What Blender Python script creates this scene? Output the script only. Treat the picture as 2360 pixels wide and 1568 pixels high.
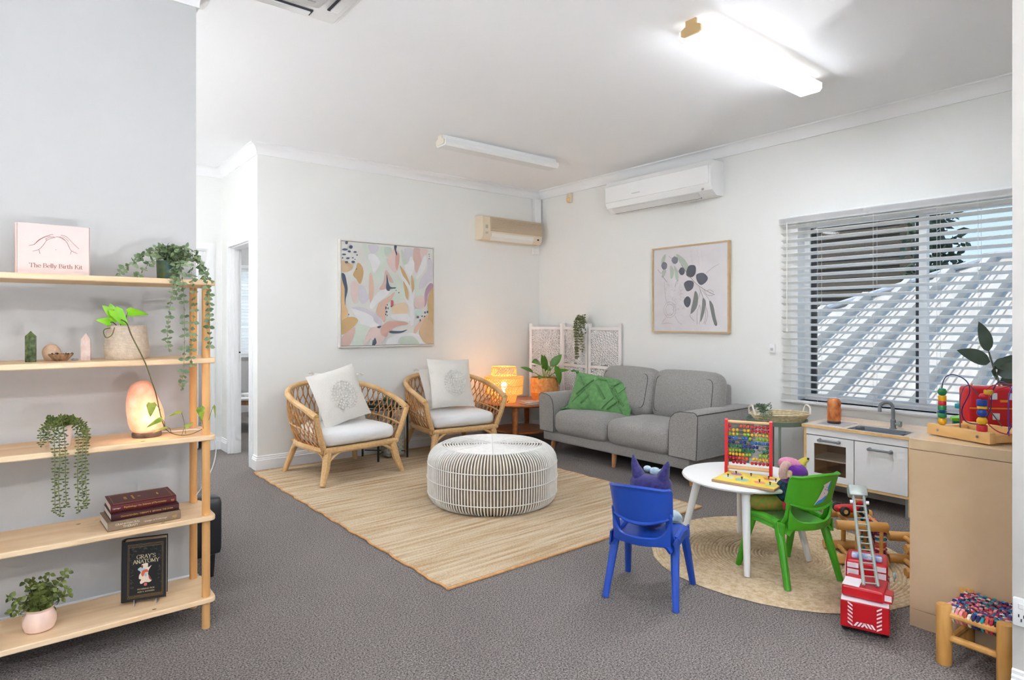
import bpy, bmesh, math, random
from mathutils import Vector, Matrix, Euler
from math import sin, cos, pi, radians, sqrt

for _o in list(bpy.data.objects):
    bpy.data.objects.remove(_o, do_unlink=True)
SC = bpy.context.scene
COL = SC.collection

# ------------------------------------------------------------------ camera
cam = bpy.data.cameras.new('camera')
cam.sensor_width = 36.0
cam.lens = 36.0 * 1429.6 / 2360.0
cam.shift_y = -41.0 / 2360.0
cam.clip_start = 0.05
cam_o = bpy.data.objects.new('camera', cam)
COL.objects.link(cam_o)
cam_o.location = (0, 0, 1.3)
cam_o.rotation_euler = (radians(90), 0, radians(-38.69))
SC.camera = cam_o

# ------------------------------------------------------------------ view
SC.view_settings.view_transform = 'Standard'
SC.view_settings.look = 'None'
SC.view_settings.exposure = 1.24
SC.view_settings.gamma = 1.0
SC.view_settings.use_curve_mapping = False
SC.cycles.use_denoising = True
SC.cycles.use_adaptive_sampling = True
SC.cycles.adaptive_threshold = 0.16
SC.cycles.adaptive_min_samples = 10
SC.cycles.max_bounces = 8
SC.cycles.diffuse_bounces = 4
SC.cycles.glossy_bounces = 3
SC.cycles.transparent_max_bounces = 10
SC.cycles.sample_clamp_indirect = 6.0
SC.cycles.caustics_reflective = False
SC.cycles.caustics_refractive = False

# ------------------------------------------------------------------ sky and sun
world = bpy.data.worlds.new('sky')
SC.world = world
world.use_nodes = True
wn = world.node_tree.nodes
wl = world.node_tree.links
wn.clear()
w_out = wn.new('ShaderNodeOutputWorld')
w_bg = wn.new('ShaderNodeBackground')
w_tc = wn.new('ShaderNodeTexCoord')
w_sep = wn.new('ShaderNodeSeparateXYZ')
w_rmp = wn.new('ShaderNodeValToRGB')
w_rmp.color_ramp.elements[0].position = 0.0
w_rmp.color_ramp.elements[0].color = (0.52, 0.66, 0.82, 1)
w_rmp.color_ramp.elements[1].position = 0.75
w_rmp.color_ramp.elements[1].color = (0.22, 0.40, 0.72, 1)
wl.new(w_tc.outputs['Generated'], w_sep.inputs[0])
wl.new(w_sep.outputs['Z'], w_rmp.inputs[0])
wl.new(w_rmp.outputs[0], w_bg.inputs[0])
w_bg.inputs[1].default_value = 0.64
wl.new(w_bg.outputs[0], w_out.inputs[0])

sun = bpy.data.lights.new('sun', 'SUN')
sun.energy = 2.1
sun.angle = radians(0.6)
sun.color = (1.0, 0.96, 0.9)
sun_o = bpy.data.objects.new('sun', sun)
COL.objects.link(sun_o)
sun_o.rotation_euler = Vector((-0.27, 0.64, 0.72)).to_track_quat('Z', 'Y').to_euler()

def portal(loc, rot, sx, sy):
    """daylight portal in a window opening, guides the sky sampling only"""
    l = bpy.data.lights.new('window_portal', 'AREA')
    l.shape = 'RECTANGLE'
    l.size = sx
    l.size_y = sy
    l.cycles.is_portal = True
    o = bpy.data.objects.new('window_portal', l)
    COL.objects.link(o)
    o.location = loc
    o.rotation_euler = rot
    return o

LAMP = 21.0         # emission of the lit fluorescent diffuser in view
UPLIGHT = 230.0    # emission of the uplighters added out of view for fill
LAMP_B = 24.0      # emission of the fill battens added out of view

# ------------------------------------------------------------------ helpers
def srgb(r, g, b, a=1.0):
    def f(c):
        c /= 255.0
        return c / 12.92 if c <= 0.04045 else ((c + 0.055) / 1.055) ** 2.4
    return (f(r), f(g), f(b), a)

def base_mat(name):
    m = bpy.data.materials.new(name)
    m.use_nodes = True
    nt = m.node_tree
    return m, nt, nt.nodes, nt.links, nt.nodes['Principled BSDF']

def setin(b, k, v):
    if k in b.inputs:
        b.inputs[k].default_value = v

def obj_coord(nt, stretch=(1, 1, 1)):
    tc = nt.nodes.new('ShaderNodeTexCoord')
    mp = nt.nodes.new('ShaderNodeMapping')
    mp.inputs['Scale'].default_value = stretch
    nt.links.new(tc.outputs['Object'], mp.inputs['Vector'])
    return mp.outputs['Vector']

def mk(name, col, rough=0.55, var=0.0, vscale=6.0, bump=0.0, bscale=150.0, metal=0.0, stretch=(1, 1, 1),
       emit=None, estr=0.0, spec=0.5, sheen=0.0, trans=0.0, sss=0.0, col2=None, coat=0.0, detail=3.0):
    m, nt, N, L, b = base_mat(name)
    c = srgb(*col)
    setin(b, 'Base Color', c)
    setin(b, 'Roughness', rough)
    setin(b, 'Metallic', metal)
    setin(b, 'Specular IOR Level', spec)
    setin(b, 'Sheen Weight', sheen)
    setin(b, 'Transmission Weight', trans)
    setin(b, 'Coat Weight', coat)
    if sss:
        setin(b, 'Subsurface Weight', sss)
        setin(b, 'Subsurface Radius', (0.01, 0.006, 0.004))
    if emit:
        if estr < 1.0:
            m.cycles.emission_sampling = 'NONE'
        setin(b, 'Emission Color', srgb(*emit))
        setin(b, 'Emission Strength', estr)
    if var or col2 or bump:
        vec = obj_coord(nt, stretch)
    if var or col2:
        nz = N.new('ShaderNodeTexNoise')
        nz.inputs['Scale'].default_value = vscale
        nz.inputs['Detail'].default_value = detail
        L.new(vec, nz.inputs['Vector'])
        rp = N.new('ShaderNodeValToRGB')
        rp.color_ramp.elements[0].position = 0.32
        rp.color_ramp.elements[1].position = 0.68
        if col2:
            a, z = c, srgb(*col2)
        else:
            a = tuple(x * (1 - var) for x in c[:3]) + (1,)
            z = tuple(min(1, x * (1 + var)) for x in c[:3]) + (1,)
        rp.color_ramp.elements[0].color = a
        rp.color_ramp.elements[1].color = z
        L.new(nz.outputs['Fac'], rp.inputs['Fac'])
        L.new(rp.outputs['Color'], b.inputs['Base Color'])
    if bump:
        n2 = N.new('ShaderNodeTexNoise')
        n2.inputs['Scale'].default_value = bscale
        n2.inputs['Detail'].default_value = 2.0
        L.new(vec, n2.inputs['Vector'])
        bp = N.new('ShaderNodeBump')
        bp.inputs['Strength'].default_value = bump
        bp.inputs['Distance'].default_value = 0.004
        L.new(n2.outputs['Fac'], bp.inputs['Height'])
        L.new(bp.outputs['Normal'], b.inputs['Normal'])
    return m

def wood(name, c1, c2, stretch=(2, 30, 30), scale=1.6, rough=0.45, bump=0.08, knots=0.0):
    """timber: noise stretched along the grain (small stretch value = along the grain)"""
    m, nt, N, L, b = base_mat(name)
    vec = obj_coord(nt, stretch)
    nz = N.new('ShaderNodeTexNoise')
    nz.inputs['Scale'].default_value = scale
    nz.inputs['Detail'].default_value = 5.0
    nz.inputs['Distortion'].default_value = 0.6
    L.new(vec, nz.inputs['Vector'])
    rp = N.new('ShaderNodeValToRGB')
    rp.color_ramp.elements[0].position = 0.3
    rp.color_ramp.elements[0].color = srgb(*c1)
    rp.color_ramp.elements[1].position = 0.7
    rp.color_ramp.elements[1].color = srgb(*c2)
    L.new(nz.outputs['Fac'], rp.inputs['Fac'])
    L.new(rp.outputs['Color'], b.inputs['Base Color'])
    setin(b, 'Roughness', rough)
    bp = N.new('ShaderNodeBump')
    bp.inputs['Strength'].default_value = bump
    bp.inputs['Distance'].default_value = 0.003
    L.new(nz.outputs['Fac'], bp.inputs['Height'])
    L.new(bp.outputs['Normal'], b.inputs['Normal'])
    return m

def fabric(name, col, col2=None, scale=260.0, rough=0.9, bump=0.25, vscale=120.0, var=0.12, sheen=0.2):
    return mk(name, col, rough, var=var, vscale=vscale, bump=bump, bscale=scale, sheen=sheen, col2=col2, spec=0.2)

def glass_mat(name, tint=(1, 1, 1), gloss=0.02):
    m = bpy.data.materials.new(name)
    m.use_nodes = True
    nt = m.node_tree
    nt.nodes.clear()
    out = nt.nodes.new('ShaderNodeOutputMaterial')
    mix = nt.nodes.new('ShaderNodeMixShader')
    tr = nt.nodes.new('ShaderNodeBsdfTransparent')
    gl = nt.nodes.new('ShaderNodeBsdfGlossy')
    tr.inputs[0].default_value = (*tint, 1)
    gl.inputs['Roughness'].default_value = 0.02
    mix.inputs[0].default_value = gloss
    nt.links.new(tr.outputs[0], mix.inputs[1])
    nt.links.new(gl.outputs[0], mix.inputs[2])
    nt.links.new(mix.outputs[0], out.inputs[0])
    return m

def T(x=0, y=0, z=0, rx=0, ry=0, rz=0, s=(1, 1, 1)):
    return Matrix.LocRotScale(Vector((x, y, z)), Euler((rx, ry, rz)), Vector(s))

def catmull(pts, n=6, closed=False):
    P = [Vector(p) for p in pts]
    out = []
    k = len(P)
    rng = k if closed else k - 1
    for i in range(rng):
        p0 = P[(i - 1) % k] if closed or i > 0 else P[0]
        p1 = P[i]
        p2 = P[(i + 1) % k]
        p3 = P[(i + 2) % k] if closed or i + 2 < k else P[-1]
        for j in range(n):
            t = j / n
            out.append(0.5 * ((2 * p1) + (-p0 + p2) * t + (2 * p0 - 5 * p1 + 4 * p2 - p3) * t * t
                              + (-p0 + 3 * p1 - 3 * p2 + p3) * t ** 3))
    if not closed:
        out.append(P[-1])
    return out

class MB:
    """collects shapes into one mesh"""
    def __init__(self):
        self.v = []
        self.f = []
        self.mi = []
    def add(self, verts, faces, M=None, m=0):
        o = len(self.v)
        if M is None:
            self.v.extend([tuple(p) for p in verts])
        else:
            self.v.extend([tuple(M @ Vector(p)) for p in verts])
        for f in faces:
            self.f.append(tuple(i + o for i in f))
            self.mi.append(m)
        return self
    def box(self, x0, x1, y0, y1, z0, z1, M=None, m=0):
        V = [(x0, y0, z0), (x1, y0, z0), (x1, y1, z0), (x0, y1, z0), (x0, y0, z1), (x1, y0, z1), (x1, y1, z1), (x0, y1, z1)]
        return self.add(V, [(0, 3, 2, 1), (4, 5, 6, 7), (0, 1, 5, 4), (1, 2, 6, 5), (2, 3, 7, 6), (3, 0, 4, 7)], M, m)
    def rbox(self, x0, x1, y0, y1, z0, z1, r=0.005, seg=2, M=None, m=0):
        bm = bmesh.new()
        bmesh.ops.create_cube(bm, size=1.0)
        for v in bm.verts:
            v.co = Vector(((x0 + x1) / 2 + v.co.x * (x1 - x0), (y0 + y1) / 2 + v.co.y * (y1 - y0), (z0 + z1) / 2 + v.co.z * (z1 - z0)))
        bmesh.ops.bevel(bm, geom=list(bm.edges), offset=r, segments=seg, profile=0.5, affect='EDGES')
        bm.verts.index_update()
        self.add([v.co.copy() for v in bm.verts], [[v.index for v in f.verts] for f in bm.faces], M, m)
        bm.free()
        return self
    def soft(self, sx, sy, sz, r=0.05, bulge=(0, 0, 0), n=8, M=None, m=0):
        """rounded box centred at the origin whose faces bulge by (bx,by,bz)"""
        bm = bmesh.new()
        bmesh.ops.create_cube(bm, size=2.0)
        bmesh.ops.subdivide_edges(bm, edges=list(bm.edges), cuts=n, use_grid_fill=True)
        h = Vector((sx / 2, sy / 2, sz / 2))
        for v in bm.verts:
            q = v.co.copy()
            # spread points so that edges get more samples
            q = Vector([math.copysign(abs(c) ** 0.75, c) for c in q])
            p = Vector((q.x * h.x, q.y * h.y, q.z * h.z))
            inner = Vector([max(-(h[i] - r), min(h[i] - r, p[i])) for i in range(3)])
            d = p - inner
            if d.length > 1e-9:
                mx = max(abs(d.x), abs(d.y), abs(d.z))
                p = inner + d.normalized() * mx
            u = Vector([p[i] / h[i] for i in range(3)])
            w = [max(0, 1 - u[i] ** 2) for i in range(3)]
            p.x += bulge[0] * u.x * w[1] * w[2]
            p.y += bulge[1] * u.y * w[0] * w[2]
            p.z += bulge[2] * u.z * w[0] * w[1]
            v.co = p
        bm.verts.index_update()
        self.add([v.co.copy() for v in bm.verts], [[v.index for v in f.verts] for f in bm.faces], M, m)
        bm.free()
        return self
    def tube(self, pts, r=0.01, n=8, closed=False, caps=True, M=None, m=0, flat=1.0):
        P = [Vector(p) for p in pts]
        k = len(P)
        R = r if isinstance(r, (list, tuple)) else [r] * k
        if len(R) != k:
            R = [R[0] + (R[-1] - R[0]) * i / (k - 1) for i in range(k)]
        tang = []
        for i in range(k):
            a = P[(i - 1) % k] if closed or i > 0 else P[0]
            c = P[(i + 1) % k] if closed or i < k - 1 else P[-1]
            t = c - a
            tang.append(t.normalized() if t.length > 1e-9 else Vector((0, 0, 1)))
        up = Vector((0, 0, 1)) if abs(tang[0].z) < 0.9 else Vector((1, 0, 0))
        nrm = (up - tang[0] * up.dot(tang[0])).normalized()
        V = []
        for i in range(k):
            t = tang[i]
            nrm = nrm - t * nrm.dot(t)
            if nrm.length < 1e-6:
                nrm = t.orthogonal()
            nrm.normalize()
            bn = t.cross(nrm)
            for j in range(n):
                a = 2 * pi * j / n
                V.append(P[i] + (nrm * cos(a) * flat + bn * sin(a)) * R[i])
        F = []
        for i in range(k if closed else k - 1):
            i2 = (i + 1) % k
            for j in range(n):
                j2 = (j + 1) % n
                F.append((i * n + j, i * n + j2, i2 * n + j2, i2 * n + j))
        if caps and not closed:
            F.append(tuple(range(n - 1, -1, -1)))
            F.append(tuple((k - 1) * n + j for j in range(n)))
        return self.add(V, F, M, m)
    def lathe(self, prof, n=32, M=None, m=0, arc=2 * pi, cap=True):
        V = []
        F = []
        k = len(prof)
        for i in range(n):
            a = arc * i / n
            for (r, z) in prof:
                V.append((r * cos(a), r * sin(a), z))
        for i in range(n):
            i2 = (i + 1) % n
            for j in range(k - 1):
                F.append((i * k + j, i2 * k + j, i2 * k + j + 1, i * k + j + 1))
        if cap:
            if prof[0][0] > 1e-5:
                F.append(tuple(i * k for i in range(n - 1, -1, -1)))
            if prof[-1][0] > 1e-5:
                F.append(tuple(i * k + k - 1 for i in range(n)))
        return self.add(V, F, M, m)
    def ball(self, c, r, n=12, M=None, m=0):
        if not isinstance(r, (tuple, list)):
            r = (r, r, r)
        V = []
        F = []
        h = n // 2
        for i in range(h + 1):
            t = pi * i / h
            for j in range(n):
                a = 2 * pi * j / n
                V.append((c[0] + r[0] * sin(t) * cos(a), c[1] + r[1] * sin(t) * sin(a), c[2] - r[2] * cos(t)))
        for i in range(h):
            for j in range(n):
                j2 = (j + 1) % n
                F.append((i * n + j, i * n + j2, (i + 1) * n + j2, (i + 1) * n + j))
        return self.add(V, F, M, m)
    def prism(self, pts, z0, z1, M=None, m=0):
        k = len(pts)
        V = [(p[0], p[1], z0) for p in pts] + [(p[0], p[1], z1) for p in pts]
        F = [tuple(range(k - 1, -1, -1)), tuple(range(k, 2 * k))]
        F += [(i, (i + 1) % k, (i + 1) % k + k, i + k) for i in range(k)]
        return self.add(V, F, M, m)
    def sheet(self, fn, nu, nv, thick=0.0, M=None, m=0):
        """grid surface fn(u,v)->xyz, u,v in 0..1; with thick>0 a solid shell"""
        V = [Vector(fn(i / nu, j / nv)) for i in range(nu + 1) for j in range(nv + 1)]
        idx = lambda i, j: i * (nv + 1) + j
        F = [(idx(i, j), idx(i + 1, j), idx(i + 1, j + 1), idx(i, j + 1)) for i in range(nu) for j in range(nv)]
        if thick:
            nr = []
            for i in range(nu + 1):
                for j in range(nv + 1):
                    a = V[idx(min(i + 1, nu), j)] - V[idx(max(i - 1, 0), j)]
                    b = V[idx(i, min(j + 1, nv))] - V[idx(i, max(j - 1, 0))]
                    c = a.cross(b)
                    nr.append(c.normalized() if c.length > 1e-12 else Vector((0, 0, 1)))
            o = len(V)
            V2 = [V[i] - nr[i] * thick for i in range(o)]
            F2 = [tuple(reversed([q + o for q in f])) for f in F]
            rim = []
            for i in range(nu):
                rim.append((idx(i + 1, 0), idx(i, 0), idx(i, 0) + o, idx(i + 1, 0) + o))
                rim.append((idx(i, nv), idx(i + 1, nv), idx(i + 1, nv) + o, idx(i, nv) + o))
            for j in range(nv):
                rim.append((idx(0, j), idx(0, j + 1), idx(0, j + 1) + o, idx(0, j) + o))
                rim.append((idx(nu, j + 1), idx(nu, j), idx(nu, j) + o, idx(nu, j + 1) + o))
            V = V + V2
            F = F + F2 + rim
        return self.add(V, F, M, m)
    def leaf(self, M, L=0.1, W=0.04, curl=0.2, fold=0.15, n=6, m=0, tip=1.0, heart=0.0):
        """leaf blade along local +Y, folded along the midrib, drooping by curl"""
        V = []
        F = []
        for i in range(n + 1):
            t = i / n
            w = W * 0.5 * (sin(pi * min(1, t ** (0.75 if tip > 0.9 else 0.9)))) ** 0.8
            if heart:
                w = W * 0.5 * max(0.0, (1 - t) ** 0.75) * min(1, 0.55 + t * 4)
            if i == n:
                w = 0.0
            y = L * t
            z = -curl * L * t * t
            back = -heart * L * 0.25 if (heart and i == 0) else 0
            V += [(-w, y + back, z + fold * w), (0, y, z), (w, y + back, z + fold * w)]
        for i in range(n):
            a = i * 3
            F += [(a, a + 1, a + 4, a + 3), (a + 1, a + 2, a + 5, a + 4)]
        return self.add(V, F, M, m)
    def pillow(self, w, h, t, M=None, m=0, n=14, pinch=0.06, wr=0.0, seed=0):
        """throw cushion in the local XZ plane, thickness along Y"""
        rnd = random.Random(seed)
        ph = [rnd.uniform(0, 6) for _ in range(6)]
        for s in (-1, 1):
            V = []
            for i in range(n + 1):
                for j in range(n + 1):
                    u = -1 + 2 * i / n
                    v = -1 + 2 * j / n
                    d = max(0, (1 - abs(u) ** 2.6)) ** 0.55 * max(0, (1 - abs(v) ** 2.6)) ** 0.55
                    x = u * w / 2 * (1 - pinch * (1 - v * v) * abs(u))
                    z = v * h / 2 * (1 - pinch * (1 - u * u) * abs(v))
                    wob = wr * d * (sin(7 * u + ph[0] + 3 * v) + 0.7 * sin(11 * v + ph[1] + 4 * u))
                    V.append((x, s * (d * t / 2 + wob), z))
            F = []
            for i in range(n):
                for j in range(n):
                    q = (i * (n + 1) + j, (i + 1) * (n + 1) + j, (i + 1) * (n + 1) + j + 1, i * (n + 1) + j + 1)
                    F.append(q if s < 0 else tuple(reversed(q)))
            self.add(V, F, M, m)
        return self
    def build(self, name, mats, parent=None, smooth=35, loc=None, rz=None):
        me = bpy.data.meshes.new(name)
        me.from_pydata(self.v, [], self.f)
        if not isinstance(mats, (list, tuple)):
            mats = [mats]
        for mm in mats:
            me.materials.append(mm)
        if len(mats) > 1:
            me.polygons.foreach_set('material_index', self.mi)
        if smooth:
            me.polygons.foreach_set('use_smooth', [True] * len(me.polygons))
            me.set_sharp_from_angle(angle=radians(smooth))
        me.update()
        o = bpy.data.objects.new(name, me)
        COL.objects.link(o)
        if parent:
            o.parent = parent
        if loc is not None:
            o.location = loc
        if rz is not None:
            o.rotation_euler[2] = rz
        return o

def tag(o, label=None, cat=None, group=None, kind=None):
    if label:
        o['label'] = label
    if cat:
        o['category'] = cat
    if group:
        o['group'] = group
    if kind:
        o['kind'] = kind
    return o

def thing(name, label, cat, loc=(0, 0, 0), rz=0.0, group=None):
    o = bpy.data.objects.new(name, None)
    o.empty_display_size = 0.05
    COL.objects.link(o)
    o.location = loc
    o.rotation_euler = (0, 0, rz)
    return tag(o, label, cat, group)

def struct(name, mb, mat, parent=None, smooth=0):
    o = mb.build(name, mat, parent, smooth)
    if parent is None:
        o['kind'] = 'structure'
    return o

def text_mesh(name, txt, size, mat, parent, M, ext=0.0004, align='CENTER', shear=0.0, spacing=1.0, xs=1.0):
    cu = bpy.data.curves.new(name, 'FONT')
    cu.body = txt
    cu.size = size
    cu.align_x = align
    cu.align_y = 'CENTER'
    cu.extrude = ext
    cu.shear = shear
    cu.space_character = spacing
    cu.resolution_u = 3
    tmp = bpy.data.objects.new(name + '_tmp', cu)
    COL.objects.link(tmp)
    dg = bpy.context.evaluated_depsgraph_get()
    me = bpy.data.meshes.new_from_object(tmp.evaluated_get(dg))
    bpy.data.objects.remove(tmp, do_unlink=True)
    me.materials.clear()
    me.materials.append(mat)
    me.transform(M @ Matrix.Diagonal((xs, 1, 1, 1)))
    o = bpy.data.objects.new(name, me)
    COL.objects.link(o)
    o.parent = parent
    return o

_B1 = [(.1, .7), (.28, .7), (.42, .64), (.43, .5), (.38, .4), (.26, .37), (.1, .37)]
SERIF = {  # glyph: advance, strokes, serif bars (x, y, width)
    'T': (.62, [[(.3, 0), (.3, .7)], [(.02, .69), (.58, .69)], [(.03, .7), (.03, .58)], [(.57, .7), (.57, .58)]], [(.3, 0, .24)]),
    'h': (.5, [[(.1, 0), (.1, .72)], [(.1, .3), (.16, .42), (.26, .45), (.36, .4), (.38, .3), (.38, 0)]], [(.1, 0, .18), (.38, 0, .18), (.06, .72, .1)]),
    'e': (.44, [[(.06, .25), (.38, .25), (.37, .36), (.3, .44), (.22, .45), (.1, .4), (.05, .24), (.09, .07), (.22, 0), (.33, .03), (.39, .1)]], []),
    'B': (.57, [[(.1, 0), (.1, .7)], _B1, [(.26, .37), (.42, .34), (.5, .2), (.44, .05), (.3, 0), (.1, 0)]], [(.08, 0, .16), (.08, .7, .16)]),
    'l': (.22, [[(.1, 0), (.1, .72)]], [(.1, 0, .2), (.06, .72, .1)]),
    'y': (.43, [[(.04, .45), (.2, .02)], [(.38, .45), (.2, .02), (.12, -.18), (.03, -.2)]], [(.05, .45, .16), (.37, .45, .14)]),
    'i': (.22, [[(.1, 0), (.1, .45)], [(.1, .59), (.1, .66)]], [(.1, 0, .2), (.07, .45, .1)]),
    'r': (.34, [[(.1, 0), (.1, .45)], [(.1, .28), (.16, .4), (.24, .45), (.3, .42)]], [(.1, 0, .2), (.06, .45, .1)]),
    't': (.32, [[(.12, .6), (.12, .1), (.16, .01), (.24, 0), (.3, .05)], [(.02, .44), (.28, .44)]], []),
    'K': (.6, [[(.1, 0), (.1, .7)], [(.48, .7), (.12, .3)], [(.24, .42), (.52, 0)]], [(.1, 0, .2), (.1, .7, .2), (.48, .7, .18), (.52, 0, .2)]),
    'G': (.66, [[(.55, .58), (.45, .68), (.3, .7), (.14, .62), (.05, .45), (.05, .25), (.14, .08), (.3, 0), (.46, .03), (.55, .1)], [(.55, .06), (.55, .32)], [(.55, .7), (.55, .55)]], [(.55, .32, .18)]),
    'R': (.58, [[(.1, 0), (.1, .7)], [(.1, .7), (.3, .7), (.44, .63), (.45, .48), (.38, .38), (.24, .35), (.1, .35)], [(.26, .35), (.52, 0)]], [(.1, 0, .2), (.08, .7, .14), (.53, 0, .14)]),
    'A': (.6, [[(.05, 0), (.3, .7)], [(.3, .7), (.56, 0)], [(.14, .25), (.46, .25)]], [(.05, 0, .16), (.56, 0, .18)]),
    'Y': (.6, [[(.05, .7), (.3, .34)], [(.55, .7), (.3, .34)], [(.3, .34), (.3, 0)]], [(.3, 0, .22), (.06, .7, .18), (.54, .7, .16)]),
    'S': (.5, [[(.42, .56), (.36, .67), (.24, .7), (.12, .64), (.08, .53), (.14, .42), (.28, .34), (.4, .26), (.42, .14), (.34, .03), (.22, 0), (.1, .04), (.05, .14)]], []),
    "'": (.2, [[(.1, .72), (.08, .55)]], []),
    'N': (.64, [[(.1, 0), (.1, .7)], [(.1, .7), (.52, 0)], [(.52, 0), (.52, .7)]], [(.1, 0, .18), (.07, .7, .12), (.52, .7, .18)]),
    'O': (.66, [[(.32 + .27 * cos(2 * pi * k / 20), .35 + .35 * sin(2 * pi * k / 20)) for k in range(21)]], []),
    'M': (.78, [[(.1, 0), (.12, .7)], [(.12, .7), (.38, .05)], [(.38, .05), (.64, .7)], [(.64, .7), (.66, 0)]], [(.1, 0, .16), (.09, .7, .12), (.67, .7, .12), (.66, 0, .18)]),
    ' ': (.28, [], []),
}
def serif_mesh(name, txt, size, mat, parent, M, th=0.0004):
    """roman lettering built from contrasted strokes; baseline at the local origin, centred"""
    mb = MB()
    x0 = -sum(SERIF[c][0] for c in txt) / 2
    k = 0
    def quad(P, dz):
        mb.prism([(p[0] * size, p[1] * size) for p in P], 0.0001 + dz, th + dz, M)
    for c in txt:
        adv, strokes, bars = SERIF[c]
        for st in strokes:
            P = [(q.x, q.y) for q in catmull([(a, b, 0) for a, b in st], 4)] if len(st) > 3 else st
            for (a, b) in zip(P[:-1], P[1:]):
                d = Vector((b[0] - a[0], b[1] - a[1]))
                if d.length < 1e-6:
                    continue
                d.normalize()
                w = 0.02 + 0.036 * abs(d.y) ** 1.5 * (1.0 if d.x * d.y <= 0.2 else 0.55)
                n = Vector((-d.y, d.x)) * w
                e = d * 0.008
                k += 1
                quad([(x0 + a[0] - e.x + n.x, a[1] - e.y + n.y), (x0 + a[0] - e.x - n.x, a[1] - e.y - n.y), (x0 + b[0] + e.x - n.x, b[1] + e.y - n.y), (x0 + b[0] + e.x + n.x, b[1] + e.y + n.y)], (k % 5) * 0.00002)
        for (bx_, by_, bw) in bars:
            quad([(x0 + bx_ - bw / 2, by_ - 0.02), (x0 + bx_ + bw / 2, by_ - 0.02), (x0 + bx_ + bw / 2, by_ + 0.02), (x0 + bx_ - bw / 2, by_ + 0.02)], 0.00011)
        x0 += adv
    return mb.build(name, mat, parent, 0)

def copy_tree(o, parent=None):
    c = o.copy()
    COL.objects.link(c)
    c.parent = parent
    for ch in list(o.children):
        copy_tree(ch, c)
    return c

def frame_to(d, up=(0, 0, 1)):
    """rotation matrix whose +Y follows d and +Z stays near up"""
    y = Vector(d).normalized()
    z = Vector(up)
    z = z - y * z.dot(y)
    if z.length < 1e-5:
        z = y.orthogonal()
    z.normalize()
    x = y.cross(z)
    return Matrix(((x.x, y.x, z.x, 0), (x.y, y.y, z.y, 0), (x.z, y.z, z.z, 0), (0, 0, 0, 1)))

RND = random.Random(7)
# ------------------------------------------------------------------ shared materials
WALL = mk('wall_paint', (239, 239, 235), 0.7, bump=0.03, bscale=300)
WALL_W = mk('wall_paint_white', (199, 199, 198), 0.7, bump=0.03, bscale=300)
CEIL = mk('ceiling_paint', (247, 247, 247), 0.8)
TRIM = mk('trim_white', (244, 244, 243), 0.4)
WHITE = mk('white_lacquer', (240, 239, 236), 0.35)
WHITEPL = mk('white_plastic', (242, 242, 240), 0.4)
BLACK = mk('black_metal', (26, 30, 28), 0.45)
BLKPL = mk('black_plastic', (20, 20, 22), 0.5)
PINE = wood('pine', (226, 188, 142), (243, 216, 178), (1.2, 14, 14), 1.5, 0.5)
PINE_V = wood('pine_upright', (219, 160, 95), (233, 183, 122), (22, 22, 1.5), 1.5, 0.5)
BIRCH = wood('birch_ply', (206, 174, 136), (216, 188, 152), (1.2, 3, 3), 1.2, 0.42, 0.02)
BEECH = wood('beech', (226, 182, 120), (238, 200, 142), (3, 20, 20), 1.2, 0.45)
LOGWOOD = wood('stool_wood', (196, 138, 62), (222, 170, 98), (16, 16, 2.5), 1.6, 0.5)
OAK = wood('oak', (176, 124, 78), (200, 148, 98), (20, 20, 3), 1.2, 0.5)
CHROME = mk('chrome', (200, 200, 200), 0.2, metal=1.0)
LEAF_G = mk('leaf_green', (70, 110, 40), 0.45, col2=(130, 170, 50), vscale=14, spec=0.5)
SOIL = mk('soil', (52, 40, 30), 0.95, bump=0.8, bscale=90)
# ================================================================== THE SETTING
H = 2.87
def carpet_mat():
    m, nt, N, L, b = base_mat('carpet_loop_pile')
    vec = obj_coord(nt)
    n1 = N.new('ShaderNodeTexNoise'); n1.inputs['Scale'].default_value = 150; n1.inputs['Detail'].default_value = 2
    n2 = N.new('ShaderNodeTexNoise'); n2.inputs['Scale'].default_value = 1.6; n2.inputs['Detail'].default_value = 4
    vo = N.new('ShaderNodeTexVoronoi'); vo.inputs['Scale'].default_value = 130
    for q in (n1, n2, vo):
        L.new(vec, q.inputs['Vector'])
    rp = N.new('ShaderNodeValToRGB')
    rp.color_ramp.elements[0].position = 0.3; rp.color_ramp.elements[0].color = srgb(70, 66, 64)
    rp.color_ramp.elements[1].position = 0.72; rp.color_ramp.elements[1].color = srgb(168, 160, 154)
    L.new(n1.outputs['Fac'], rp.inputs['Fac'])
    mx = N.new('ShaderNodeMix'); mx.data_type = 'RGBA'; mx.blend_type = 'MULTIPLY'
    mx.inputs[0].default_value = 0.35
    rp2 = N.new('ShaderNodeValToRGB')
    rp2.color_ramp.elements[0].position = 0.3; rp2.color_ramp.elements[0].color = (0.72, 0.72, 0.72, 1)
    rp2.color_ramp.elements[1].position = 0.7
    L.new(n2.outputs['Fac'], rp2.inputs['Fac'])
    L.new(rp.outputs['Color'], mx.inputs[6]); L.new(rp2.outputs['Color'], mx.inputs[7])
    L.new(mx.outputs[2], b.inputs['Base Color'])
    bp = N.new('ShaderNodeBump'); bp.inputs['Strength'].default_value = 0.7; bp.inputs['Distance'].default_value = 0.006
    L.new(vo.outputs['Distance'], bp.inputs['Height']); L.new(bp.outputs['Normal'], b.inputs['Normal'])
    setin(b, 'Roughness', 0.95); setin(b, 'Specular IOR Level', 0.1)
    return m
CARPET = carpet_mat()
struct('floor', MB().box(-3.1, 5.05, -3.1, 9.6, -0.12, 0.0), CARPET)
struct('ceiling', MB().box(-3.1, 5.25, -3.1, 9.6, H, H + 0.1), CEIL)

XR, YB, XJ, YH, YL = 4.95, 5.65, 1.66, 6.84, 3.2
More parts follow.
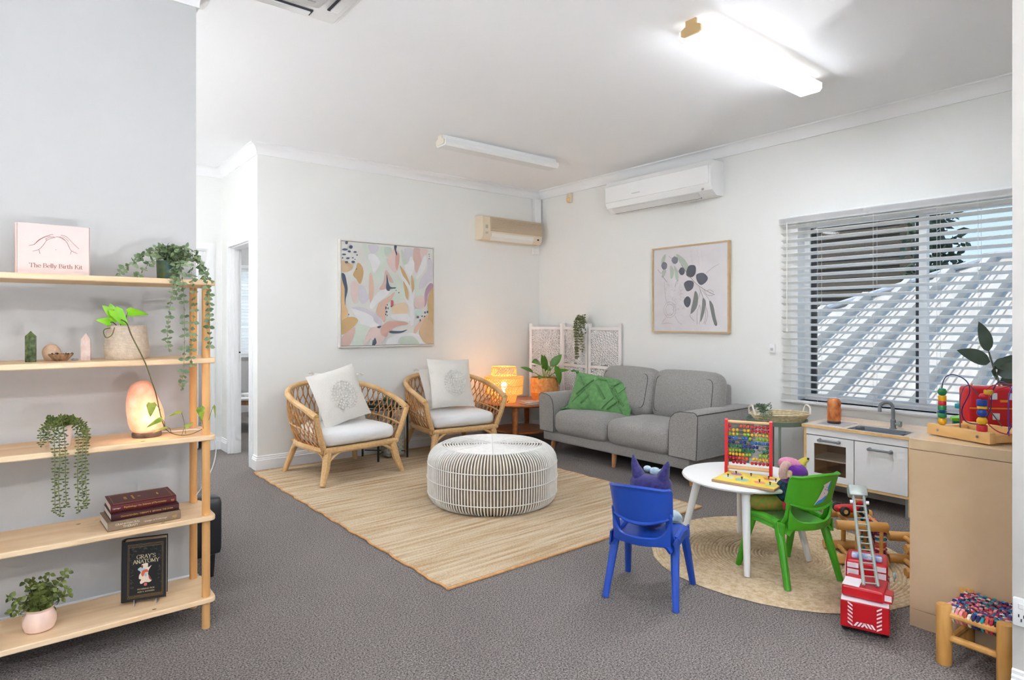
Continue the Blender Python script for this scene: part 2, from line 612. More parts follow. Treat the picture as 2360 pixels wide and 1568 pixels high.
# right wall with its window opening  (opening y 0.72..2.47, z 0.68..2.12)
WY0, WY1, WZ0, WZ1 = 0.72, 2.47, 0.67, 2.11
w = MB()
w.box(XR, XR + 0.2, WY1, YB + 0.1, 0, H)
w.box(XR, XR + 0.2, -3.1, WY0, 0, H)
w.box(XR, XR + 0.2, WY0, WY1, 0, WZ0)
w.box(XR, XR + 0.2, WY0, WY1, WZ1, H)
struct('wall_right', w, WALL)
struct('wall_back', MB().box(XJ, XR, YB, YB + 0.1, 0, H), WALL)
# side wall of the passage with a doorway (y 5.83..6.54)
DY0, DY1, DZ = 5.83, 6.54, 2.045
w = MB()
w.box(XJ, XJ + 0.1, YB + 0.1, DY0, 0, H)
w.box(XJ, XJ + 0.1, DY1, YH, 0, H)
w.box(XJ, XJ + 0.1, DY0, DY1, DZ, H)
struct('wall_passage', w, WALL)
# wall at the end of the passage with a doorway (x 0.74..1.52)
w = MB()
w.box(1.53, XJ + 0.1, YH, YH + 0.1, 0, H)
w.box(-3.0, 0.74, YH, YH + 0.1, 0, H)
w.box(0.74, 1.53, YH, YH + 0.1, DZ, H)
struct('wall_hall', w, WALL)
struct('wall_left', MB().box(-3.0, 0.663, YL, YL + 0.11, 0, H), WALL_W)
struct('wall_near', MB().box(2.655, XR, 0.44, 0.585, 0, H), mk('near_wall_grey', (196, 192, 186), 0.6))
# walls out of view: window openings added on the camera side for skylight
w = MB()
w.box(-3.1, -3.0, -3.1, -2.2, 0, H); w.box(-3.1, -3.0, 2.0, 9.6, 0, H)
w.box(-3.1, -3.0, -2.2, 2.0, 0, 0.7); w.box(-3.1, -3.0, -2.2, 2.0, 2.4, H)
struct('wall_street', w, WALL)
w = MB()
w.box(-3.0, -2.2, -3.1, -3.0, 0, H); w.box(3.6, XR, -3.1, -3.0, 0, H)
w.box(-2.2, 3.6, -3.1, -3.0, 0, 0.7); w.box(-2.2, 3.6, -3.1, -3.0, 2.4, H)
struct('wall_rear', w, WALL)
# room behind the side doorway
w = MB()
w.box(XJ + 0.1, 2.0, 9.4, 9.5, 0, H); w.box(3.5, 5.05, 9.4, 9.5, 0, H)
w.box(2.0, 3.5, 9.4, 9.5, 0, 0.8); w.box(2.0, 3.5, 9.4, 9.5, 2.08, H)
struct('wall_far', w, WALL_W)
struct('wall_side_room', MB().box(XR, XR + 0.1, YB + 0.1, 9.5, 0, H), WALL_W)
struct('wall_divider', MB().box(XJ, XJ + 0.1, YH + 0.1, 9.5, 0, H), WALL_W)
struct('wall_end_room', MB().box(-3.0, XJ, 9.0, 9.1, 0, H), WALL_W)

# cornices: cove section swept along straight runs
def cornice_profile():
    c = []
    for i in range(7):
        a = i / 6 * pi / 2
        c.append((0.012 + 0.058 * (1 - sin(a)), -0.012 - 0.08 * (1 - cos(a)) if False else -0.092 + 0.08 * (1 - cos(pi / 2 - a))))
    return [(0.0, 0.0), (0.07, 0.0), (0.07, -0.012)] + [(0.07 - 0.058 * sin(i / 6 * pi / 2), -0.012 - 0.07 * (1 - cos(i / 6 * pi / 2))) for i in range(1, 7)] + [(0.012, -0.095), (0.0, -0.095)]
CP = cornice_profile()
def cornice(name, p0, p1, nrm, e0=0.0, e1=0.0):
    """run from p0 to p1 (xy), nrm = direction into the room; e0/e1 = mitre: shift of the outer lip along the run per metre of depth"""
    d = Vector((p1[0] - p0[0], p1[1] - p0[1]))
    L = d.length
    d.normalize()
    n = Vector(nrm)
    V = []
    for s, (pt, e) in enumerate(((p0, e0), (p1, e1))):
        for (o, z) in CP:
            q = Vector(pt) + n * o + d * (e * o)
            V.append((q.x, q.y, H + z))
    k = len(CP)
    F = [(i, (i + 1) % k, (i + 1) % k + k, i + k) for i in range(k)] + [tuple(range(k)), tuple(range(2 * k - 1, k - 1, -1))]
    struct(name, MB().add(V, F), TRIM, smooth=30)
cornice('trim_1', (XJ, YB), (XR, YB), (0, -1), -1, -1)
cornice('trim_2', (XR, YB), (XR, 0.585), (-1, 0), 1, 0)
cornice('trim_3', (XJ, YH), (XJ, YB), (-1, 0), 1, 1)
cornice('trim_4', (-3, YH), (XJ, YH), (0, -1), 0, -1)
cornice('trim_5', (-3, YL), (0.663, YL), (0, -1), 0, 1)
cornice('trim_6', (0.663, YL), (0.663, YL + 0.11), (1, 0), -1, 1)
cornice('trim_7', (0.663, YL + 0.11), (-3, YL + 0.11), (0, 1), -1, 0)

# skirting boards: stepped section
SKP = [(0.0, 0.0), (0.02, 0.0), (0.02, 0.085), (0.014, 0.09), (0.014, 0.1), (0.009, 0.106), (0.009, 0.118), (0.0, 0.122)]
def skirting(name, p0, p1, nrm, e0=0.0, e1=0.0):
    d = Vector((p1[0] - p0[0], p1[1] - p0[1])); d.normalize()
    n = Vector(nrm)
    V = []
    for (pt, e) in ((p0, e0), (p1, e1)):
        for (o, z) in SKP:
            q = Vector(pt) + n * o + d * (e * o)
            V.append((q.x, q.y, z))
    k = len(SKP)
    F = [(i, (i + 1) % k, (i + 1) % k + k, i + k) for i in range(k)] + [tuple(range(k)), tuple(range(2 * k - 1, k - 1, -1))]
    struct(name, MB().add(V, F), TRIM)
skirting('baseboard_back', (XJ, YB), (XR, YB), (0, -1), -1, -1)
skirting('baseboard_right', (XR, YB), (XR, 0.585), (-1, 0), 1, 0)
skirting('baseboard_left', (-3, YL), (0.663, YL), (0, -1), 0, 1)
skirting('baseboard_passage', (XJ, YH), (XJ, 6.61), (-1, 0), 1, 0)
skirting('baseboard_passage_corner', (XJ, 5.76), (XJ, YB), (-1, 0), 0, 1)
skirting('baseboard_hall', (1.6, YH), (XJ, YH), (0, -1), 0, -1)
skirting('baseboard_near', (2.655, 0.585), (2.655, 0.44), (-1, 0), 0, 0)

# doorways: jamb lining and stepped architrave
def doorway(name, axis, a0, a1, plane0, plane1, z1, face):
    """axis 'y': opening runs along y in a wall between x=plane0..plane1; face = outer side coordinate of the room side"""
    r = MB()
    j = MB()
    def bx(mb, a, b, c, d, z0, z2):
        if axis == 'y':
            mb.box(c, d, a, b, z0, z2)
        else:
            mb.box(a, b, c, d, z0, z2)
    bx(j, a0 + 0.001, a0 + 0.02, plane0 + 0.0006, plane1 - 0.0006, 0, z1 - 0.001)
    bx(j, a1 - 0.02, a1 - 0.001, plane0 + 0.0006, plane1 - 0.0006, 0, z1 - 0.001)
    bx(j, a0 + 0.02, a1 - 0.02, plane0 + 0.0006, plane1 - 0.0006, z1 - 0.02, z1 - 0.001)
    s = -1
    root = struct(name, j, TRIM)
    for k, (wd, th) in enumerate(((0.066, 0.012), (0.05, 0.018), (0.022, 0.022))):
        q = MB()
        e = 0.008 - k * 0.0012
        wd += k * 0.001
        c0, c1 = face - th, face
        bx(q, a0 - wd + e, a0 + e, c0, c1, 0, z1 + wd - e)
        bx(q, a1 - e, a1 - e + wd, c0, c1, 0, z1 + wd - e)
        bx(q, a0 + e, a1 - e, c0, c1, z1 - e, z1 + wd - e)
        q.build('architrave', TRIM, root, 0)
    return root
d1 = doorway('door_1', 'y', DY0, DY1, XJ, XJ + 0.1, DZ, XJ)
MB().box(XJ + 0.03, XJ + 0.075, DY1 - 0.03, DY1 - 0.02, 0, DZ).build('door_stop', TRIM, d1, 0)
MB().lathe([(0.0, 0), (0.008, 0), (0.008, 0.004), (0, 0.004)], 10, T(XJ + 0.085, DY1 - 0.021, 1.0, rx=pi / 2)).build('latch_hole', BLKPL, d1, 0)
d2 = doorway('door_2', 'x', 0.74, 1.53, YH, YH + 0.1, DZ, YH)
MB().rbox(1.42, 1.46, YH + 0.1, YH + 0.85, 0.01, DZ - 0.03, 0.004, 1).build('door_leaf', TRIM, d2, 0)
MB().tube([(1.42, YH + 0.78, 1.0), (1.37, YH + 0.78, 1.0), (1.37, YH + 0.68, 1.0)], 0.009, 8).build('door_handle', CHROME, d2)

# ------------------------------------------------------------------ window of the play corner
GLASS = glass_mat('window_glass', (0.98, 0.99, 0.985), 0.008)
fr = MB()
FX0, FX1 = XR + 0.1, XR + 0.15
fr.box(FX0, FX1, WY0, WY0 + 0.045, WZ0, WZ1); fr.box(FX0, FX1, WY1 - 0.045, WY1, WZ0, WZ1)
fr.box(FX0, FX1, WY0 + 0.045, WY1 - 0.045, WZ0, WZ0 + 0.05); fr.box(FX0, FX1, WY0 + 0.045, WY1 - 0.045, WZ1 - 0.045, WZ1)
win = struct('window_1', fr, TRIM)
MB().box(FX0 - 0.012, FX1 - 0.01, 1.592, 1.642, WZ0 + 0.05, WZ1 - 0.045).build('mullion', TRIM, win, 0)
MB().box(FX0 + 0.02, FX0 + 0.045, 1.642, 1.672, WZ0 + 0.05, WZ1 - 0.045).box(FX0 + 0.02, FX0 + 0.045, 2.385, 2.425, WZ0 + 0.05, WZ1 - 0.045).build('sash_gasket', mk('dark_gasket', (60, 62, 66), 0.6), win, 0)
MB().box(FX0 + 0.015, FX0 + 0.021, 1.642, WY1 - 0.045, WZ0 + 0.05, WZ1 - 0.045).build('pane', GLASS, win, 0)
MB().box(FX0 + 0.03, FX0 + 0.036, WY0 + 0.045, 1.592, WZ0 + 0.05, WZ1 - 0.045).build('pane', GLASS, win, 0)
MB().rbox(XR - 0.035, XR + 0.1, WY0 - 0.06, WY1 + 0.11, WZ0 - 0.03, WZ0, 0.006, 2).build('window_sill', TRIM, win)
for z0, z1, t in ((WZ1, WZ1 + 0.055, 0.014),):
    MB().box(XR - t, XR, WY0 - 0.06, WY1 + 0.06, z0, z1).build('architrave', TRIM, win, 0)
MB().box(XR - 0.014, XR, WY1, WY1 + 0.055, WZ0 - 0.0, WZ1).build('architrave', TRIM, win, 0)
portal((XR + 0.17, (WY0 + WY1) / 2, (WZ0 + WZ1) / 2), (0, radians(90), 0), 1.44, 1.75)
portal((-3.0, -0.1, 1.55), (0, radians(-90), 0), 1.7, 4.2)  # this and the next serve the openings added behind the camera
portal((0.7, -3.0, 1.55), (radians(90), 0, 0), 5.8, 1.7)

# venetian blind: head rail, tilted slats, ladder cords, bottom rail
def slat_mat():
    m, nt, N, L, b = base_mat('blind_white')
    setin(b, 'Base Color', srgb(254, 254, 253)); setin(b, 'Roughness', 0.4)
    tr = N.new('ShaderNodeBsdfTranslucent'); tr.inputs[0].default_value = srgb(250, 250, 248)
    mx = N.new('ShaderNodeMixShader'); mx.inputs[0].default_value = 0.5
    L.new(b.outputs[0], mx.inputs[1]); L.new(tr.outputs[0], mx.inputs[2]); L.new(mx.outputs[0], N['Material Output'].inputs[0])
    return m
SLAT = slat_mat()
bl = thing('venetian_blind', 'white venetian blind with wide slats hanging in front of the window', 'blind', (XR - 0.045, 0, 0))
BY0, BY1 = 0.70, 2.585
MB().box(-0.03, 0.03, BY0, BY1, 2.10, 2.14).rbox(-0.036, -0.03, BY0 - 0.01, BY1 + 0.01, 2.092, 2.142, 0.002, 1).build('head_rail', SLAT, bl, 0)
ns = 25
slat_me = None
tilt = radians(17)
for i in range(ns):
    z = 2.07 - i * 0.0565
    if slat_me is None:
        prof = []
        mb = MB()
        nn = 6
        V = []
        for yy in (BY0, BY1):
            for s in (1, -1):
                for k in range(nn + 1):
                    u = -1 + 2 * k / nn
                    u = u * s
                    xx = 0.031 * u
                    zz = 0.004 * (1 - u * u) + s * 0.0013
                    V.append((xx * cos(tilt) + zz * sin(tilt), yy, -xx * sin(tilt) + zz * cos(tilt)))
        k2 = 2 * (nn + 1)
        F = [(a, (a + 1) % k2, (a + 1) % k2 + k2, a + k2) for a in range(k2)] + [tuple(range(k2)), tuple(range(2 * k2 - 1, k2 - 1, -1))]
        o = mb.add(V, F).build('slat', SLAT, bl, 40)
        slat_me = o.data
    else:
        o = bpy.data.objects.new('slat', slat_me)
        COL.objects.link(o)
        o.parent = bl
    o.location = (0, 0, z)
MB().rbox(-0.028, 0.028, BY0, BY1, 0.655, 0.675, 0.004, 2).build('bottom_rail', SLAT, bl)
CORD = mk('cord_white', (235, 235, 232), 0.7)
for yy in (0.86, 1.25, 1.48, 1.88, 2.28):
    MB().tube([(-0.034, yy, 2.12), (-0.034, yy, 0.67)], 0.0011, 4).tube([(0.034, yy, 2.12), (0.034, yy, 0.67)], 0.0011, 4).build('ladder_cord', CORD, bl)
MB().tube([(-0.045, 2.52, 2.1), (-0.045, 2.52, 1.25)], 0.0035, 6).lathe([(0.0, 0), (0.007, 0.004), (0.006, 0.03), (0, 0.035)], 8, T(-0.045, 2.52, 1.22)).build('tilt_wand', CORD, bl)

# ------------------------------------------------------------------ outdoors: neighbour's roof, brown house, tree
ROOF = mk('roof_sheet_pale', (200, 192, 180), 0.6, var=0.12, vscale=3, bump=0.1, bscale=30, stretch=(0.5, 3, 3))
ROOF2 = mk('roof_sheet_cool', (186, 189, 194), 0.6, var=0.1, vscale=3)
rf = thing('neighbour_roof', 'pale ribbed metal hip roof of the house next door seen through the blind', 'roof', (12.0, 2.88, 2.31))
sl = 0.4
EX = -5.9
def roof_pt(x, y, up=0.0):
    return (x - up * 0.37, y, sl * x + up * 0.93)
# main face: triangle / trapezoid bounded by hips at 42 degrees
hp = 0.80
mb = MB()
mb.add([(0, 0, 0), (EX, -EX * hp, sl * EX), (EX, -8.5, sl * EX), (0, -8.5, 0)], [(0, 1, 2, 3)])
mb.add([(0, 0, -0.06), (EX, -EX * hp, sl * EX - 0.06), (EX, -8.5, sl * EX - 0.06), (0, -8.5, -0.06)], [(3, 2, 1, 0)])
mb.build('roof_sheet', ROOF, rf, 0)
# left face beyond the hip
MB().add([(0, 0, 0), (EX, -EX * hp, sl * EX), (3.0, -EX * hp, sl * EX), (3.0, 0, 0)], [(0, 3, 2, 1)]).build('roof_side_sheet', ROOF2, rf, 0)
MB().tube([(0, 0, 0.03), (EX, -EX * hp, sl * EX + 0.03)], 0.09, 8, flat=0.5).build('hip_cap', ROOF2, rf)
MB().tube([(0, 0, 0.03), (0, -8.5, 0.03)], 0.09, 8).build('ridge_cap', ROOF2, rf)
yy = -EX * hp - 0.2
while yy > -4.2:
    x1 = -yy / hp if yy > 0 else 0.0
    x1 = min(0.0, x1)
    mb = MB()
    V = []
    for x in (EX, x1 - 0.02):
        for (oy, up) in ((-0.075, 0.0), (-0.045, 0.10), (0.045, 0.10), (0.075, 0.0)):
            V.append(roof_pt(x, yy + oy, up))
    mb.add(V, [(0, 4, 5, 1), (1, 5, 6, 2), (2, 6, 7, 3), (4, 7, 6, 5), (0, 1, 2, 3)])
    if x1 - EX > 0.4:
        mb.build('roof_rib', ROOF, rf, 0)
    for q in (0.155, 0.235):
        if x1 - EX > 0.6:
            V = []
            for x in (EX, x1 - 0.25):
                for (oy, up) in ((-0.018, 0.0), (-0.01, 0.014), (0.01, 0.014), (0.018, 0.0)):
                    V.append(roof_pt(x, yy - q + oy, up))
            MB().add(V, [(0, 4, 5, 1), (1, 5, 6, 2), (2, 6, 7, 3), (4, 7, 6, 5), (0, 1, 2, 3)]).build('pan_rib', ROOF, rf, 0)
    yy -= 0.41
# second, paler roof peak behind
pk = thing('farther_roof', 'pale grey roof peak rising behind the ribbed roof', 'roof', (19.0, 4.6, 2.9))
MB().add([(0, 0, 0), (-2.0, 1.25, -0.5), (-2.0, -5.0, -1.1), (2.5, 1.25, -0.5), (2.5, -5.0, -1.1)], [(0, 1, 2), (0, 3, 1), (0, 2, 4)]).build('roof_sheet', ROOF2, pk, 0)
MB().ball((0, 0, 0.02), (0.3, 0.3, 0.12), 10).build('ridge_cap', ROOF2, pk)
# brown timber house
BROWN = wood('brown_weatherboard', (58, 50, 40), (92, 80, 62), (20, 0.6, 20), 1.0, 0.7)
hs = thing('brown_house', 'dark brown weatherboard house standing behind the ribbed roof', 'building', (17.0, 5.62, -3.0))
MB().box(0, 0.8, 0.3, 9, 0, 10.5).build('wall', BROWN, hs, 0)
MB().box(-0.1, 0.0, 0.0, 0.3, 0, 10.5).build('corner_post', BROWN, hs, 0)
for k in range(30):
    z = 2.6 + k * 0.26
    MB().add([(0, 0.3, z), (0, 9, z), (-0.045, 9, z), (-0.045, 0.3, z), (0, 0.3, z + 0.26), (0, 9, z + 0.26)], [(0, 1, 2, 3), (3, 2, 5, 4), (0, 3, 4), (1, 5, 2)]).build('weatherboard', BROWN, hs, 0)
DGLASS = mk('dark_window', (62, 70, 76), 0.15)
for (y0, y1, z0, z1) in ((0.9, 2.2, 6.9, 8.6), (3.2, 5.2, 7.1, 8.6)):
    o = MB().box(-0.09, -0.03, y0, y1, z0, z1).build('window_frame', mk('brown_frame', (70, 60, 48), 0.6), hs, 0)
    MB().box(-0.1, -0.085, y0 + 0.07, y1 - 0.07, z0 + 0.07, z1 - 0.07).build('pane', DGLASS, o, 0)
# tree beside the house
def make_tree(name, label, loc, h, rad, n, seed, c1, c2):
    rd = random.Random(seed)
    t = thing(name, label, 'tree', loc)
    bark = mk(name + '_bark', (90, 78, 64), 0.9, bump=0.5, bscale=20)
    tr = MB()
    tr.tube([(0, 0, 0), (0.05, 0.03, h * 0.4), (0, -0.05, h * 0.85)], [0.16, 0.1, 0.03], 7)
    for k in range(9):
        a = rd.uniform(0, 6.28); z = h * rd.uniform(0.45, 0.8)
        tr.tube([(0, 0, z), (rad * 0.4 * cos(a), rad * 0.4 * sin(a), z + 0.3), (rad * 0.8 * cos(a), rad * 0.8 * sin(a), z + 0.5)], [0.05, 0.03, 0.012], 5)
    tr.build('trunk', bark, t)
    fo = MB()
    for k in range(n):
        while True:
            p = Vector((rd.uniform(-1, 1), rd.uniform(-1, 1), rd.uniform(-1, 1)))
            if 0.25 < p.length < 1:
                break
        cl = rd.choice([(0, 0, 0), (0.3, 0.2, 0.2), (-0.3, 0.3, 0.1), (0.1, -0.4, 0.25)])
        p = Vector((p.x * rad * 0.7 + cl[0] * rad, p.y * rad * 0.7 + cl[1] * rad, p.z * h * 0.25 + cl[2] * rad + h * 0.8))
        M = Matrix.Translation(p) @ Euler((rd.uniform(0, 6), rd.uniform(0, 6), rd.uniform(0, 6))).to_matrix().to_4x4()
        fo.leaf(M, rd.uniform(0.14, 0.26), 0.1, 0.2, 0.2, 2)
    o = fo.build('foliage', mk(name + '_leaf', c1, 0.6, col2=c2, vscale=2), t)
    o['kind'] = 'stuff'
make_tree('gum_tree', 'dark leafy tree showing against the sky beside the brown house', (15.5, 4.78, -2.4), 6.4, 0.52, 800, 3, (40, 54, 46), (72, 88, 62))
# ground far below the window
struct('ground', MB().box(5.4, 60, -30, 40, -3.2, -3.0), mk('ground_grey', (140, 138, 130), 0.9))

# ------------------------------------------------------------------ ceiling lights
DIFF_ON = mk('lit_diffuser', (255, 250, 238), 0.5, emit=(238, 245, 255), estr=LAMP)
DIFF_SIDE = mk('lit_diffuser_side', (255, 250, 238), 0.5, emit=(248, 248, 250), estr=LAMP * 0.03)
DIFF_B = mk('fill_diffuser', (255, 252, 246), 0.5, emit=(246, 248, 253), estr=LAMP_B)  # diffuser of the added battens only
DIFF_OFF = mk('frosted_diffuser', (236, 236, 234), 0.35)
CAP_BEIGE = mk('aged_end_cap', (190, 160, 112), 0.5)
CAP_PALE = mk('pale_end_cap', (232, 224, 206), 0.5)
def batten(label, x0, x1, y, lit, rz=0.0, cap=None):
    L = x1 - x0
    t = thing('fluorescent_light', label, 'light', ((x0 + x1) / 2, y, H), rz)
    MB().box(-L / 2 + 0.01, L / 2 - 0.01, -0.035, 0.035, -0.045, 0).build('batten', WHITEPL, t, 0)
    pr = [(-0.078, -0.04), (-0.078, -0.072), (-0.06, -0.092), (0.06, -0.092), (0.078, -0.072), (0.078, -0.04), (0.036, -0.032), (-0.036, -0.032)]
    M = T(ry=-pi / 2) @ T()
    V = [(s, p[0], p[1]) for s in (-L / 2 + 0.012, L / 2 - 0.012) for p in pr]
    k = len(pr)
    F = [(i, (i + 1) % k, (i + 1) % k + k, i + k) for i in range(k)] + [tuple(range(k)), tuple(range(2 * k - 1, k - 1, -1))]
    db = MB().add(V, F)
    db.mi = [1, 0, 0, 0, 1, 1, 1, 1, 1, 1]
    db.build('diffuser', ((DIFF_OFF, DIFF_OFF), (DIFF_ON, DIFF_SIDE), (DIFF_B, DIFF_B))[lit], t, 0)
    for s in (-1, 1):
        x = s * (L / 2 - 0.006)
        V = [(x + q * 0.006, p[0] * 0.86, p[1] * 0.95) for q in (-1, 1) for p in [(-0.036, 0.0), (-0.036, -0.03), (-0.07, -0.045), (-0.07, -0.075), (-0.05, -0.085), (0.05, -0.085), (0.07, -0.075), (0.07, -0.045), (0.036, -0.03), (0.036, 0.0)]]
        k = 10
        F = [(i, (i + 1) % k, (i + 1) % k + k, i + k) for i in range(k)] + [tuple(range(k)), tuple(range(2 * k - 1, k - 1, -1))]
        MB().add(V, F).build('end_cap', cap or CAP_PALE, t, 0)
    return t
batten('lit fluorescent batten with glowing diffuser and brown end cap on the ceiling', 2.73, 4.03, 1.93, 1, cap=CAP_BEIGE)
batten('unlit fluorescent batten with pale end cap on the ceiling above the armchairs', 2.78, 4.08, 4.44, 0)
batten('lit fluorescent batten over the passage hidden by the partition', -0.62, 0.68, 4.75, 1)
batten('unseen fluorescent batten added on the ceiling behind the camera for fill light', -0.9, 0.4, -1.6, 2)  # this and the battens below are added to raise the room brightness
batten('unseen fluorescent batten added at the street end of the ceiling for fill light', -2.6, -1.3, 0.6, 2)
batten('unseen fluorescent batten added on the ceiling near the rear wall for fill light', 2.2, 3.5, -1.7, 2)
batten('unseen fluorescent batten added to light the room past the side doorway', 2.6, 3.9, 7.5, 2)  # added so the rooms past the doorways are lit
batten('unseen fluorescent batten added to light the room at the end of the passage', -0.2, 1.1, 8.0, 2)

# uplighters added out of view to brighten the ceiling and walls
def uplighter(label, x, y, k=1.0):
    UPL = mk('added_uplighter_bulb', (240, 244, 250), 0.4, emit=(246, 248, 253), estr=UPLIGHT * k)
    t = thing('added_uplighter', label, 'lamp', (x, y, 0))
    MB().lathe([(0, 0), (0.15, 0), (0.15, 0.015), (0.02, 0.03), (0, 0.03)], 28).build('base', WHITEPL, t)
    MB().tube([(0, 0, 0.03), (0, 0, 0.42)], 0.013, 10).build('pole', WHITEPL, t)
    MB().sheet(lambda u, v: ((0.03 + 0.17 * v ** 0.6) * cos(2 * pi * u), (0.03 + 0.17 * v ** 0.6) * sin(2 * pi * u), 0.40 + 0.06 * v), 32, 6, 0.004).build('bowl_shade', WHITEPL, t, 60)
    MB().lathe([(0, 0.452), (0.15, 0.452), (0.15, 0.462), (0, 0.462)], 24).build('bulb', UPL, t)
uplighter('white uplighter added out of view on the street side to brighten the room', -1.4, -1.9, 0.4)
uplighter('white uplighter added out of view behind the left partition to brighten the room', -1.3, 4.9, 0.8)
uplighter('white uplighter added out of view behind the camera to brighten the room', 0.9, -1.9, 1.7)
# ------------------------------------------------------------------ air conditioners
acm = mk('ac_white', (244, 244, 242), 0.35)
ac = thing('split_air_conditioner', 'white split system air conditioner high on the right wall above the sofa', 'air conditioner', (XR, 3.77, 2.43))
pr = [(0, 0.0), (-0.11, -0.005), (-0.175, 0.04), (-0.2, 0.085), (-0.205, 0.25), (-0.18, 0.3), (0, 0.305)]
def extr_y(pr, y0, y1):
    k = len(pr)
    V = [(p[0], y, p[1]) for y in (y0, y1) for p in pr]
    F = [(i, (i + 1) % k, (i + 1) % k + k, i + k) for i in range(k)] + [tuple(range(k)), tuple(range(2 * k - 1, k - 1, -1))]
    return V, F
MB().add(*extr_y(pr, -0.62, 0.62)).build('body', acm, ac, 25)
MB().add(*extr_y([(-0.2, 0.092), (-0.208, 0.094), (-0.213, 0.25), (-0.207, 0.255)], -0.6, 0.61)).build('front_panel', acm, ac, 25)
MB().add(*extr_y([(-0.118, -0.008), (-0.172, 0.03), (-0.178, 0.028), (-0.124, -0.013)], -0.47, 0.55)).build('louvre', mk('ac_louvre', (230, 230, 228), 0.4), ac, 0)
MB().add(*extr_y([(-0.108, -0.006), (-0.116, -0.003), (-0.118, -0.012), (-0.110, -0.013)], -0.47, 0.55)).build('outlet_slot', mk('ac_slot', (70, 70, 70), 0.6), ac, 0)
MB().box(-0.216, -0.213, 0.16, 0.26, 0.135, 0.142).build('badge', mk('ac_badge', (205, 206, 206), 0.4), ac, 0)
MB().lathe([(0, 0), (0.012, 0), (0.012, 0.004), (0, 0.004)], 12, T(-0.187, -0.53, 0.052, ry=-radians(62))).build('indicator_light', mk('ac_grey', (170, 170, 172), 0.4), ac)

bg = mk('aged_cream_plastic', (232, 216, 190), 0.45)
ac2 = thing('old_air_conditioner', 'older cream air conditioner with beige grille high in the back corner', 'air conditioner', (4.43, YB, 2.215))
def extr_x(pr, x0, x1):
    k = len(pr)
    V = [(x, p[0], p[1]) for x in (x0, x1) for p in pr]
    F = [(i, (i + 1) % k, (i + 1) % k + k, i + k) for i in range(k)] + [tuple(range(k)), tuple(range(2 * k - 1, k - 1, -1))]
    return V, F
MB().add(*extr_x([(0, 0.0), (-0.11, 0.0), (-0.14, 0.03), (-0.15, 0.09), (-0.145, 0.245), (-0.13, 0.262), (0, 0.265)], -0.43, 0.43)).build('body', bg, ac2, 25)
MB().add(*extr_x([(-0.15, 0.095), (-0.156, 0.1), (-0.152, 0.24), (-0.14, 0.255)], -0.33, 0.43)).build('grille_panel', mk('beige_grille', (205, 186, 160), 0.7, bump=0.2, bscale=120), ac2, 0)
for k in range(12):
    z = 0.108 + k * 0.011
    MB().add(*extr_x([(-0.155, z), (-0.159, z + 0.002), (-0.159, z + 0.006), (-0.154, z + 0.008)], -0.32, 0.42)).build('grille_slat', mk('beige_grille_slat', (210, 191, 165), 0.6) if k == 0 else bpy.data.materials['beige_grille_slat'], ac2, 0)
MB().add(*extr_x([(-0.118, 0.004), (-0.146, 0.04), (-0.15, 0.075), (-0.153, 0.075), (-0.15, 0.036), (-0.12, -0.003)], -0.31, 0.3)).build('louvre', mk('cream_white_louvre', (238, 234, 226), 0.4), ac2, 0)
MB().box(-0.395, -0.36, -0.149, -0.143, 0.06, 0.16).build('label_plate', mk('label_grey', (190, 182, 166), 0.6), ac2, 0)
MB().box(0.36, 0.385, -0.149, -0.14, 0.045, 0.058).build('sensor_eye', BLKPL, ac2, 0)
tag(MB().rbox(4.83, 4.93, YB - 0.06, YB, 2.48, H - 0.095, 0.006, 1).build('pipe_cover', TRIM), 'white vertical pipe cover above the old cream air conditioner', 'duct')
tag(MB().rbox(4.83, 4.92, YB - 0.025, YB, 2.11, 2.19, 0.006, 1).build('isolator_switch', WHITEPL), 'small white isolator plate just below the old cream air conditioner', 'switch')

cs = thing('ceiling_cassette', 'white ceiling cassette air conditioner at the top edge of the picture', 'air conditioner', (0.84, 2.63, H))
MB().rbox(-0.47, 0.47, -0.47, 0.47, -0.012, 0.0, 0.004, 1).build('trim_plate', acm, cs, 0)
MB().rbox(-0.44, 0.44, -0.44, 0.44, -0.04, -0.01, 0.014, 3).build('fascia', acm, cs)
SLOT = mk('dark_slot', (60, 60, 62), 0.7)
for k in range(4):
    a = k * pi / 2
    MB().box(-0.3, 0.3, 0.35, 0.405, -0.046, -0.038, M=T(rz=a)).build('air_slot', SLOT, cs, 0)
    MB().box(-0.29, 0.29, 0.362, 0.40, -0.052, -0.045, M=T(rz=a)).build('vane', acm, cs, 0)
MB().rbox(-0.31, 0.31, -0.31, 0.31, -0.052, -0.038, 0.01, 2).build('intake_grille', acm, cs)
for k in range(18):
    MB().box(-0.27, 0.27, -0.27 + k * 0.03, -0.262 + k * 0.03, -0.055, -0.05).build('grille_slat', mk('grille_grey', (186, 186, 186), 0.6) if k == 0 else bpy.data.materials['grille_grey'], cs, 0)  # narrow grey slats across the white intake

# small fittings
sd = thing('motion_sensor', 'small cream motion sensor under the cornice beside the back corner', 'sensor', (XR, 5.1, 2.66))
MB().rbox(-0.045, 0, -0.028, 0.028, 0, 0.11, 0.01, 2).build('housing', bg, sd)
MB().soft(0.03, 0.048, 0.05, 0.012, (0.01, 0, 0), 3, T(-0.045, 0, 0.032)).build('lens', mk('sensor_lens', (236, 206, 150), 0.4), sd)
sw = thing('thermostat', 'small white wall control left of the window blind', 'switch', (XR, 2.685, 1.045))
MB().rbox(-0.022, 0, -0.025, 0.025, 0, 0.07, 0.004, 2).build('plate', WHITEPL, sw)
MB().rbox(-0.026, -0.02, -0.012, 0.012, 0.02, 0.04, 0.002, 1).build('button', mk('grey_button', (200, 200, 198), 0.5), sw)
po = thing('power_outlet', 'white power outlet on the wall end at the right edge', 'outlet', (2.655, 0.523, 0.275))
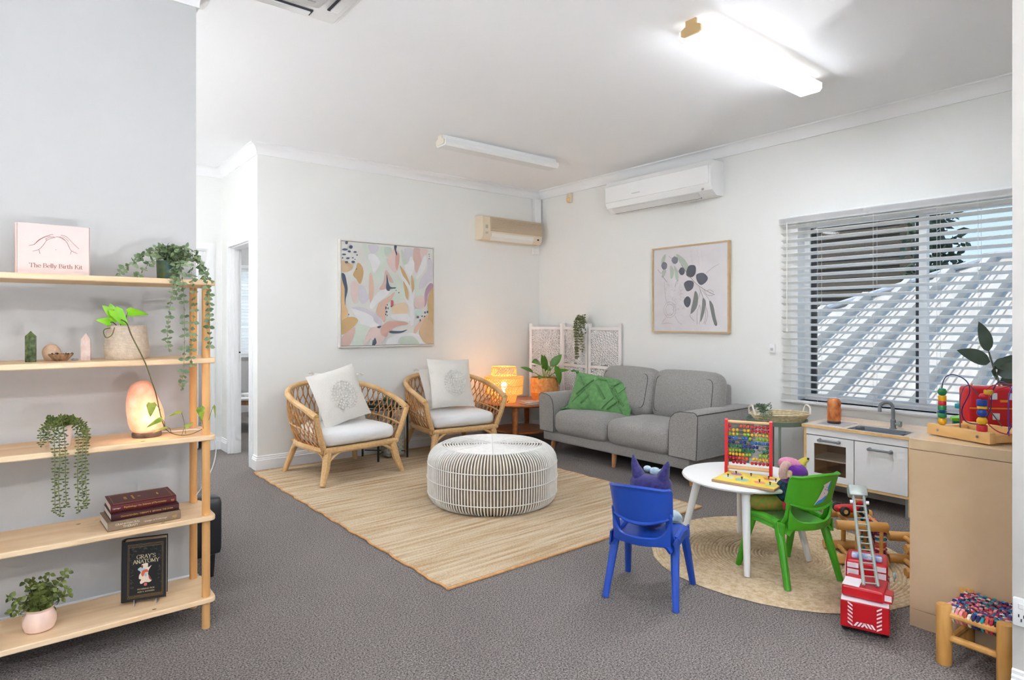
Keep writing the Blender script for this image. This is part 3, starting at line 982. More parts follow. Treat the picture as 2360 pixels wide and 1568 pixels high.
MB().rbox(-0.016, 0, -0.058, 0.058, 0, 0.094, 0.004, 2).build('plate', WHITEPL, po)
for s in (-1, 1):
    MB().rbox(-0.02, -0.014, s * 0.034 - 0.008, s * 0.034 + 0.008, 0.06, 0.078, 0.002, 1).build('rocker_switch', WHITE, po)
    for (dy, dz) in ((-0.007, 0.036), (0.007, 0.036), (0, 0.022)):
        MB().box(-0.0175, -0.015, s * 0.034 + dy - 0.0015, s * 0.034 + dy + 0.0015, dz - 0.005, dz + 0.005).build('socket_slot', BLKPL, po, 0)

# ------------------------------------------------------------------ room past the side doorway
fr = MB()
fr.box(2.05, 3.45, 9.44, 9.48, 0.8, 0.85); fr.box(2.05, 3.45, 9.44, 9.48, 2.03, 2.08)
fr.box(2.0, 2.05, 9.44, 9.48, 0.8, 2.08); fr.box(3.45, 3.5, 9.44, 9.48, 0.8, 2.08)
w2 = struct('window_2', fr, TRIM)
MB().box(2.05, 3.45, 9.455, 9.46, 0.85, 2.03).build('pane', GLASS, w2, 0)
b2 = thing('side_room_blind', 'white slatted blind on the window seen through the side doorway', 'blind', (2.75, 9.36, 0))
for i in range(28):
    MB().box(-0.78, 0.78, -0.024, 0.024, -0.0015, 0.0015, M=T(0, 0, 2.06 - i * 0.046, rx=radians(55))).build('slat', SLAT, b2, 0)
MB().rbox(-0.78, 0.78, -0.03, 0.03, 2.07, 2.12, 0.004, 1).build('head_rail', SLAT, b2)
st = thing('low_side_table', 'white low table on timber legs seen through the side doorway', 'table', (2.35, 7.95, 0))
MB().lathe([(0, 0.37), (0.34, 0.37), (0.35, 0.38), (0.35, 0.392), (0.34, 0.4), (0, 0.4)], 32).build('table_top', WHITE, st)
MB().lathe([(0.27, 0.31), (0.29, 0.31), (0.29, 0.37), (0.27, 0.37)], 32, cap=False).build('apron', OAK, st)
for k in range(4):
    a = pi / 4 + k * pi / 2 + 0.3
    MB().tube([(0.22 * cos(a), 0.22 * sin(a), 0.37), (0.28 * cos(a), 0.28 * sin(a), 0.0)], [0.022, 0.013], 10).build('leg', OAK, st)
tag(MB().rbox(-0.12, 0.12, -0.09, 0.09, 0, 0.03, 0.006, 2).build('white_book', WHITE, loc=(2.28, 7.95, 0.4)), 'white book lying on the low table past the side doorway', 'book')
portal((2.75, 9.42, 1.44), (radians(-90), 0, 0), 1.4, 1.2)
# ================================================================== SHELF AND WHAT STANDS ON IT
sh = thing('wooden_shelf', 'tall open pine shelf with five boards and round posts against the left partition', 'shelf', (0, 0, 0))
SHZ = (1.467, 1.138, 0.811, 0.470, 0.124)      # board centres
def board_outline(x0, x1, y0, y1, r):
    pts = []
    for (cx, cy, a0) in ((x1 - r, y1 - r, 0), (x0 + r, y1 - r, 90), (x0 + r, y0 + r, 180), (x1 - r, y0 + r, 270)):
        for k in range(6):
            a = radians(a0 + 18 * k)
            pts.append((cx + r * cos(a), cy + r * sin(a)))
    return pts
for z in SHZ:
    o = MB().prism(board_outline(-0.75, 0.668, 2.842, 3.14, 0.028), -0.011, 0.011).build('shelf_board', PINE, sh, 40, loc=(0, 0, z))
    bv = o.modifiers.new('edge', 'BEVEL'); bv.width = 0.004; bv.segments = 2; bv.limit_method = 'ANGLE'
for (px, py) in ((0.633, 2.872), (0.633, 3.11), (-0.715, 2.872), (-0.715, 3.11)):
    MB().lathe([(0.0, 0.0), (0.0150, 0.0), (0.0165, 0.003), (0.0165, 1.462), (0.0, 1.462)], 16).build('post', PINE_V, sh, 40, loc=(px, py, 0))
for (kx, ky, kz) in ((0.20, 3.06, SHZ[3] + 0.0113), (0.47, 2.862, SHZ[3] + 0.0113), (0.40, 2.868, SHZ[2] + 0.0113), (0.44, 2.87, SHZ[4] + 0.0113)):
    MB().lathe([(0, 0), (0.0055, 0), (0.0055, 0.0004), (0, 0.0004)], 8, T(kx, ky, kz, s=(1.5, 0.8, 1))).build('knot', mk('pine_knot', (126, 84, 44), 0.6) if 'pine_knot' not in bpy.data.materials else bpy.data.materials['pine_knot'], sh)
TOPZ = [z + 0.011 for z in SHZ]

# keepsake box with line drawing and title
PINKB = mk('blush_card', (228, 208, 202), 0.6)
PINKS = mk('blush_card_side', (226, 194, 176), 0.6)
INK = mk('brown_ink', (150, 108, 98), 0.6)
kb = thing('keepsake_box', 'pale pink gift box with two drawn hands standing on the top shelf', 'box', (0.115, 2.985, TOPZ[0]), radians(2))
MB().rbox(-0.115, 0.115, -0.028, 0.05, 0, 0.196, 0.0015, 1).build('body', PINKB, kb, 0)
MB().box(-0.1163, -0.113, -0.027, 0.049, 0.001, 0.195).build('side_panel', PINKS, kb, 0)
for xx in (-0.111, 0.1125):
    MB().box(xx - 0.0006, xx + 0.0006, -0.0286, -0.027, 0.001, 0.1955).build('lid_groove', INK, kb, 0)
serif_mesh('lettering', 'The Belly Birth Kit', 0.0225, INK, kb, T(0.008, -0.0284, 0.030, rx=pi / 2))
lines = [
    [(300, 325), (330, 290), (380, 260), (440, 240), (465, 238)], [(255, 330), (300, 320), (350, 280), (400, 258), (440, 252)],
    [(285, 383), (340, 370), (380, 330), (410, 290), (450, 275), (485, 268)], [(340, 370), (350, 412)],
    [(410, 290), (400, 275), (440, 262), (480, 262)],
    [(535, 248), (580, 262), (620, 300), (660, 345), (700, 385)], [(520, 268), (560, 285), (590, 320), (610, 365), (630, 400), (684, 430)],
    [(525, 262), (570, 275), (605, 310)], [(630, 400), (622, 434)], [(488, 262), (520, 265), (575, 300)]]
mb = MB()
for ln in lines:
    pts = [(-0.112 + (p[0] - 150) / 645.0 * 0.224, -0.0287, 0.196 - (p[1] - 110 - (p[0] - 150) * 0.12) / 475.0 * 0.196) for p in ln]
    mb.tube(catmull(pts, 5), 0.0006, 4)
mb.ball((0.006, -0.0287, 0.196 - 0.095), 0.0012, 6)
mb.build('line_drawing', INK, kb)

def strand(mb, pts, rd, pair=0.012, L=0.012, W=0.009, stem=0.0008, leafm=0, stemm=1, both=True, jit=0.5, droop=0.3):
    """thin stem with pairs of small leaves"""
    P = catmull(pts, 6)
    mb.tube(P, stem, 4, m=stemm)
    acc = 0.0
    a0 = rd.uniform(0, 6)
    for i in range(1, len(P)):
        seg = (P[i] - P[i - 1])
        acc += seg.length
        if acc >= pair:
            acc = 0.0
            d = seg.normalized()
            a0 += 1.3 + rd.uniform(-jit, jit)
            o = d.orthogonal().normalized()
            for s in ((0, pi) if both else (0,)):
                side = Matrix.Rotation(a0 + s, 3, d) @ o
                dirv = (side + d * droop * rd.uniform(-0.3, 1.0) + Vector((0, 0, -droop * rd.uniform(0, 0.8)))).normalized()
                sc = rd.uniform(0.75, 1.2)
                nrm_ = d.cross(side) * rd.choice((-1, 1)) + d * rd.uniform(-0.2, 0.9)
                mb.leaf(Matrix.Translation(P[i]) @ frame_to(dirv, nrm_), L * sc, W * sc, 0.15, 0.15, 4, m=leafm)

EUC = mk('eucalyptus_leaf', (86, 112, 74), 0.55, col2=(136, 152, 112), vscale=30)
EUC2 = mk('eucalyptus_stem', (120, 128, 84), 0.6)
def potmat(name):
    m = mk(name, (26, 78, 84), 0.3, col2=(92, 104, 52), vscale=45, detail=4)
    return m
ep = thing('trailing_eucalyptus', 'trailing eucalyptus plant in a dark patterned pot at the end of the top shelf', 'plant', (0.515, 3.01, TOPZ[0]))
MB().lathe([(0, 0), (0.042, 0), (0.044, 0.004), (0.046, 0.085), (0.042, 0.085), (0.040, 0.078), (0, 0.078)], 24).build('pot', potmat('peacock_glaze'), ep)
rd = random.Random(11)
mb = MB()
E0 = Vector((0.515, 3.01, TOPZ[0]))
def W2L(p):
    return Vector(p) - E0
hang = [
    [(0.515, 3.0, 1.56), (0.52, 2.9, 1.55), (0.505, 2.825, 1.48), (0.487, 2.815, 1.36), (0.478, 2.815, 1.25), (0.486, 2.815, 1.18)],
    [(0.52, 3.0, 1.56), (0.53, 2.88, 1.56), (0.535, 2.82, 1.46), (0.54, 2.815, 1.3), (0.538, 2.812, 1.15), (0.53, 2.812, 1.03)],
    [(0.53, 3.0, 1.57), (0.56, 2.88, 1.57), (0.575, 2.825, 1.45), (0.573, 2.815, 1.3), (0.565, 2.815, 1.17), (0.57, 2.815, 1.12)],
    [(0.54, 3.0, 1.57), (0.60, 2.9, 1.57), (0.625, 2.83, 1.47), (0.634, 2.825, 1.33), (0.638, 2.825, 1.2)],
    [(0.54, 3.02, 1.57), (0.61, 2.92, 1.57), (0.634, 2.86, 1.5), (0.640, 2.84, 1.40), (0.64, 2.84, 1.28)],
    [(0.50, 3.0, 1.56), (0.515, 2.9, 1.55), (0.513, 2.83, 1.47), (0.512, 2.82, 1.40)],
    [(0.49, 3.0, 1.57), (0.44, 2.98, 1.59), (0.38, 2.95, 1.55), (0.315, 2.93, 1.487)],
    [(0.49, 3.0, 1.57), (0.45, 2.96, 1.56), (0.40, 2.93, 1.50), (0.385, 2.92, 1.485)],
    [(0.49, 3.0, 1.57), (0.47, 2.97, 1.60), (0.42, 2.95, 1.585), (0.37, 2.92, 1.53)],
    [(0.52, 3.0, 1.57), (0.58, 2.95, 1.6), (0.62, 2.93, 1.56), (0.634, 2.9, 1.5)],
    [(0.51, 3.0, 1.57), (0.5, 2.96, 1.62), (0.47, 2.92, 1.61), (0.45, 2.9, 1.56)],
    [(0.52, 3.0, 1.57), (0.55, 2.96, 1.62), (0.59, 2.93, 1.61), (0.61, 2.9, 1.57)],
    [(0.51, 3.0, 1.57), (0.52, 2.95, 1.6), (0.53, 2.9, 1.57), (0.535, 2.87, 1.51)],
]
for h in hang:
    strand(mb, [W2L(p) for p in h], rd, 0.012, 0.022, 0.016)
for k in range(16):
    a = rd.uniform(0, 6.28); r = rd.uniform(0.02, 0.05)
    strand(mb, [(0, 0, 0.08), (r * 0.5 * cos(a), r * 0.5 * sin(a), 0.125), (r * cos(a), r * sin(a), rd.uniform(0.12, 0.155)), (r * 1.5 * cos(a), r * 1.5 * sin(a), rd.uniform(0.10, 0.13))], rd, 0.009, 0.02, 0.015)
mb.build('foliage', [EUC, EUC2], ep)['kind'] = 'stuff'

# golden pothos in woven pot
ROPE = mk('seagrass_rope', (206, 188, 166), 0.85, var=0.1, vscale=60, bump=0.6, bscale=180)
pp = thing('pothos_plant', 'bright green pothos in a cream rope pot with a long vine on the second shelf', 'plant', (0.36, 2.995, TOPZ[1]))
prof = [(0, 0.0)]
nz = 22
for i in range(nz * 4 + 1):
    t = i / (nz * 4)
    r = 0.074 + 0.009 * sin(min(1, t * 2.2) * pi / 2) - 0.016 * max(0, t - 0.25) / 0.75 + 0.0012 * abs(sin(i / 4 * pi))
    prof.append((r, t * 0.138))
prof += [(0.064, 0.138), (0.062, 0.12), (0, 0.12)]
MB().lathe(prof, 36).build('pot', ROPE, pp)
MB().lathe([(0, 0.118), (0.062, 0.121)], 20, cap=False).build('soil', SOIL, pp)
POTH = mk('pothos_leaf', (110, 190, 20), 0.4, col2=(150, 210, 60), vscale=16, spec=0.5)
POTH2 = mk('pothos_leaf_old', (92, 128, 40), 0.4, col2=(176, 182, 70), vscale=30)
VINE = mk('vine_stem', (104, 112, 50), 0.6, col2=(92, 64, 44), vscale=12)
def leafobj(name, parent, base, tipdir, L, W, mat, up=(0, -1, 0.4), heart=0.35, curl=0.15, fold=0.2, n=8):
    M = Matrix.Translation(Vector(base)) @ frame_to(tipdir, up)
    return MB().leaf(M, L, W, curl, fold, n, heart=heart).build(name, mat, parent, 60)
for (b, d, L, Wd, up) in (((-0.035, -0.03, 0.165), (-0.7, -0.1, 0.75), 0.075, 0.06, (0, -1, 0.3)), ((0.0, -0.03, 0.19), (0.95, 0, 0.0), 0.075, 0.055, (0, -0.9, 0.8)),
                          ((-0.06, -0.03, 0.15), (-0.9, -0.1, 0.25), 0.05, 0.045, (0, -0.9, 0.5)), ((-0.05, -0.04, 0.2), (0.45, -0.2, -0.65), 0.10, 0.06, (0.2, -1, 0.3)),
                          ((-0.045, -0.03, 0.175), (-0.3, 0, 1), 0.055, 0.05, (0, -1, 0))):
    leafobj('leaf', pp, b, d, L, Wd, POTH, up)
stems = MB()
for pts in ([(-0.01, 0, 0.12), (-0.02, -0.02, 0.16), (-0.035, -0.03, 0.165)], [(0, 0, 0.12), (-0.005, -0.02, 0.17), (0.0, -0.03, 0.19)], [(-0.02, 0, 0.12), (-0.05, -0.02, 0.15), (-0.06, -0.03, 0.15)],
            [(-0.05, -0.02, 0.13), (-0.085, -0.06, 0.12), (-0.08, -0.075, 0.09), (-0.06, -0.07, 0.1), (-0.05, -0.065, 0.13)], [(-0.02, 0, 0.12), (-0.03, -0.02, 0.18), (-0.05, -0.04, 0.2)]):
    stems.tube(catmull(pts, 5), 0.0018, 5)
stems.build('leaf_stem', VINE, pp)
P0 = Vector((0.36, 2.995, TOPZ[1]))
vine = [(0.335, 2.95, 1.31), (0.345, 2.87, 1.295), (0.355, 2.83, 1.25), (0.385, 2.825, 1.18), (0.405, 2.825, 1.13), (0.422, 2.822, 1.07), (0.436, 2.815, 1.02), (0.447, 2.81, 0.96), (0.458, 2.815, 0.91), (0.475, 2.84, 0.87),
        (0.50, 2.86, 0.845), (0.54, 2.87, 0.83), (0.58, 2.87, 0.832), (0.615, 2.86, 0.848)]
MB().tube(catmull([Vector(p) - P0 for p in vine], 5), [0.0026, 0.0016], 6).build('vine', VINE, pp)
ptl = MB()
for (b, d, L, Wd, up, st) in (((0.418, 2.79, 0.982), (-0.05, 0.0, -1), 0.055, 0.04, (0, -1, 0), (0.452, 2.812, 0.95)), ((0.455, 2.79, 0.915), (-0.85, 0, -0.35), 0.06, 0.028, (0.3, -0.6, 0.8), (0.475, 2.84, 0.87)),
                              ((0.475, 2.80, 0.878), (-0.8, -0.1, -0.12), 0.055, 0.022, (0, -0.3, 1), (0.50, 2.86, 0.845)), ((0.535, 2.85, 0.93), (-0.9, 0, -0.2), 0.055, 0.022, (0, -0.5, 1), (0.555, 2.87, 0.835)),
                              ((0.60, 2.83, 0.945), (0.2, 0, -1), 0.06, 0.042, (0.3, -1, 0), (0.62, 2.86, 0.85)), ((0.655, 2.84, 0.945), (0.25, 0, -1), 0.055, 0.03, (1, -0.6, 0), (0.64, 2.86, 0.88)),
                              ((0.55, 2.85, 0.865), (0.6, -0.2, 0.4), 0.035, 0.02, (0, -1, 0.3), (0.54, 2.87, 0.83))):
    leafobj('leaf', pp, Vector(b) - P0, d, L, Wd, POTH2, up, heart=0.3)
    ptl.tube([Vector(st) - P0, (Vector(st) + Vector(b)) * 0.5 - P0 + Vector((0, -0.006, 0.01)), Vector(b) - P0], 0.0011, 5)
ptl.build('petiole', VINE, pp)

# crystals
def tower(name, label, x, y, z, w, h, tip, mat):
    V = []
    n = 6
    for (r, zz) in ((w, 0), (w, h - tip)):
        for k in range(n):
            a = 2 * pi * k / n + 0.3
            V.append((r * cos(a), r * sin(a), zz))
    V.append((0, 0, h))
    F = [tuple(range(n - 1, -1, -1))] + [(k, (k + 1) % n, n + (k + 1) % n, n + k) for k in range(n)] + [(n + k, n + (k + 1) % n, 2 * n) for k in range(n)]
    return tag(MB().add(V, F).build(name, mat, None, 0, loc=(x, y, z)), label, 'crystal', 'crystals on the second shelf')
MOSS = mk('moss_agate', (24, 36, 20), 0.15, col2=(104, 122, 74), vscale=55, detail=6)
ROSEQ = mk('rose_quartz', (232, 214, 206), 0.25, col2=(220, 190, 176), vscale=40, sss=0.3)
tower('crystal_tower', 'dark green mottled crystal tower on the second shelf', 0.046, 2.98, TOPZ[1], 0.0185, 0.118, 0.02, MOSS)
tower('crystal_tower', 'pale pink crystal tower next to the rope pot', 0.219, 2.98, TOPZ[1], 0.0185, 0.108, 0.026, ROSEQ)
def rock(name, label, loc, size, seed, mats, rough=0.2, cat='rock', group='crystals on the second shelf', facet=True):
    bm = bmesh.new()
    bmesh.ops.create_icosphere(bm, subdivisions=3, radius=1.0)
    rd = random.Random(seed)
    pl = [Vector((rd.uniform(-1, 1), rd.uniform(-1, 1), rd.uniform(-0.6, 1))).normalized() for _ in range(14)]
    for v in bm.verts:
        d = v.co.normalized()
        r = 1.0
        for p in pl:
            k = d.dot(p)
            if k > 0.6:
                r = min(r, 0.86 / k)
        r *= 1 + rd.uniform(-rough, rough) * 0.12
        v.co = Vector((d.x * r * size[0], d.y * r * size[1], max(-size[2] * 0.75, d.z * r * size[2])))
    zmin = min(v.co.z for v in bm.verts)
    me = bpy.data.meshes.new(name)
    for v in bm.verts:
        v.co.z -= zmin
    bm.to_mesh(me)
    bm.free()
    me.materials.append(mats)
    o = bpy.data.objects.new(name, me)
    COL.objects.link(o)
    o.location = loc
    if not facet:
        me.polygons.foreach_set('use_smooth', [True] * len(me.polygons))
    return tag(o, label, cat, group)
rock('quartz_cluster', 'rounded beige quartz lump behind the bronze geode', (0.112, 3.02, TOPZ[1]), (0.034, 0.028, 0.038), 4, mk('beige_quartz', (214, 186, 158), 0.35, col2=(190, 150, 120), vscale=40), facet=False)
gd = thing('bronze_geode', 'dark bronze geode dish with rough crystal rim on the second shelf', 'crystal', (0.138, 2.955, TOPZ[1]), group='crystals on the second shelf')
rd = random.Random(5)
def geo_fn(u, v):
    a = 2 * pi * u
    r = 0.018 + 0.022 * v
    jit = 0.0018 * sin(a * 9) * v
    return ((r + jit) * cos(a) * 1.0, (r + jit) * sin(a) * 0.7, 0.002 + 0.026 * v ** 1.3 + 0.0015 * sin(a * 14))
MB().sheet(geo_fn, 40, 6, 0.004).build('shell', mk('bronze_shell', (112, 84, 58), 0.35, col2=(176, 140, 106), vscale=60, metal=0.3), gd, 20)
mb = MB()
for k in range(60):
    a = rd.uniform(0, 2 * pi)
    r = rd.uniform(0.0, 0.036)
    s = rd.uniform(0.003, 0.006)
    mb.lathe([(s * 0.6, 0), (s * 0.6, s), (0, s * 1.9)], 5, T(r * cos(a), 0.7 * r * sin(a), 0.008 + 0.018 * (r / 0.036) ** 1.2, rx=rd.uniform(-0.4, 0.4), ry=rd.uniform(-0.4, 0.4)))
mb.build('crystal_crust', mk('dark_crystal', (48, 36, 34), 0.2, metal=0.3), gd, 0)['kind'] = 'stuff'
for k, (x, y, s) in enumerate(((0.179, 2.97, 0.008), (0.188, 2.985, 0.007))):
    rock('clear_pebble', 'small clear quartz pebble beside the bronze geode, ' + ('nearer the geode' if k == 0 else 'nearer the pink tower'), (x, y, TOPZ[1]), (s, s * 0.8, s * 0.7), 20 + k, mk('clear_quartz_%d' % k, (232, 230, 226), 0.1, trans=0.4), cat='crystal')

# string plant in a white pot hanging over the third shelf
SUCC = mk('bead_leaf', (50, 74, 24), 0.5, col2=(110, 124, 44), vscale=40)
sp = thing('string_plant', 'artificial trailing bead plant in a white pot hanging over the third shelf', 'plant', (0.135, 2.945, TOPZ[2]))
MB().lathe([(0, 0), (0.030, 0), (0.033, 0.004), (0.040, 0.082), (0.037, 0.082), (0.034, 0.07), (0, 0.07)], 24).build('pot', mk('lilac_white_glaze', (232, 226, 228), 0.3), sp)
MB().lathe([(0, 0.069), (0.035, 0.072)], 16, cap=False).build('soil', SOIL, sp)
mb = MB()
rd = random.Random(21)
S0 = Vector((0.135, 2.945, TOPZ[2]))
def bead_strand(pts):
    P = catmull([Vector(p) - S0 for p in pts], 8)
    mb.tube(P, 0.0012, 4, m=1)
    acc = 0; a0 = rd.uniform(0, 6)
    for i in range(1, len(P)):
        seg = P[i] - P[i - 1]
        acc += seg.length
        if acc > 0.0062:
            acc = 0
            d = seg.normalized(); o = d.orthogonal().normalized(); a0 += 1.1
            for s in (0, pi):
                side = Matrix.Rotation(a0 + s + rd.uniform(-.3, .3), 3, d) @ o
                q = P[i] + side * 0.0075
                M = Matrix.Translation(q) @ frame_to(side, (0, 0, 1))
                mb.ball((0, 0, 0), (0.0034, 0.0062, 0.0028), 6, M)
for x, z1, yy in ((0.112, 0.60, 2.826), (0.126, 0.585, 2.822), (0.142, 0.615, 2.826), (0.184, 0.59, 2.82), (0.198, 0.60, 2.826), (0.21, 0.61, 2.824)):
    bead_strand([(0.13 + (x - 0.15) * 0.2, 2.94, 0.895), (0.14 + (x - 0.15) * 0.6, 2.90, 0.925 + rd.uniform(-0.006, 0.006)), (x, 2.845, 0.885), (x + rd.uniform(-.004, .004), yy, 0.80), (x + rd.uniform(-.006, .006), yy, (0.8 + z1) / 2), (x + rd.uniform(-.005, .01), yy, z1)])
for ex, ez in ((0.075, 0.835), (0.085, 0.86), (0.2, 0.87), (0.095, 0.85), (0.212, 0.86), (0.215, 0.82)):
    bead_strand([(0.135, 2.945, 0.895), ((0.135 + ex) / 2, 2.91, 0.93), (ex, 2.89, 0.895), (ex, 2.885, ez)])
for k in range(12):
    a = rd.uniform(0, 6.28)
    bead_strand([(0.135, 2.945, 0.89), (0.135 + 0.018 * cos(a), 2.945 + 0.018 * sin(a), 0.93), (0.135 + 0.045 * cos(a), 2.945 + 0.045 * sin(a), 0.915 + rd.uniform(0, 0.02))])
mb.build('foliage', [SUCC, EUC2], sp, 60)['kind'] = 'stuff'

# salt lamp
def salt_mat():
    m, nt, N, L, b = base_mat('salt_crystal')
    m.cycles.emission_sampling = 'NONE'
    vec = obj_coord(nt)
    nz = N.new('ShaderNodeTexNoise'); nz.inputs['Scale'].default_value = 26; nz.inputs['Detail'].default_value = 6
    L.new(vec, nz.inputs['Vector'])
    rp = N.new('ShaderNodeValToRGB')
    rp.color_ramp.elements[0].position = 0.3; rp.color_ramp.elements[0].color = srgb(236, 150, 112)
    rp.color_ramp.elements[1].position = 0.75; rp.color_ramp.elements[1].color = srgb(250, 202, 176)
    L.new(nz.outputs['Fac'], rp.inputs['Fac']); L.new(rp.outputs[0], b.inputs['Base Color'])
    # the rock glows around the bulb sitting inside it
    sub = N.new('ShaderNodeVectorMath'); sub.operation = 'DISTANCE'
    tc = N.new('ShaderNodeTexCoord')
    L.new(tc.outputs['Object'], sub.inputs[0]); sub.inputs[1].default_value = (0.005, -0.03, 0.085)
    mr = N.new('ShaderNodeMapRange'); mr.inputs['From Min'].default_value = 0.03; mr.inputs['From Max'].default_value = 0.13
    mr.inputs['To Min'].default_value = 0.42; mr.inputs['To Max'].default_value = 0.02
    L.new(sub.outputs['Value'], mr.inputs['Value'])
    b.inputs['Emission Color'].default_value = srgb(255, 178, 128)
    L.new(mr.outputs['Result'], b.inputs['Emission Strength'])
    setin(b, 'Roughness', 0.5)
    return m
sl_t = thing('salt_lamp', 'glowing pink salt lamp on the third shelf', 'lamp', (0.43, 2.985, TOPZ[2]))
rdS = random.Random(3)
salt_prof = [(0.046, 0.0), (0.056, 0.012), (0.063, 0.035), (0.066, 0.065), (0.065, 0.095), (0.060, 0.125), (0.053, 0.155), (0.046, 0.18), (0.036, 0.2), (0.020, 0.213), (0.0, 0.217)]
mb = MB().lathe(salt_prof, 28)
mb.v = [(x * (1.04 + 0.05 * sin(3 * math.atan2(y, x) + z * 30)) - 0.018 * (z / 0.2), y * (0.86 + 0.05 * sin(2 * math.atan2(y, x) + z * 40)), 0.018 + z + 0.003 * sin(x * 90)) for (x, y, z) in mb.v]
mb.build('salt_rock', salt_mat(), sl_t, 70)
MB().lathe([(0, 0), (0.053, 0), (0.055, 0.003), (0.055, 0.017), (0.051, 0.02), (0, 0.02)], 28).build('base', mk('dark_gloss_base', (70, 60, 56), 0.2, col2=(120, 104, 96), vscale=20), sl_t)
MB().tube(catmull([(0.05, 0.03, 0.01), (0.12, 0.02, 0.006), (0.19, -0.03, 0.012), (0.232, -0.06, -0.01), (0.25, -0.08, -0.06), (0.245, -0.05, -0.15), (0.225, 0.04, -0.25), (0.21, 0.13, -0.32)], 6), 0.0026, 6).build('power_cord', CORD, sl_t)
lp = bpy.data.lights.new('salt_lamp_bulb', 'POINT'); lp.energy = 0.25; lp.color = (1, 0.6, 0.35); lp.shadow_soft_size = 0.05
lo = bpy.data.objects.new('salt_lamp_bulb', lp); COL.objects.link(lo); lo.parent = sl_t; lo.location = (0.0, -0.10, 0.10)

# books
GOLD = mk('gold_foil', (214, 168, 74), 0.4)
CREAMI = mk('cream_print', (224, 208, 180), 0.6)
PAPER = mk('page_edges', (226, 216, 202), 0.8, var=0.08, vscale=3, stretch=(1, 1, 200))
def book(name, label, loc, rz, w, d, h, cov, texts, group='books stacked on the fourth shelf'):
    """lying book, spine towards -Y"""
    b = thing(name, label, 'book', loc, rz, group)
    MB().box(-w / 2 + 0.002, w / 2 - 0.002, -d / 2 + 0.006, d / 2 - 0.002, 0.003, h - 0.003).build('pages', PAPER, b, 0)
    V = []
    mb = MB()
    mb.box(-w / 2, w / 2, -d / 2 + 0.004, d / 2, 0, 0.003).box(-w / 2, w / 2, -d / 2 + 0.004, d / 2, h - 0.003, h)
    pr = [(-d / 2 + 0.006, 0.0), (-d / 2, 0.004), (-d / 2 - 0.0015, h / 2), (-d / 2, h - 0.004), (-d / 2 + 0.006, h), (-d / 2 + 0.006, h - 0.003), (-d / 2 + 0.004, h / 2), (-d / 2 + 0.006, 0.003)]
    mb.add(*extr_x(pr, -w / 2, w / 2))
    mb.build('cover', cov, b, 30)
    for (tx, size, x, z, mt, sh_) in texts:
        text_mesh('lettering', tx, size, mt, b, T(x, -d / 2 - 0.0018, z, rx=pi / 2), 0.0003)
    return b
TAUPE = mk('taupe_cover', (134, 112, 88), 0.6, var=0.08, vscale=80)
MAROON = mk('maroon_cover', (84, 18, 22), 0.4, var=0.1, vscale=40)
MAROON2 = mk('dark_maroon_cover', (58, 8, 14), 0.4, var=0.1, vscale=40)
bz = TOPZ[3]
book('book', 'taupe hardback at the bottom of the book stack on the fourth shelf', (0.405, 2.965, bz), radians(3), 0.258, 0.185, 0.036, TAUPE,
     [('CRANIOSACRAL', 0.0115, -0.062, 0.024, CREAMI, 0), ('THERAPY', 0.0125, -0.052, 0.0125, CREAMI, 0), ('Upledger & Vredevoogd', 0.0085, 0.035, 0.018, CREAMI, 0), ('ep', 0.018, 0.105, 0.018, GOLD, 0)])
book('book', 'dark maroon hardback in the middle of the book stack on the fourth shelf', (0.41, 2.972, bz + 0.036), radians(2), 0.24, 0.178, 0.029, MAROON2,
     [('CRANIOSACRAL THERAPY II  BEYOND THE DURA', 0.0083, 0.005, 0.0145, GOLD, 0)])
bk = book('book', 'red-brown hardback with gold lettering on top of the book stack', (0.408, 2.985, bz + 0.065), radians(1), 0.232, 0.172, 0.031, MAROON,
     [('Upledger', 0.0075, -0.096, 0.0155, CREAMI, 0), ('Psychology: the Science of Personality', 0.0098, 0.004, 0.0155, GOLD, 0), ('ep', 0.014, 0.102, 0.0155, GOLD, 0)])
for (tx, size, x) in (('DURA', 0.016, -0.055), ('BEYOND THE', 0.0105, -0.028), ('II', 0.016, -0.005), ('Upledger', 0.009, 0.06)):
    text_mesh('lettering', tx, size, GOLD, bk, T(x, 0.0, 0.0312, rz=pi / 2), 0.0002)
mb = MB()
for (x0, x1, y0, y1) in ((-0.104, 0.104, -0.075, -0.0742), (-0.104, 0.104, 0.0742, 0.075), (-0.104, -0.1032, -0.075, 0.075), (0.1032, 0.104, -0.075, 0.075)):
    mb.box(x0, x1, y0, y1, 0.031, 0.0313)
mb.build('gold_border', GOLD, bk, 0)

# anatomy book standing on a clear stand
BLKB = mk('black_cover', (14, 13, 13), 0.4)
an = thing('anatomy_book', 'black upright anatomy book with a gold border on the bottom shelf', 'book', (0.425, 2.985, TOPZ[4] + 0.014), radians(-15))
tiltm = T(rx=radians(-4))
w, h, d = 0.158, 0.243, 0.066
MB().box(-w / 2 + 0.006, w / 2 - 0.004, -d / 2 + 0.003, d / 2 - 0.003, 0.004, h - 0.004, tiltm).build('pages', PAPER, an, 0)
mb = MB().box(-w / 2, w / 2, -d / 2, -d / 2 + 0.003, 0, h, tiltm).box(-w / 2, w / 2, d / 2 - 0.003, d / 2, 0, h, tiltm)
pr = [(-w / 2 + 0.004, -d / 2), (-w / 2 - 0.004, -d / 2 + 0.004), (-w / 2 - 0.008, 0), (-w / 2 - 0.004, d / 2 - 0.004), (-w / 2 + 0.004, d / 2), (-w / 2 + 0.004, d / 2 - 0.003), (-w / 2 - 0.003, 0), (-w / 2 + 0.004, -d / 2 + 0.003)]
mb.prism(pr, 0, h, tiltm).build('cover', BLKB, an, 30)
yf = -d / 2 - 0.0004
def front(p, z=0.0):
    return (p[0], yf - z, p[1])
mb = MB()
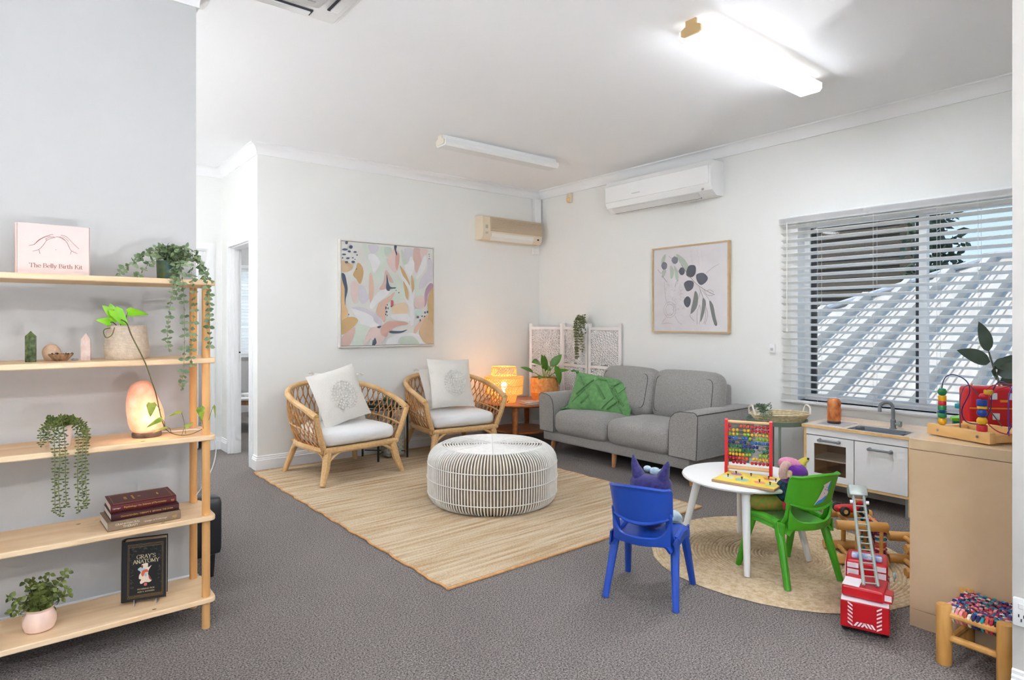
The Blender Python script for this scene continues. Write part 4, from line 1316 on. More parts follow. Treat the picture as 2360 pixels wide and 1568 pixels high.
for k, q in enumerate((0.0, 0.004)):
    a, b_, c_, e = -0.06 + q, 0.068 - q, 0.012 + q, h - 0.014 - q
    t = 0.0008
    for (x0, x1, z0, z1) in ((a, b_, c_, c_ + t), (a, b_, e - t, e), (a, a + t, c_, e), (b_ - t, b_, c_, e)):
        mb.box(x0, x1, yf - 0.0003, yf + 0.0003, z0, z1, tiltm)
rd = random.Random(2)
for k in range(26):
    x = -0.054 + k * 0.0046
    mb.lathe([(0, 0), (0.0012, 0.002), (0, 0.007)], 4, tiltm @ T(x, yf, 0.018))
    mb.lathe([(0, 0), (0.0012, 0.002), (0, 0.007)], 4, tiltm @ T(x, yf, h - 0.028))
mb.build('gold_border', mk('dull_gold', (150, 116, 62), 0.4), an, 0)
mb = MB()
for k in range(70):
    s = rd.choice((-1, 1))
    if k < 44:
        x, z = 0.004 + s * rd.uniform(0.044, 0.056), rd.uniform(0.05, 0.2)
    else:
        x, z = rd.uniform(-0.045, 0.053), rd.uniform(0.196, 0.214)
    r = rd.uniform(0.0025, 0.005)
    a0 = rd.uniform(0, 6)
    mb.tube([(x + r * (0.3 + j / 6) * cos(a0 + j * 0.9), yf, z + r * (0.3 + j / 6) * sin(a0 + j * 0.9)) for j in range(6)], 0.0004, 3, M=tiltm)
mb.build('scroll_ornament', mk('grey_gold', (96, 84, 66), 0.5), an, 0)
PALEG = mk('pale_gold', (206, 190, 150), 0.4)
serif_mesh('lettering', "GRAY'S", 0.022, PALEG, an, tiltm @ T(0.006, yf, 0.169, rx=pi / 2))
serif_mesh('lettering', 'ANATOMY', 0.021, PALEG, an, tiltm @ T(0.006, yf, 0.150, rx=pi / 2))
text_mesh('lettering', 'PICKERING PICK', 0.0085, PALEG, an, tiltm @ T(0.006, yf, 0.045, rx=pi / 2), 0.0003)
text_mesh('lettering', 'AND R. HOWDEN', 0.0075, PALEG, an, tiltm @ T(0.006, yf, 0.034, rx=pi / 2), 0.0003)
def blob2(mb, pts, depth, M, m=0, n=4, th=0.0004):
    P = catmull([(p[0], p[1], 0) for p in pts], n, True)
    mb.prism([(q.x, q.y) for q in P], depth, depth + th, M, m)
hm = [mk('heart_bone', (226, 206, 184), 0.6), mk('heart_red', (196, 92, 66), 0.6), mk('heart_blue', (166, 186, 196), 0.6), mk('heart_dark', (140, 60, 44), 0.6), mk('heart_pink', (206, 96, 96), 0.6)]
mb = MB()
Mh = tiltm @ T(0.0, yf, 0, rx=pi / 2)
def bx_(p):
    return (-0.06 + (p[0] - 170) / 715.0 * 0.128, h - 0.022 - (p[1] - 380) / 1040.0 * 0.209)
for mi, dz, pts in ((0, 0, [(450, 760), (570, 745), (575, 830), (645, 800), (590, 890), (580, 980), (620, 1060), (655, 1100), (600, 1135), (520, 1120), (440, 1150), (415, 1110), (440, 1060), (395, 1040), (400, 970), (430, 920), (410, 870), (450, 830)]),
                    (2, 0.0004, [(370, 850), (430, 810), (520, 850), (470, 900), (420, 890)]), (1, 0.0006, [(440, 940), (470, 880), (560, 870), (580, 920), (520, 930), (480, 1000), (450, 980)]),
                    (3, 0.0005, [(440, 780), (475, 780), (470, 830), (450, 830)]), (2, 0.0007, [(510, 950), (550, 950), (545, 1000), (510, 995)]), (4, 0.0005, [(505, 1140), (550, 1140), (555, 1190), (500, 1190)]),
                    (3, 0.0004, [(590, 980), (640, 1060), (650, 1100), (600, 1060)])):
    blob2(mb, [bx_(p) for p in pts], 0.0002 + dz, Mh, mi)
mb.build('cover_illustration', hm, an, 0)
MB().tube([(-0.035, -0.045, 0.012), (-0.035, -0.045, -0.012), (-0.035, 0.0, -0.012)], 0.002, 6).tube([(0.045, -0.045, 0.006), (0.045, -0.045, -0.012), (0.045, 0.0, -0.012)], 0.002, 6).tube([(-0.035, 0.0, -0.011), (0.045, 0.0, -0.011)], 0.002, 6).build('clear_stand', mk('clear_acrylic', (230, 232, 234), 0.1, trans=0.6), an)

# pink pot plant on the bottom shelf
pk_t = thing('pink_pot_plant', 'bushy artificial eucalyptus in a blush pink pot on the bottom shelf', 'plant', (0.072, 2.955, TOPZ[4]))
MB().lathe([(0, 0), (0.036, 0), (0.046, 0.006), (0.053, 0.026), (0.053, 0.045), (0.048, 0.065), (0.043, 0.076), (0.0445, 0.081), (0.047, 0.085), (0.043, 0.085), (0.040, 0.078), (0.042, 0.06), (0, 0.06)], 32).build('pot', mk('blush_ceramic', (240, 208, 190), 0.35), pk_t)
MB().lathe([(0, 0.066), (0.042, 0.07)], 16, cap=False).build('soil', SOIL, pk_t)
EUC3 = mk('bush_leaf', (44, 60, 22), 0.5, col2=(138, 150, 70), vscale=26, detail=4)
mb = MB()
rd = random.Random(33)
for k in range(46):
    a = rd.uniform(0, 6.28)
    sp_ = rd.uniform(0.01, 0.075)
    top = rd.uniform(0.12, 0.19)
    if k < 8:
        a = (pi + 0.5, pi - 0.3, 0.2, -0.4, pi + 0.1, 0.5, -0.1, pi)[k]; sp_ = 0.10; top = (0.12, 0.14, 0.20, 0.15, 0.1, 0.17, 0.12, 0.16)[k]
    strand(mb, [(0.01 * cos(a), 0.01 * sin(a), 0.06), (sp_ * 0.35 * cos(a), sp_ * 0.35 * sin(a), top * 0.65), (sp_ * cos(a), sp_ * sin(a), top)], rd, 0.012, 0.021, 0.016)
mb.build('foliage', [EUC3, EUC2], pk_t)['kind'] = 'stuff'

# black leather armchair behind the partition
LEA = mk('black_leather', (30, 31, 33), 0.35, bump=0.15, bscale=70)
lc = thing('leather_armchair', 'black leather armchair mostly hidden behind the left partition', 'chair', (0.46, 3.83, 0))
MB().soft(0.64, 0.62, 0.2, 0.05, (0.01, 0.01, 0.02), 6, T(0, 0, 0.26)).build('seat', LEA, lc)
MB().soft(0.74, 0.13, 0.30, 0.03, (0, 0.006, 0.01), 6, T(0, -0.365, 0.26)).build('arm', LEA, lc)
MB().soft(0.74, 0.13, 0.30, 0.03, (0, 0.006, 0.01), 6, T(0, 0.365, 0.26)).build('arm', LEA, lc)
MB().soft(0.14, 0.86, 0.7, 0.05, (0.02, 0, 0.01), 6, T(-0.36, 0, 0.47)).build('backrest', LEA, lc)
for (x, y) in ((0.32, -0.39), (0.32, 0.39), (-0.36, -0.39), (-0.36, 0.39)):
    MB().tube([(x, y, 0.13), (x, y, 0.0)], [0.024, 0.015], 10).build('leg', BLKPL, lc)
# ================================================================== LOUNGE
# jute rug: braided rows along X as real ridges
def jute_mat(name, c1, c2, stretch, scale=1.0):
    m, nt, N, L, b = base_mat(name)
    vec = obj_coord(nt, stretch)
    n1 = N.new('ShaderNodeTexNoise'); n1.inputs['Scale'].default_value = scale; n1.inputs['Detail'].default_value = 3
    L.new(vec, n1.inputs['Vector'])
    v2 = obj_coord(nt, (1, 1, 1))
    n2 = N.new('ShaderNodeTexNoise'); n2.inputs['Scale'].default_value = 110; n2.inputs['Detail'].default_value = 2
    L.new(v2, n2.inputs['Vector'])
    ad = N.new('ShaderNodeMath'); ad.operation = 'ADD'
    ml = N.new('ShaderNodeMath'); ml.operation = 'MULTIPLY'; ml.inputs[1].default_value = 0.45
    L.new(n2.outputs['Fac'], ml.inputs[0]); L.new(n1.outputs['Fac'], ad.inputs[0]); L.new(ml.outputs[0], ad.inputs[1])
    rp = N.new('ShaderNodeValToRGB')
    rp.color_ramp.elements[0].position = 0.5; rp.color_ramp.elements[0].color = srgb(*c1)
    rp.color_ramp.elements[1].position = 0.86; rp.color_ramp.elements[1].color = srgb(*c2)
    L.new(ad.outputs[0], rp.inputs['Fac']); L.new(rp.outputs[0], b.inputs['Base Color'])
    bp = N.new('ShaderNodeBump'); bp.inputs['Strength'].default_value = 0.5; bp.inputs['Distance'].default_value = 0.004
    L.new(n2.outputs['Fac'], bp.inputs['Height']); L.new(bp.outputs[0], b.inputs['Normal'])
    setin(b, 'Roughness', 0.95); setin(b, 'Specular IOR Level', 0.1)
    return m
JUTE = jute_mat('jute_braid', (166, 135, 98), (204, 187, 160), (1.2, 26, 1), 1.3)
JUTE_E = mk('jute_edge', (200, 150, 98), 0.95, var=0.15, vscale=40, bump=0.6, bscale=150)
rug = thing('jute_rug', 'large rectangular natural jute rug under the armchairs and pouf', 'rug', (2.68, 4.06, 0))
rw, rl = 2.12, 3.02
rows = 112
rd = random.Random(17)
prof = []
for i in range(rows):
    y0 = -rl / 2 + rl * i / rows
    dy = rl / rows
    hh = rd.uniform(0.0085, 0.0105)
    prof += [(y0, 0.0065), (y0 + dy * 0.25, hh), (y0 + dy * 0.6, hh + 0.0006)]
prof.append((rl / 2, 0.006))
nx = 40
V = []
ph = [rd.uniform(0, 6) for _ in range(rows)]
for i in range(nx + 1):
    x = -rw / 2 + rw * i / nx
    for j, (y, z) in enumerate(prof):
        wv = 0.004 * sin(x * 2.3 + y * 1.1) + 0.0025 * sin(x * 5.1 + ph[min(rows - 1, j // 3)])
        edge = 0.006 * sin(y * 21 + 1.3) + 0.004 * sin(y * 47)
        xx = x + (edge if i in (0, nx) else 0)
        V.append((xx, y + wv, z))
k = len(prof)
F = [(i * k + j, (i + 1) * k + j, (i + 1) * k + j + 1, i * k + j + 1) for i in range(nx) for j in range(k - 1)]
MB().add(V, F).build('braided_rows', JUTE, rug, 60)
MB().box(-rw / 2 + 0.008, rw / 2 - 0.008, -rl / 2 + 0.006, rl / 2 - 0.006, 0.0004, 0.0062).build('backing', JUTE_E, rug, 0)
for s in (-1, 1):
    P = [(s * (rw / 2) + 0.006 * sin(y * 21 + 1.3) + 0.004 * sin(y * 47), y, 0.006) for y in [-rl / 2 + rl * i / 90 for i in range(91)]]
    MB().tube(P, 0.0075, 6, flat=0.8).build('bound_edge', JUTE_E, rug)
    P = [(x, s * rl / 2 + 0.004 * sin(x * 2.3 + s * 1.6), 0.006) for x in [-rw / 2 + rw * i / 60 for i in range(61)]]
    MB().tube(P, 0.007, 6).build('bound_edge', JUTE_E, rug)
rug.rotation_euler[2] = radians(0.6)

# round jute rug
JUTE_R = jute_mat('jute_spiral', (184, 158, 122), (212, 193, 163), (1, 1, 1), 40)
rr = thing('round_jute_rug', 'round spiral braided jute rug under the childrens table', 'rug', (3.315, 1.76, 0))
prof = [(0, 0.009)]
R = 0.685
nr = 36
for i in range(nr):
    r0 = R * i / nr; dr = R / nr
    prof += [(r0 + dr * 0.04, 0.0035), (r0 + dr * 0.28, 0.0105), (r0 + dr * 0.55, 0.0115), (r0 + dr * 0.8, 0.0095)]
prof += [(R, 0.006), (R + 0.003, 0.003), (R, 0.0004)]
mb = MB().lathe(prof, 96)
MBR = []
for (x, y, z) in mb.v:
    r = math.hypot(x, y)
    if r > 1e-4:
        a = math.atan2(y, x)
        f = 1 + 0.012 * sin(3 * a) + 0.008 * sin(5 * a + 1) + 0.003 * sin(31 * a)
        x, y = x * f, y * f
    MBR.append((x, y, z))
mb.v = MBR
mb.build('spiral_braid', JUTE_R, rr, 60)

# woven pouf
CANE_W = mk('whitewashed_cane', (232, 229, 223), 0.6, var=0.05, vscale=30)
pf = thing('cane_pouf', 'round whitewashed cane pouf with vertical ribs in the middle of the jute rug', 'pouf', (2.72, 3.625, 0.011))
R, HH = 0.468, 0.405
side = []
for (r, z) in ((0.40, 0.0), (0.432, 0.012), (0.458, 0.045), (0.466, 0.09), (0.468, 0.18), (0.466, 0.29), (0.456, 0.335), (0.430, 0.37), (0.392, 0.393), (0.36, 0.402)):
    side.append((r, z))
sprof = catmull([(r, 0, z) for r, z in side], 3)
MB().lathe([(0, 0.004)] + [(p.x - 0.014, p.z) for p in sprof] + [(0.35, 0.388), (0, 0.392)], 64).build('core', mk('pouf_core', (150, 128, 98), 0.95, var=0.12, vscale=12), pf, 60)
nrib = 132
mb = MB()
rd = random.Random(8)
for k in range(nrib):
    a = 2 * pi * k / nrib
    ja = rd.uniform(-0.004, 0.004)
    pts = [(p.x * cos(a + ja * p.z), p.x * sin(a + ja * p.z), p.z) for p in sprof]
    mb.tube(pts, 0.0052, 5)
mb.build('side_rib', CANE_W, pf, 60)['kind'] = 'stuff'
for r, z in ((0.470, 0.285), (0.474, 0.185), (0.470, 0.075)):
    MB().tube([(r * cos(2 * pi * i / 80), r * sin(2 * pi * i / 80), z) for i in range(80)], 0.0032, 5, closed=True).build('binding_ring', CANE_W, pf)
mb = MB()
for k in range(19):
    r = 0.368 - k * 0.0196
    z = 0.401 + 0.003 * cos(r / 0.37 * pi / 2)
    mb.tube([(r * cos(2 * pi * i / 72), r * sin(2 * pi * i / 72), z) for i in range(72)], 0.0068, 6, closed=True)
mb.build('top_ring', CANE_W, pf, 60)['kind'] = 'stuff'
for k in range(4):
    a = k * pi / 4 + 0.15
    MB().tube([(0.37 * cos(a), 0.37 * sin(a), 0.406), (0, 0, 0.409), (-0.37 * cos(a), -0.37 * sin(a), 0.406)], 0.0028, 5).build('top_tie', CANE_W, pf)

# ------------------------------------------------------------------ rattan armchairs
RAT = mk('rattan_pole', (206, 160, 104), 0.5, col2=(230, 194, 142), vscale=10, bump=0.2, bscale=60)
RAT_T = mk('rattan_cane', (186, 124, 70), 0.5, col2=(214, 164, 106), vscale=14)
WRAP = mk('rattan_wrap', (216, 176, 122), 0.55, var=0.12, vscale=60, stretch=(1, 1, 1), bump=0.4, bscale=90)
CUSH = fabric('seat_linen_white', (240, 240, 240), bump=0.12, var=0.02)
LINEN = fabric('cushion_linen_cream', (234, 230, 222), bump=0.3, var=0.03, scale=200)

def rim_pts():
    half = [(0.345, -0.325, 0.285), (0.385, -0.345, 0.40), (0.425, -0.36, 0.545), (0.442, -0.20, 0.60), (0.445, -0.02, 0.645), (0.41, 0.16, 0.69), (0.31, 0.30, 0.725), (0.16, 0.375, 0.745), (0.0, 0.395, 0.75)]
    return half
def rim_curve(n=5):
    half = rim_pts()
    low = catmull(half[:3], n)
    up = catmull(half[2:], n)
    return low, up
def base_curve(t):
    """seat frame line under the rim, t 0 (front right) .. 1 (centre back)"""
    pts = catmull([(0.335, -0.30, 0.285), (0.345, -0.1, 0.285), (0.33, 0.15, 0.285), (0.25, 0.29, 0.285), (0.12, 0.33, 0.285), (0, 0.335, 0.285)], 8)
    f = t * (len(pts) - 1)
    i = min(int(f), len(pts) - 2)
    return pts[i].lerp(pts[i + 1], f - i)
def lerp_list(P, t):
    f = t * (len(P) - 1)
    i = min(int(f), len(P) - 2)
    return P[i].lerp(P[i + 1], f - i)
def mirror(P):
    return [Vector((-p[0], p[1], p[2])) for p in P]
def rattan_chair(label, loc, rz):
    t = thing('rattan_armchair', label, 'chair', loc, rz, 'rattan armchairs at the back wall')
    low, up = rim_curve(6)
    whole = up + [Vector((-p.x, p.y, p.z)) for p in reversed(up[:-1])]
    MB().tube(whole, 0.0235, 10).build('top_rail', RAT, t)
    for s in (1, -1):
        P = [Vector((p.x * s, p.y, p.z)) for p in low]
        MB().tube(P, [0.024, 0.022], 10).build('arm_post', WRAP, t)
    # wrapping on the rail joints
    for tt in (0.03, 0.5, 0.97):
        P = [lerp_list(whole, max(0, min(1, tt + q))) for q in (-0.03, 0, 0.03)]
        MB().tube(P, 0.0262, 10).build('binding', WRAP, t)
    # seat frame ring
    ring = [(0.345, -0.325, 0.265), (0.35, -0.1, 0.265), (0.33, 0.16, 0.265), (0.25, 0.30, 0.265), (0.1, 0.345, 0.265), (-0.1, 0.345, 0.265), (-0.25, 0.30, 0.265), (-0.33, 0.16, 0.265), (-0.35, -0.1, 0.265), (-0.345, -0.325, 0.265)]
    MB().tube(catmull(ring, 5), 0.024, 8).build('seat_frame', RAT, t)
    MB().tube([(-0.345, -0.325, 0.265), (-0.12, -0.332, 0.264), (0.12, -0.332, 0.264), (0.345, -0.325, 0.265)], 0.026, 10).build('front_rail', WRAP, t)
    MB().box(-0.32, 0.32, -0.3, 0.3, 0.27, 0.28).build('seat_base', RAT_T, t, 0)
    for sx in (1, -1):
        for sy in (1, -1):
            if sy < 0:
                P = [(0.30 * sx, -0.315, 0.27), (0.33 * sx, -0.335, 0.13), (0.375 * sx, -0.365, 0.0)]
                R = [0.034, 0.032, 0.021]
            else:
                P = [(0.27 * sx, 0.27, 0.27), (0.31 * sx, 0.315, 0.13), (0.345 * sx, 0.355, 0.0)]
                R = [0.026, 0.026, 0.021]
            lg = MB().tube(P, R, 10).build('leg', WRAP if sy < 0 else RAT, t)
            # curved braces
            b0 = Vector(P[1]) + Vector((0, 0, 0.02))
            MB().tube(catmull([b0, b0 + Vector((-0.06 * sx, 0.0, 0.06)), b0 + Vector((-0.16 * sx, 0.0, 0.115))], 4), 0.0115, 7).build('brace', RAT, t)
            MB().tube(catmull([b0, b0 + Vector((0.0, -0.05 * sy, 0.065)), b0 + Vector((0.005 * sx, -0.15 * sy, 0.115))], 4), 0.0115, 7).build('brace', RAT, t)
    # vertical wrapped struts at the back
    for s in (1, -1):
        a = lerp_list(up, 0.62); b = base_curve(0.68)
        MB().tube([(a.x * s, a.y, a.z), (b.x * s, b.y, b.z)], 0.014, 8).build('strut', WRAP, t)
    # lattice of bent canes between rail and seat
    n = 17
    def surf(q, h):
        a = base_curve(abs(q)) if q >= 0 else base_curve(-q)
        b = lerp_list(up, 0.03 + 0.97 * abs(q))
        p = a.lerp(b, h)
        # belly out
        p = p + Vector((0.025 * (1 if abs(q) < 0.8 else 0.3) * sin(pi * h), 0.02 * sin(pi * h) * abs(q), 0))
        return Vector((p.x, p.y, p.z)) if q >= 0 else Vector((-p.x, p.y, p.z))
    for s in (1, -1):
        for k in range(n):
            for dr in (1, -1):
                q0 = (k + 0.3) / n
                pts = []
                for j in range(15):
                    h = j / 14
                    q = q0 + dr * 0.5 / n * sin(h * 2 * pi * 1.5)
                    q = min(0.995, max(0.004, q))
                    pts.append(surf(q * s, h))
                MB().tube(pts, 0.0052, 5).build('cane', RAT_T, t)
    mid = [surf((0.01 + 0.985 * j / 30), 0.42) for j in range(31)]
    MB().tube(mid, 0.0075, 6).build('mid_hoop', RAT, t)
    MB().tube(mirror(mid), 0.0075, 6).build('mid_hoop', RAT, t)
    # seat cushion
    bm_pts = MB()
    bm_pts.soft(0.66, 0.64, 0.125, 0.055, (0.01, 0.02, 0.018), 9)
    vv = []
    for (x, y, z) in bm_pts.v:
        if y > 0:
            x *= 1 - 0.32 * (y / 0.32) ** 2.2
        vv.append((x, y - 0.015, z + 0.35))
    bm_pts.v = vv
    bm_pts.build('seat_cushion', CUSH, t, 60)
    return t
rattan_chair('rattan armchair with white seat nearest the doorway', (2.205, 5.115, 0.011), radians(6.5))
rattan_chair('rattan armchair with white seat beside the glowing bamboo lamp', (3.40, 5.235, 0.011), radians(-7))

def throw_pillow(name, label, loc, rot, w, h, t, mat, seed, group=None, emb=None, tassel=None):
    o = thing(name, label, 'cushion', loc, 0, group)
    o.rotation_euler = rot
    MB().pillow(w, h, t, pinch=0.05, wr=0.004, seed=seed).build('cover', mat, o, 70)
    if emb:
        rd = random.Random(seed)
        mb = MB()
        yb = lambda x, z: -(max(0, 1 - abs(2 * x / w) ** 2.6) ** 0.55 * max(0, 1 - abs(2 * z / h) ** 2.6) ** 0.55) * t / 2 - 0.006
        for ring in range(5):
            rr_ = 0.025 + ring * 0.024
            npt = 8 + ring * 5
            for k in range(npt):
                a = 2 * pi * k / npt + ring * 0.2
                x, z = rr_ * cos(a) + 0.01, rr_ * sin(a) - 0.01
                mb.ball((x, yb(x, z), z), (0.012, 0.005, 0.012), 6)
        mb.build('tufting', mat, o, 60)['kind'] = 'stuff'
    if tassel:
        for (sx, sz) in ((-1, -1), (1, -1), (-1, 1), (1, 1)):
            x, z = sx * w / 2 * 0.985, sz * h / 2 * 0.985
            mb = MB()
            mb.ball((x, 0, z), 0.013, 8)
            rd = random.Random(int(sx * 3 + sz * 7 + seed))
            for k in range(14):
                a = rd.uniform(0, 6.28)
                mb.tube([(x, 0, z), (x + sx * 0.025 + 0.008 * cos(a), -0.01 + 0.01 * sin(a), z + sz * 0.018 - 0.008), (x + sx * 0.04 + 0.014 * cos(a), -0.015 + 0.014 * sin(a), z + sz * 0.02 - 0.03)], 0.003, 4)
            mb.build('tassel', tassel, o)
    return o
# on the first chair
throw_pillow('throw_cushion', 'cream square cushion with tufted medallion propped on the doorway-side armchair', (2.155, 5.045, 0.675), (radians(-20), radians(-11), radians(12)), 0.47, 0.47, 0.13, LINEN, 3, 'cream cushions on the armchairs', emb=True)
throw_pillow('throw_cushion', 'cream tasselled cushion tucked behind the front one on the doorway-side armchair', (2.24, 5.235, 0.64), (radians(-24), radians(5), radians(8)), 0.46, 0.44, 0.11, LINEN, 4, 'cream cushions on the armchairs', tassel=LINEN)
throw_pillow('throw_cushion', 'cream square cushion with tufted medallion upright on the lamp-side armchair', (3.36, 5.16, 0.70), (radians(-18), radians(2), radians(-4)), 0.475, 0.49, 0.14, LINEN, 6, 'cream cushions on the armchairs', emb=True)
throw_pillow('throw_cushion', 'cream tasselled cushion tucked behind the front one on the lamp-side armchair', (3.39, 5.33, 0.64), (radians(-24), radians(-4), radians(-8)), 0.47, 0.44, 0.11, LINEN, 8, 'cream cushions on the armchairs', tassel=LINEN)

# black tray table between the chairs
tb = thing('tray_table', 'small black metal tray table between the two rattan armchairs', 'table', (2.765, 5.40, 0.011))
DKG = mk('dark_green_metal', (30, 44, 36), 0.35)
MB().lathe([(0, 0.485), (0.185, 0.485), (0.205, 0.49), (0.212, 0.52), (0.205, 0.52), (0.198, 0.494), (0, 0.49)], 40).build('tray', DKG, tb)
for k in range(4):
    a = pi / 4 + k * pi / 2 + radians(2)
    x, y = 0.235 * cos(a), 0.235 * sin(a)
    MB().box(-0.008, 0.008, -0.008, 0.008, 0, 0.5, T(x * 0.93, y * 0.93, 0, rz=a)).build('leg', BLACK, tb, 0)
for k in range(2):
    a = pi / 4 + k * pi / 2 + radians(2)
    MB().tube([(0.2 * cos(a), 0.2 * sin(a), 0.06), (-0.2 * cos(a), -0.2 * sin(a), 0.06)], 0.005, 6).build('cross_bar', BLACK, tb)
MB().tube([(0.2 * cos(2 * pi * i / 40), 0.2 * sin(2 * pi * i / 40), 0.475) for i in range(40)], 0.006, 6, closed=True).build('ring', BLACK, tb)
su = thing('small_succulent', 'little pale green succulent in a glass pot on the black tray table', 'plant', (2.77, 5.37, 0.502))
MB().lathe([(0, 0), (0.03, 0), (0.042, 0.03), (0.044, 0.05), (0.038, 0.05), (0.034, 0.03), (0, 0.02)], 20).build('pot', mk('blue_glass', (104, 132, 138), 0.15), su)
mb = MB()
rd = random.Random(4)
for ring, (nn, r, el) in enumerate(((7, 0.05, 0.25), (7, 0.045, 0.7), (5, 0.03, 1.2))):
    for k in range(nn):
        a = 2 * pi * k / nn + ring * 0.4
        d = Vector((cos(a) * cos(el), sin(a) * cos(el), sin(el)))
        mb.leaf(Matrix.Translation((0, 0, 0.045)) @ frame_to(d), 0.075, 0.024, -0.15, 0.4, 5)
mb.build('leaves', mk('sage_leaf', (124, 140, 104), 0.5, col2=(160, 168, 130), vscale=20), su)['kind'] = 'stuff'
# patterned cloth bag under the tray table
bgm = mk('patterned_cloth', (196, 186, 172), 0.9, col2=(120, 140, 130), vscale=50, detail=4)
bag = thing('cloth_bag', 'pale patterned cloth bag standing under the black tray table', 'bag', (2.83, 5.36, 0.02))
MB().soft(0.2, 0.13, 0.30, 0.03, (0.01, 0.02, 0), 5, T(0, 0, 0.15)).build('body', bgm, bag)
MB().tube(catmull([(-0.05, -0.02, 0.29), (-0.03, -0.02, 0.36), (0.03, -0.02, 0.36), (0.05, -0.02, 0.29)], 5), 0.006, 6).build('handle', bgm, bag)

# round timber side table
tt = thing('side_table', 'low brown round timber table in the back corner under the bamboo lamp', 'table', (4.30, 5.21, 0))
TEAK = wood('teak', (150, 84, 40), (190, 118, 66), (2, 16, 16), 1.2, 0.3)
MB().lathe([(0, 0.42), (0.41, 0.42), (0.43, 0.428), (0.44, 0.438), (0.43, 0.446), (0, 0.448)], 56).build('table_top', TEAK, tt)
for k in range(4):
    a = radians(-140) + k * pi / 2
    MB().tube([(0.33 * cos(a), 0.33 * sin(a), 0.425), (0.36 * cos(a), 0.36 * sin(a), 0.2), (0.37 * cos(a), 0.37 * sin(a), 0.0)], [0.04, 0.034, 0.026], 10, flat=0.7).build('leg', TEAK, tt)
MB().lathe([(0, 0.13), (0.30, 0.13), (0.31, 0.14), (0.30, 0.15), (0, 0.15)], 40).build('lower_shelf', TEAK, tt)
mg = thing('magazine', 'glossy magazine lying on the brown timber side table', 'magazine', (4.26, 4.93, 0.449), radians(-18))
MB().rbox(-0.14, 0.14, -0.1, 0.1, 0, 0.010, 0.002, 1).build('pages', PAPER, mg, 0)
MB().box(-0.142, 0.142, -0.102, 0.102, 0.010, 0.0115).build('cover', mk('glossy_cover', (188, 186, 184), 0.15, col2=(112, 104, 100), vscale=9), mg, 0)
MB().rbox(-0.13, 0.14, -0.09, 0.1, 0.0115, 0.02, 0.002, 1, T(0.01, 0.02, 0, rz=0.12)).build('second_issue', mk('glossy_cover_b', (214, 210, 206), 0.15, col2=(168, 150, 140), vscale=9), mg, 0)

# bamboo lamp
def bamboo_mat():
    m, nt, N, L, b = base_mat('bamboo_weave')
    m.cycles.emission_sampling = 'NONE'
    setin(b, 'Base Color', srgb(226, 178, 106)); setin(b, 'Roughness', 0.6)
    setin(b, 'Emission Color', srgb(255, 178, 84)); setin(b, 'Emission Strength', 0.1)
    return m
BAM = bamboo_mat()
lm = thing('bamboo_lamp', 'glowing woven bamboo table lamp with stepped shade on the side table', 'lamp', (4.07, 5.22, 0.449))
def weave(mb, r0, r1, z0, z1, n, turns, th):
    for dr in (1, -1):
        for k in range(n):
            a0 = 2 * pi * k / n
            pts = []
            for j in range(9):
                t = j / 8
                a = a0 + dr * turns * t
                r = r0 + (r1 - r0) * t + (0.0015 if dr > 0 else -0.0015)
                pts.append((r * cos(a), r * sin(a), z0 + (z1 - z0) * t))
            mb.tube(pts, th, 4)
def hoop(r, z, th=0.005, n=48):
    return MB().tube([(r * cos(2 * pi * i / n), r * sin(2 * pi * i / n), z) for i in range(n)], th, 6, closed=True)
for (r0, r1, z0, z1, n) in ((0.118, 0.14, 0.0, 0.085, 26), (0.195, 0.205, 0.085, 0.27, 40), (0.135, 0.128, 0.272, 0.375, 26)):
    mb = MB()
    weave(mb, r0, r1, z0, z1, n, 0.9 if n > 30 else 0.7, 0.0038)
    mb.build('woven_shade', BAM, lm)['kind'] = 'stuff'
for (r, z) in ((0.118, 0.002), (0.14, 0.083), (0.195, 0.088), (0.207, 0.268), (0.136, 0.274), (0.128, 0.375), (0.205, 0.18)):
    hoop(r, z).build('hoop', BAM, lm)
for (ra, rb, z) in ((0.14, 0.195, 0.087), (0.135, 0.206, 0.27)):
    mb = MB()
    for k in range(70):
        a = 2 * pi * k / 70
        mb.tube([(ra * cos(a), ra * sin(a), z), (rb * cos(a + 0.15), rb * sin(a + 0.15), z)], 0.0026, 4)
    mb.build('woven_step', BAM, lm)['kind'] = 'stuff'
BULB = mk('warm_bulb', (255, 230, 190), 0.4, emit=(255, 214, 150), estr=14)
MB().lathe([(0.0, 0.10), (0.013, 0.10), (0.014, 0.13), (0.026, 0.155), (0.031, 0.18), (0.024, 0.205), (0.0, 0.214)], 16).build('bulb', BULB, lm)
MB().lathe([(0, 0), (0.06, 0), (0.06, 0.012), (0.02, 0.02), (0.018, 0.1), (0, 0.1)], 20).build('lamp_base', BLKPL, lm)
lp = bpy.data.lights.new('bamboo_lamp_bulb', 'POINT'); lp.energy = 2.2; lp.color = (1, 0.66, 0.36); lp.shadow_soft_size = 0.035
lo = bpy.data.objects.new('bamboo_lamp_bulb', lp); COL.objects.link(lo); lo.parent = lm; lo.location = (0, 0, 0.23)

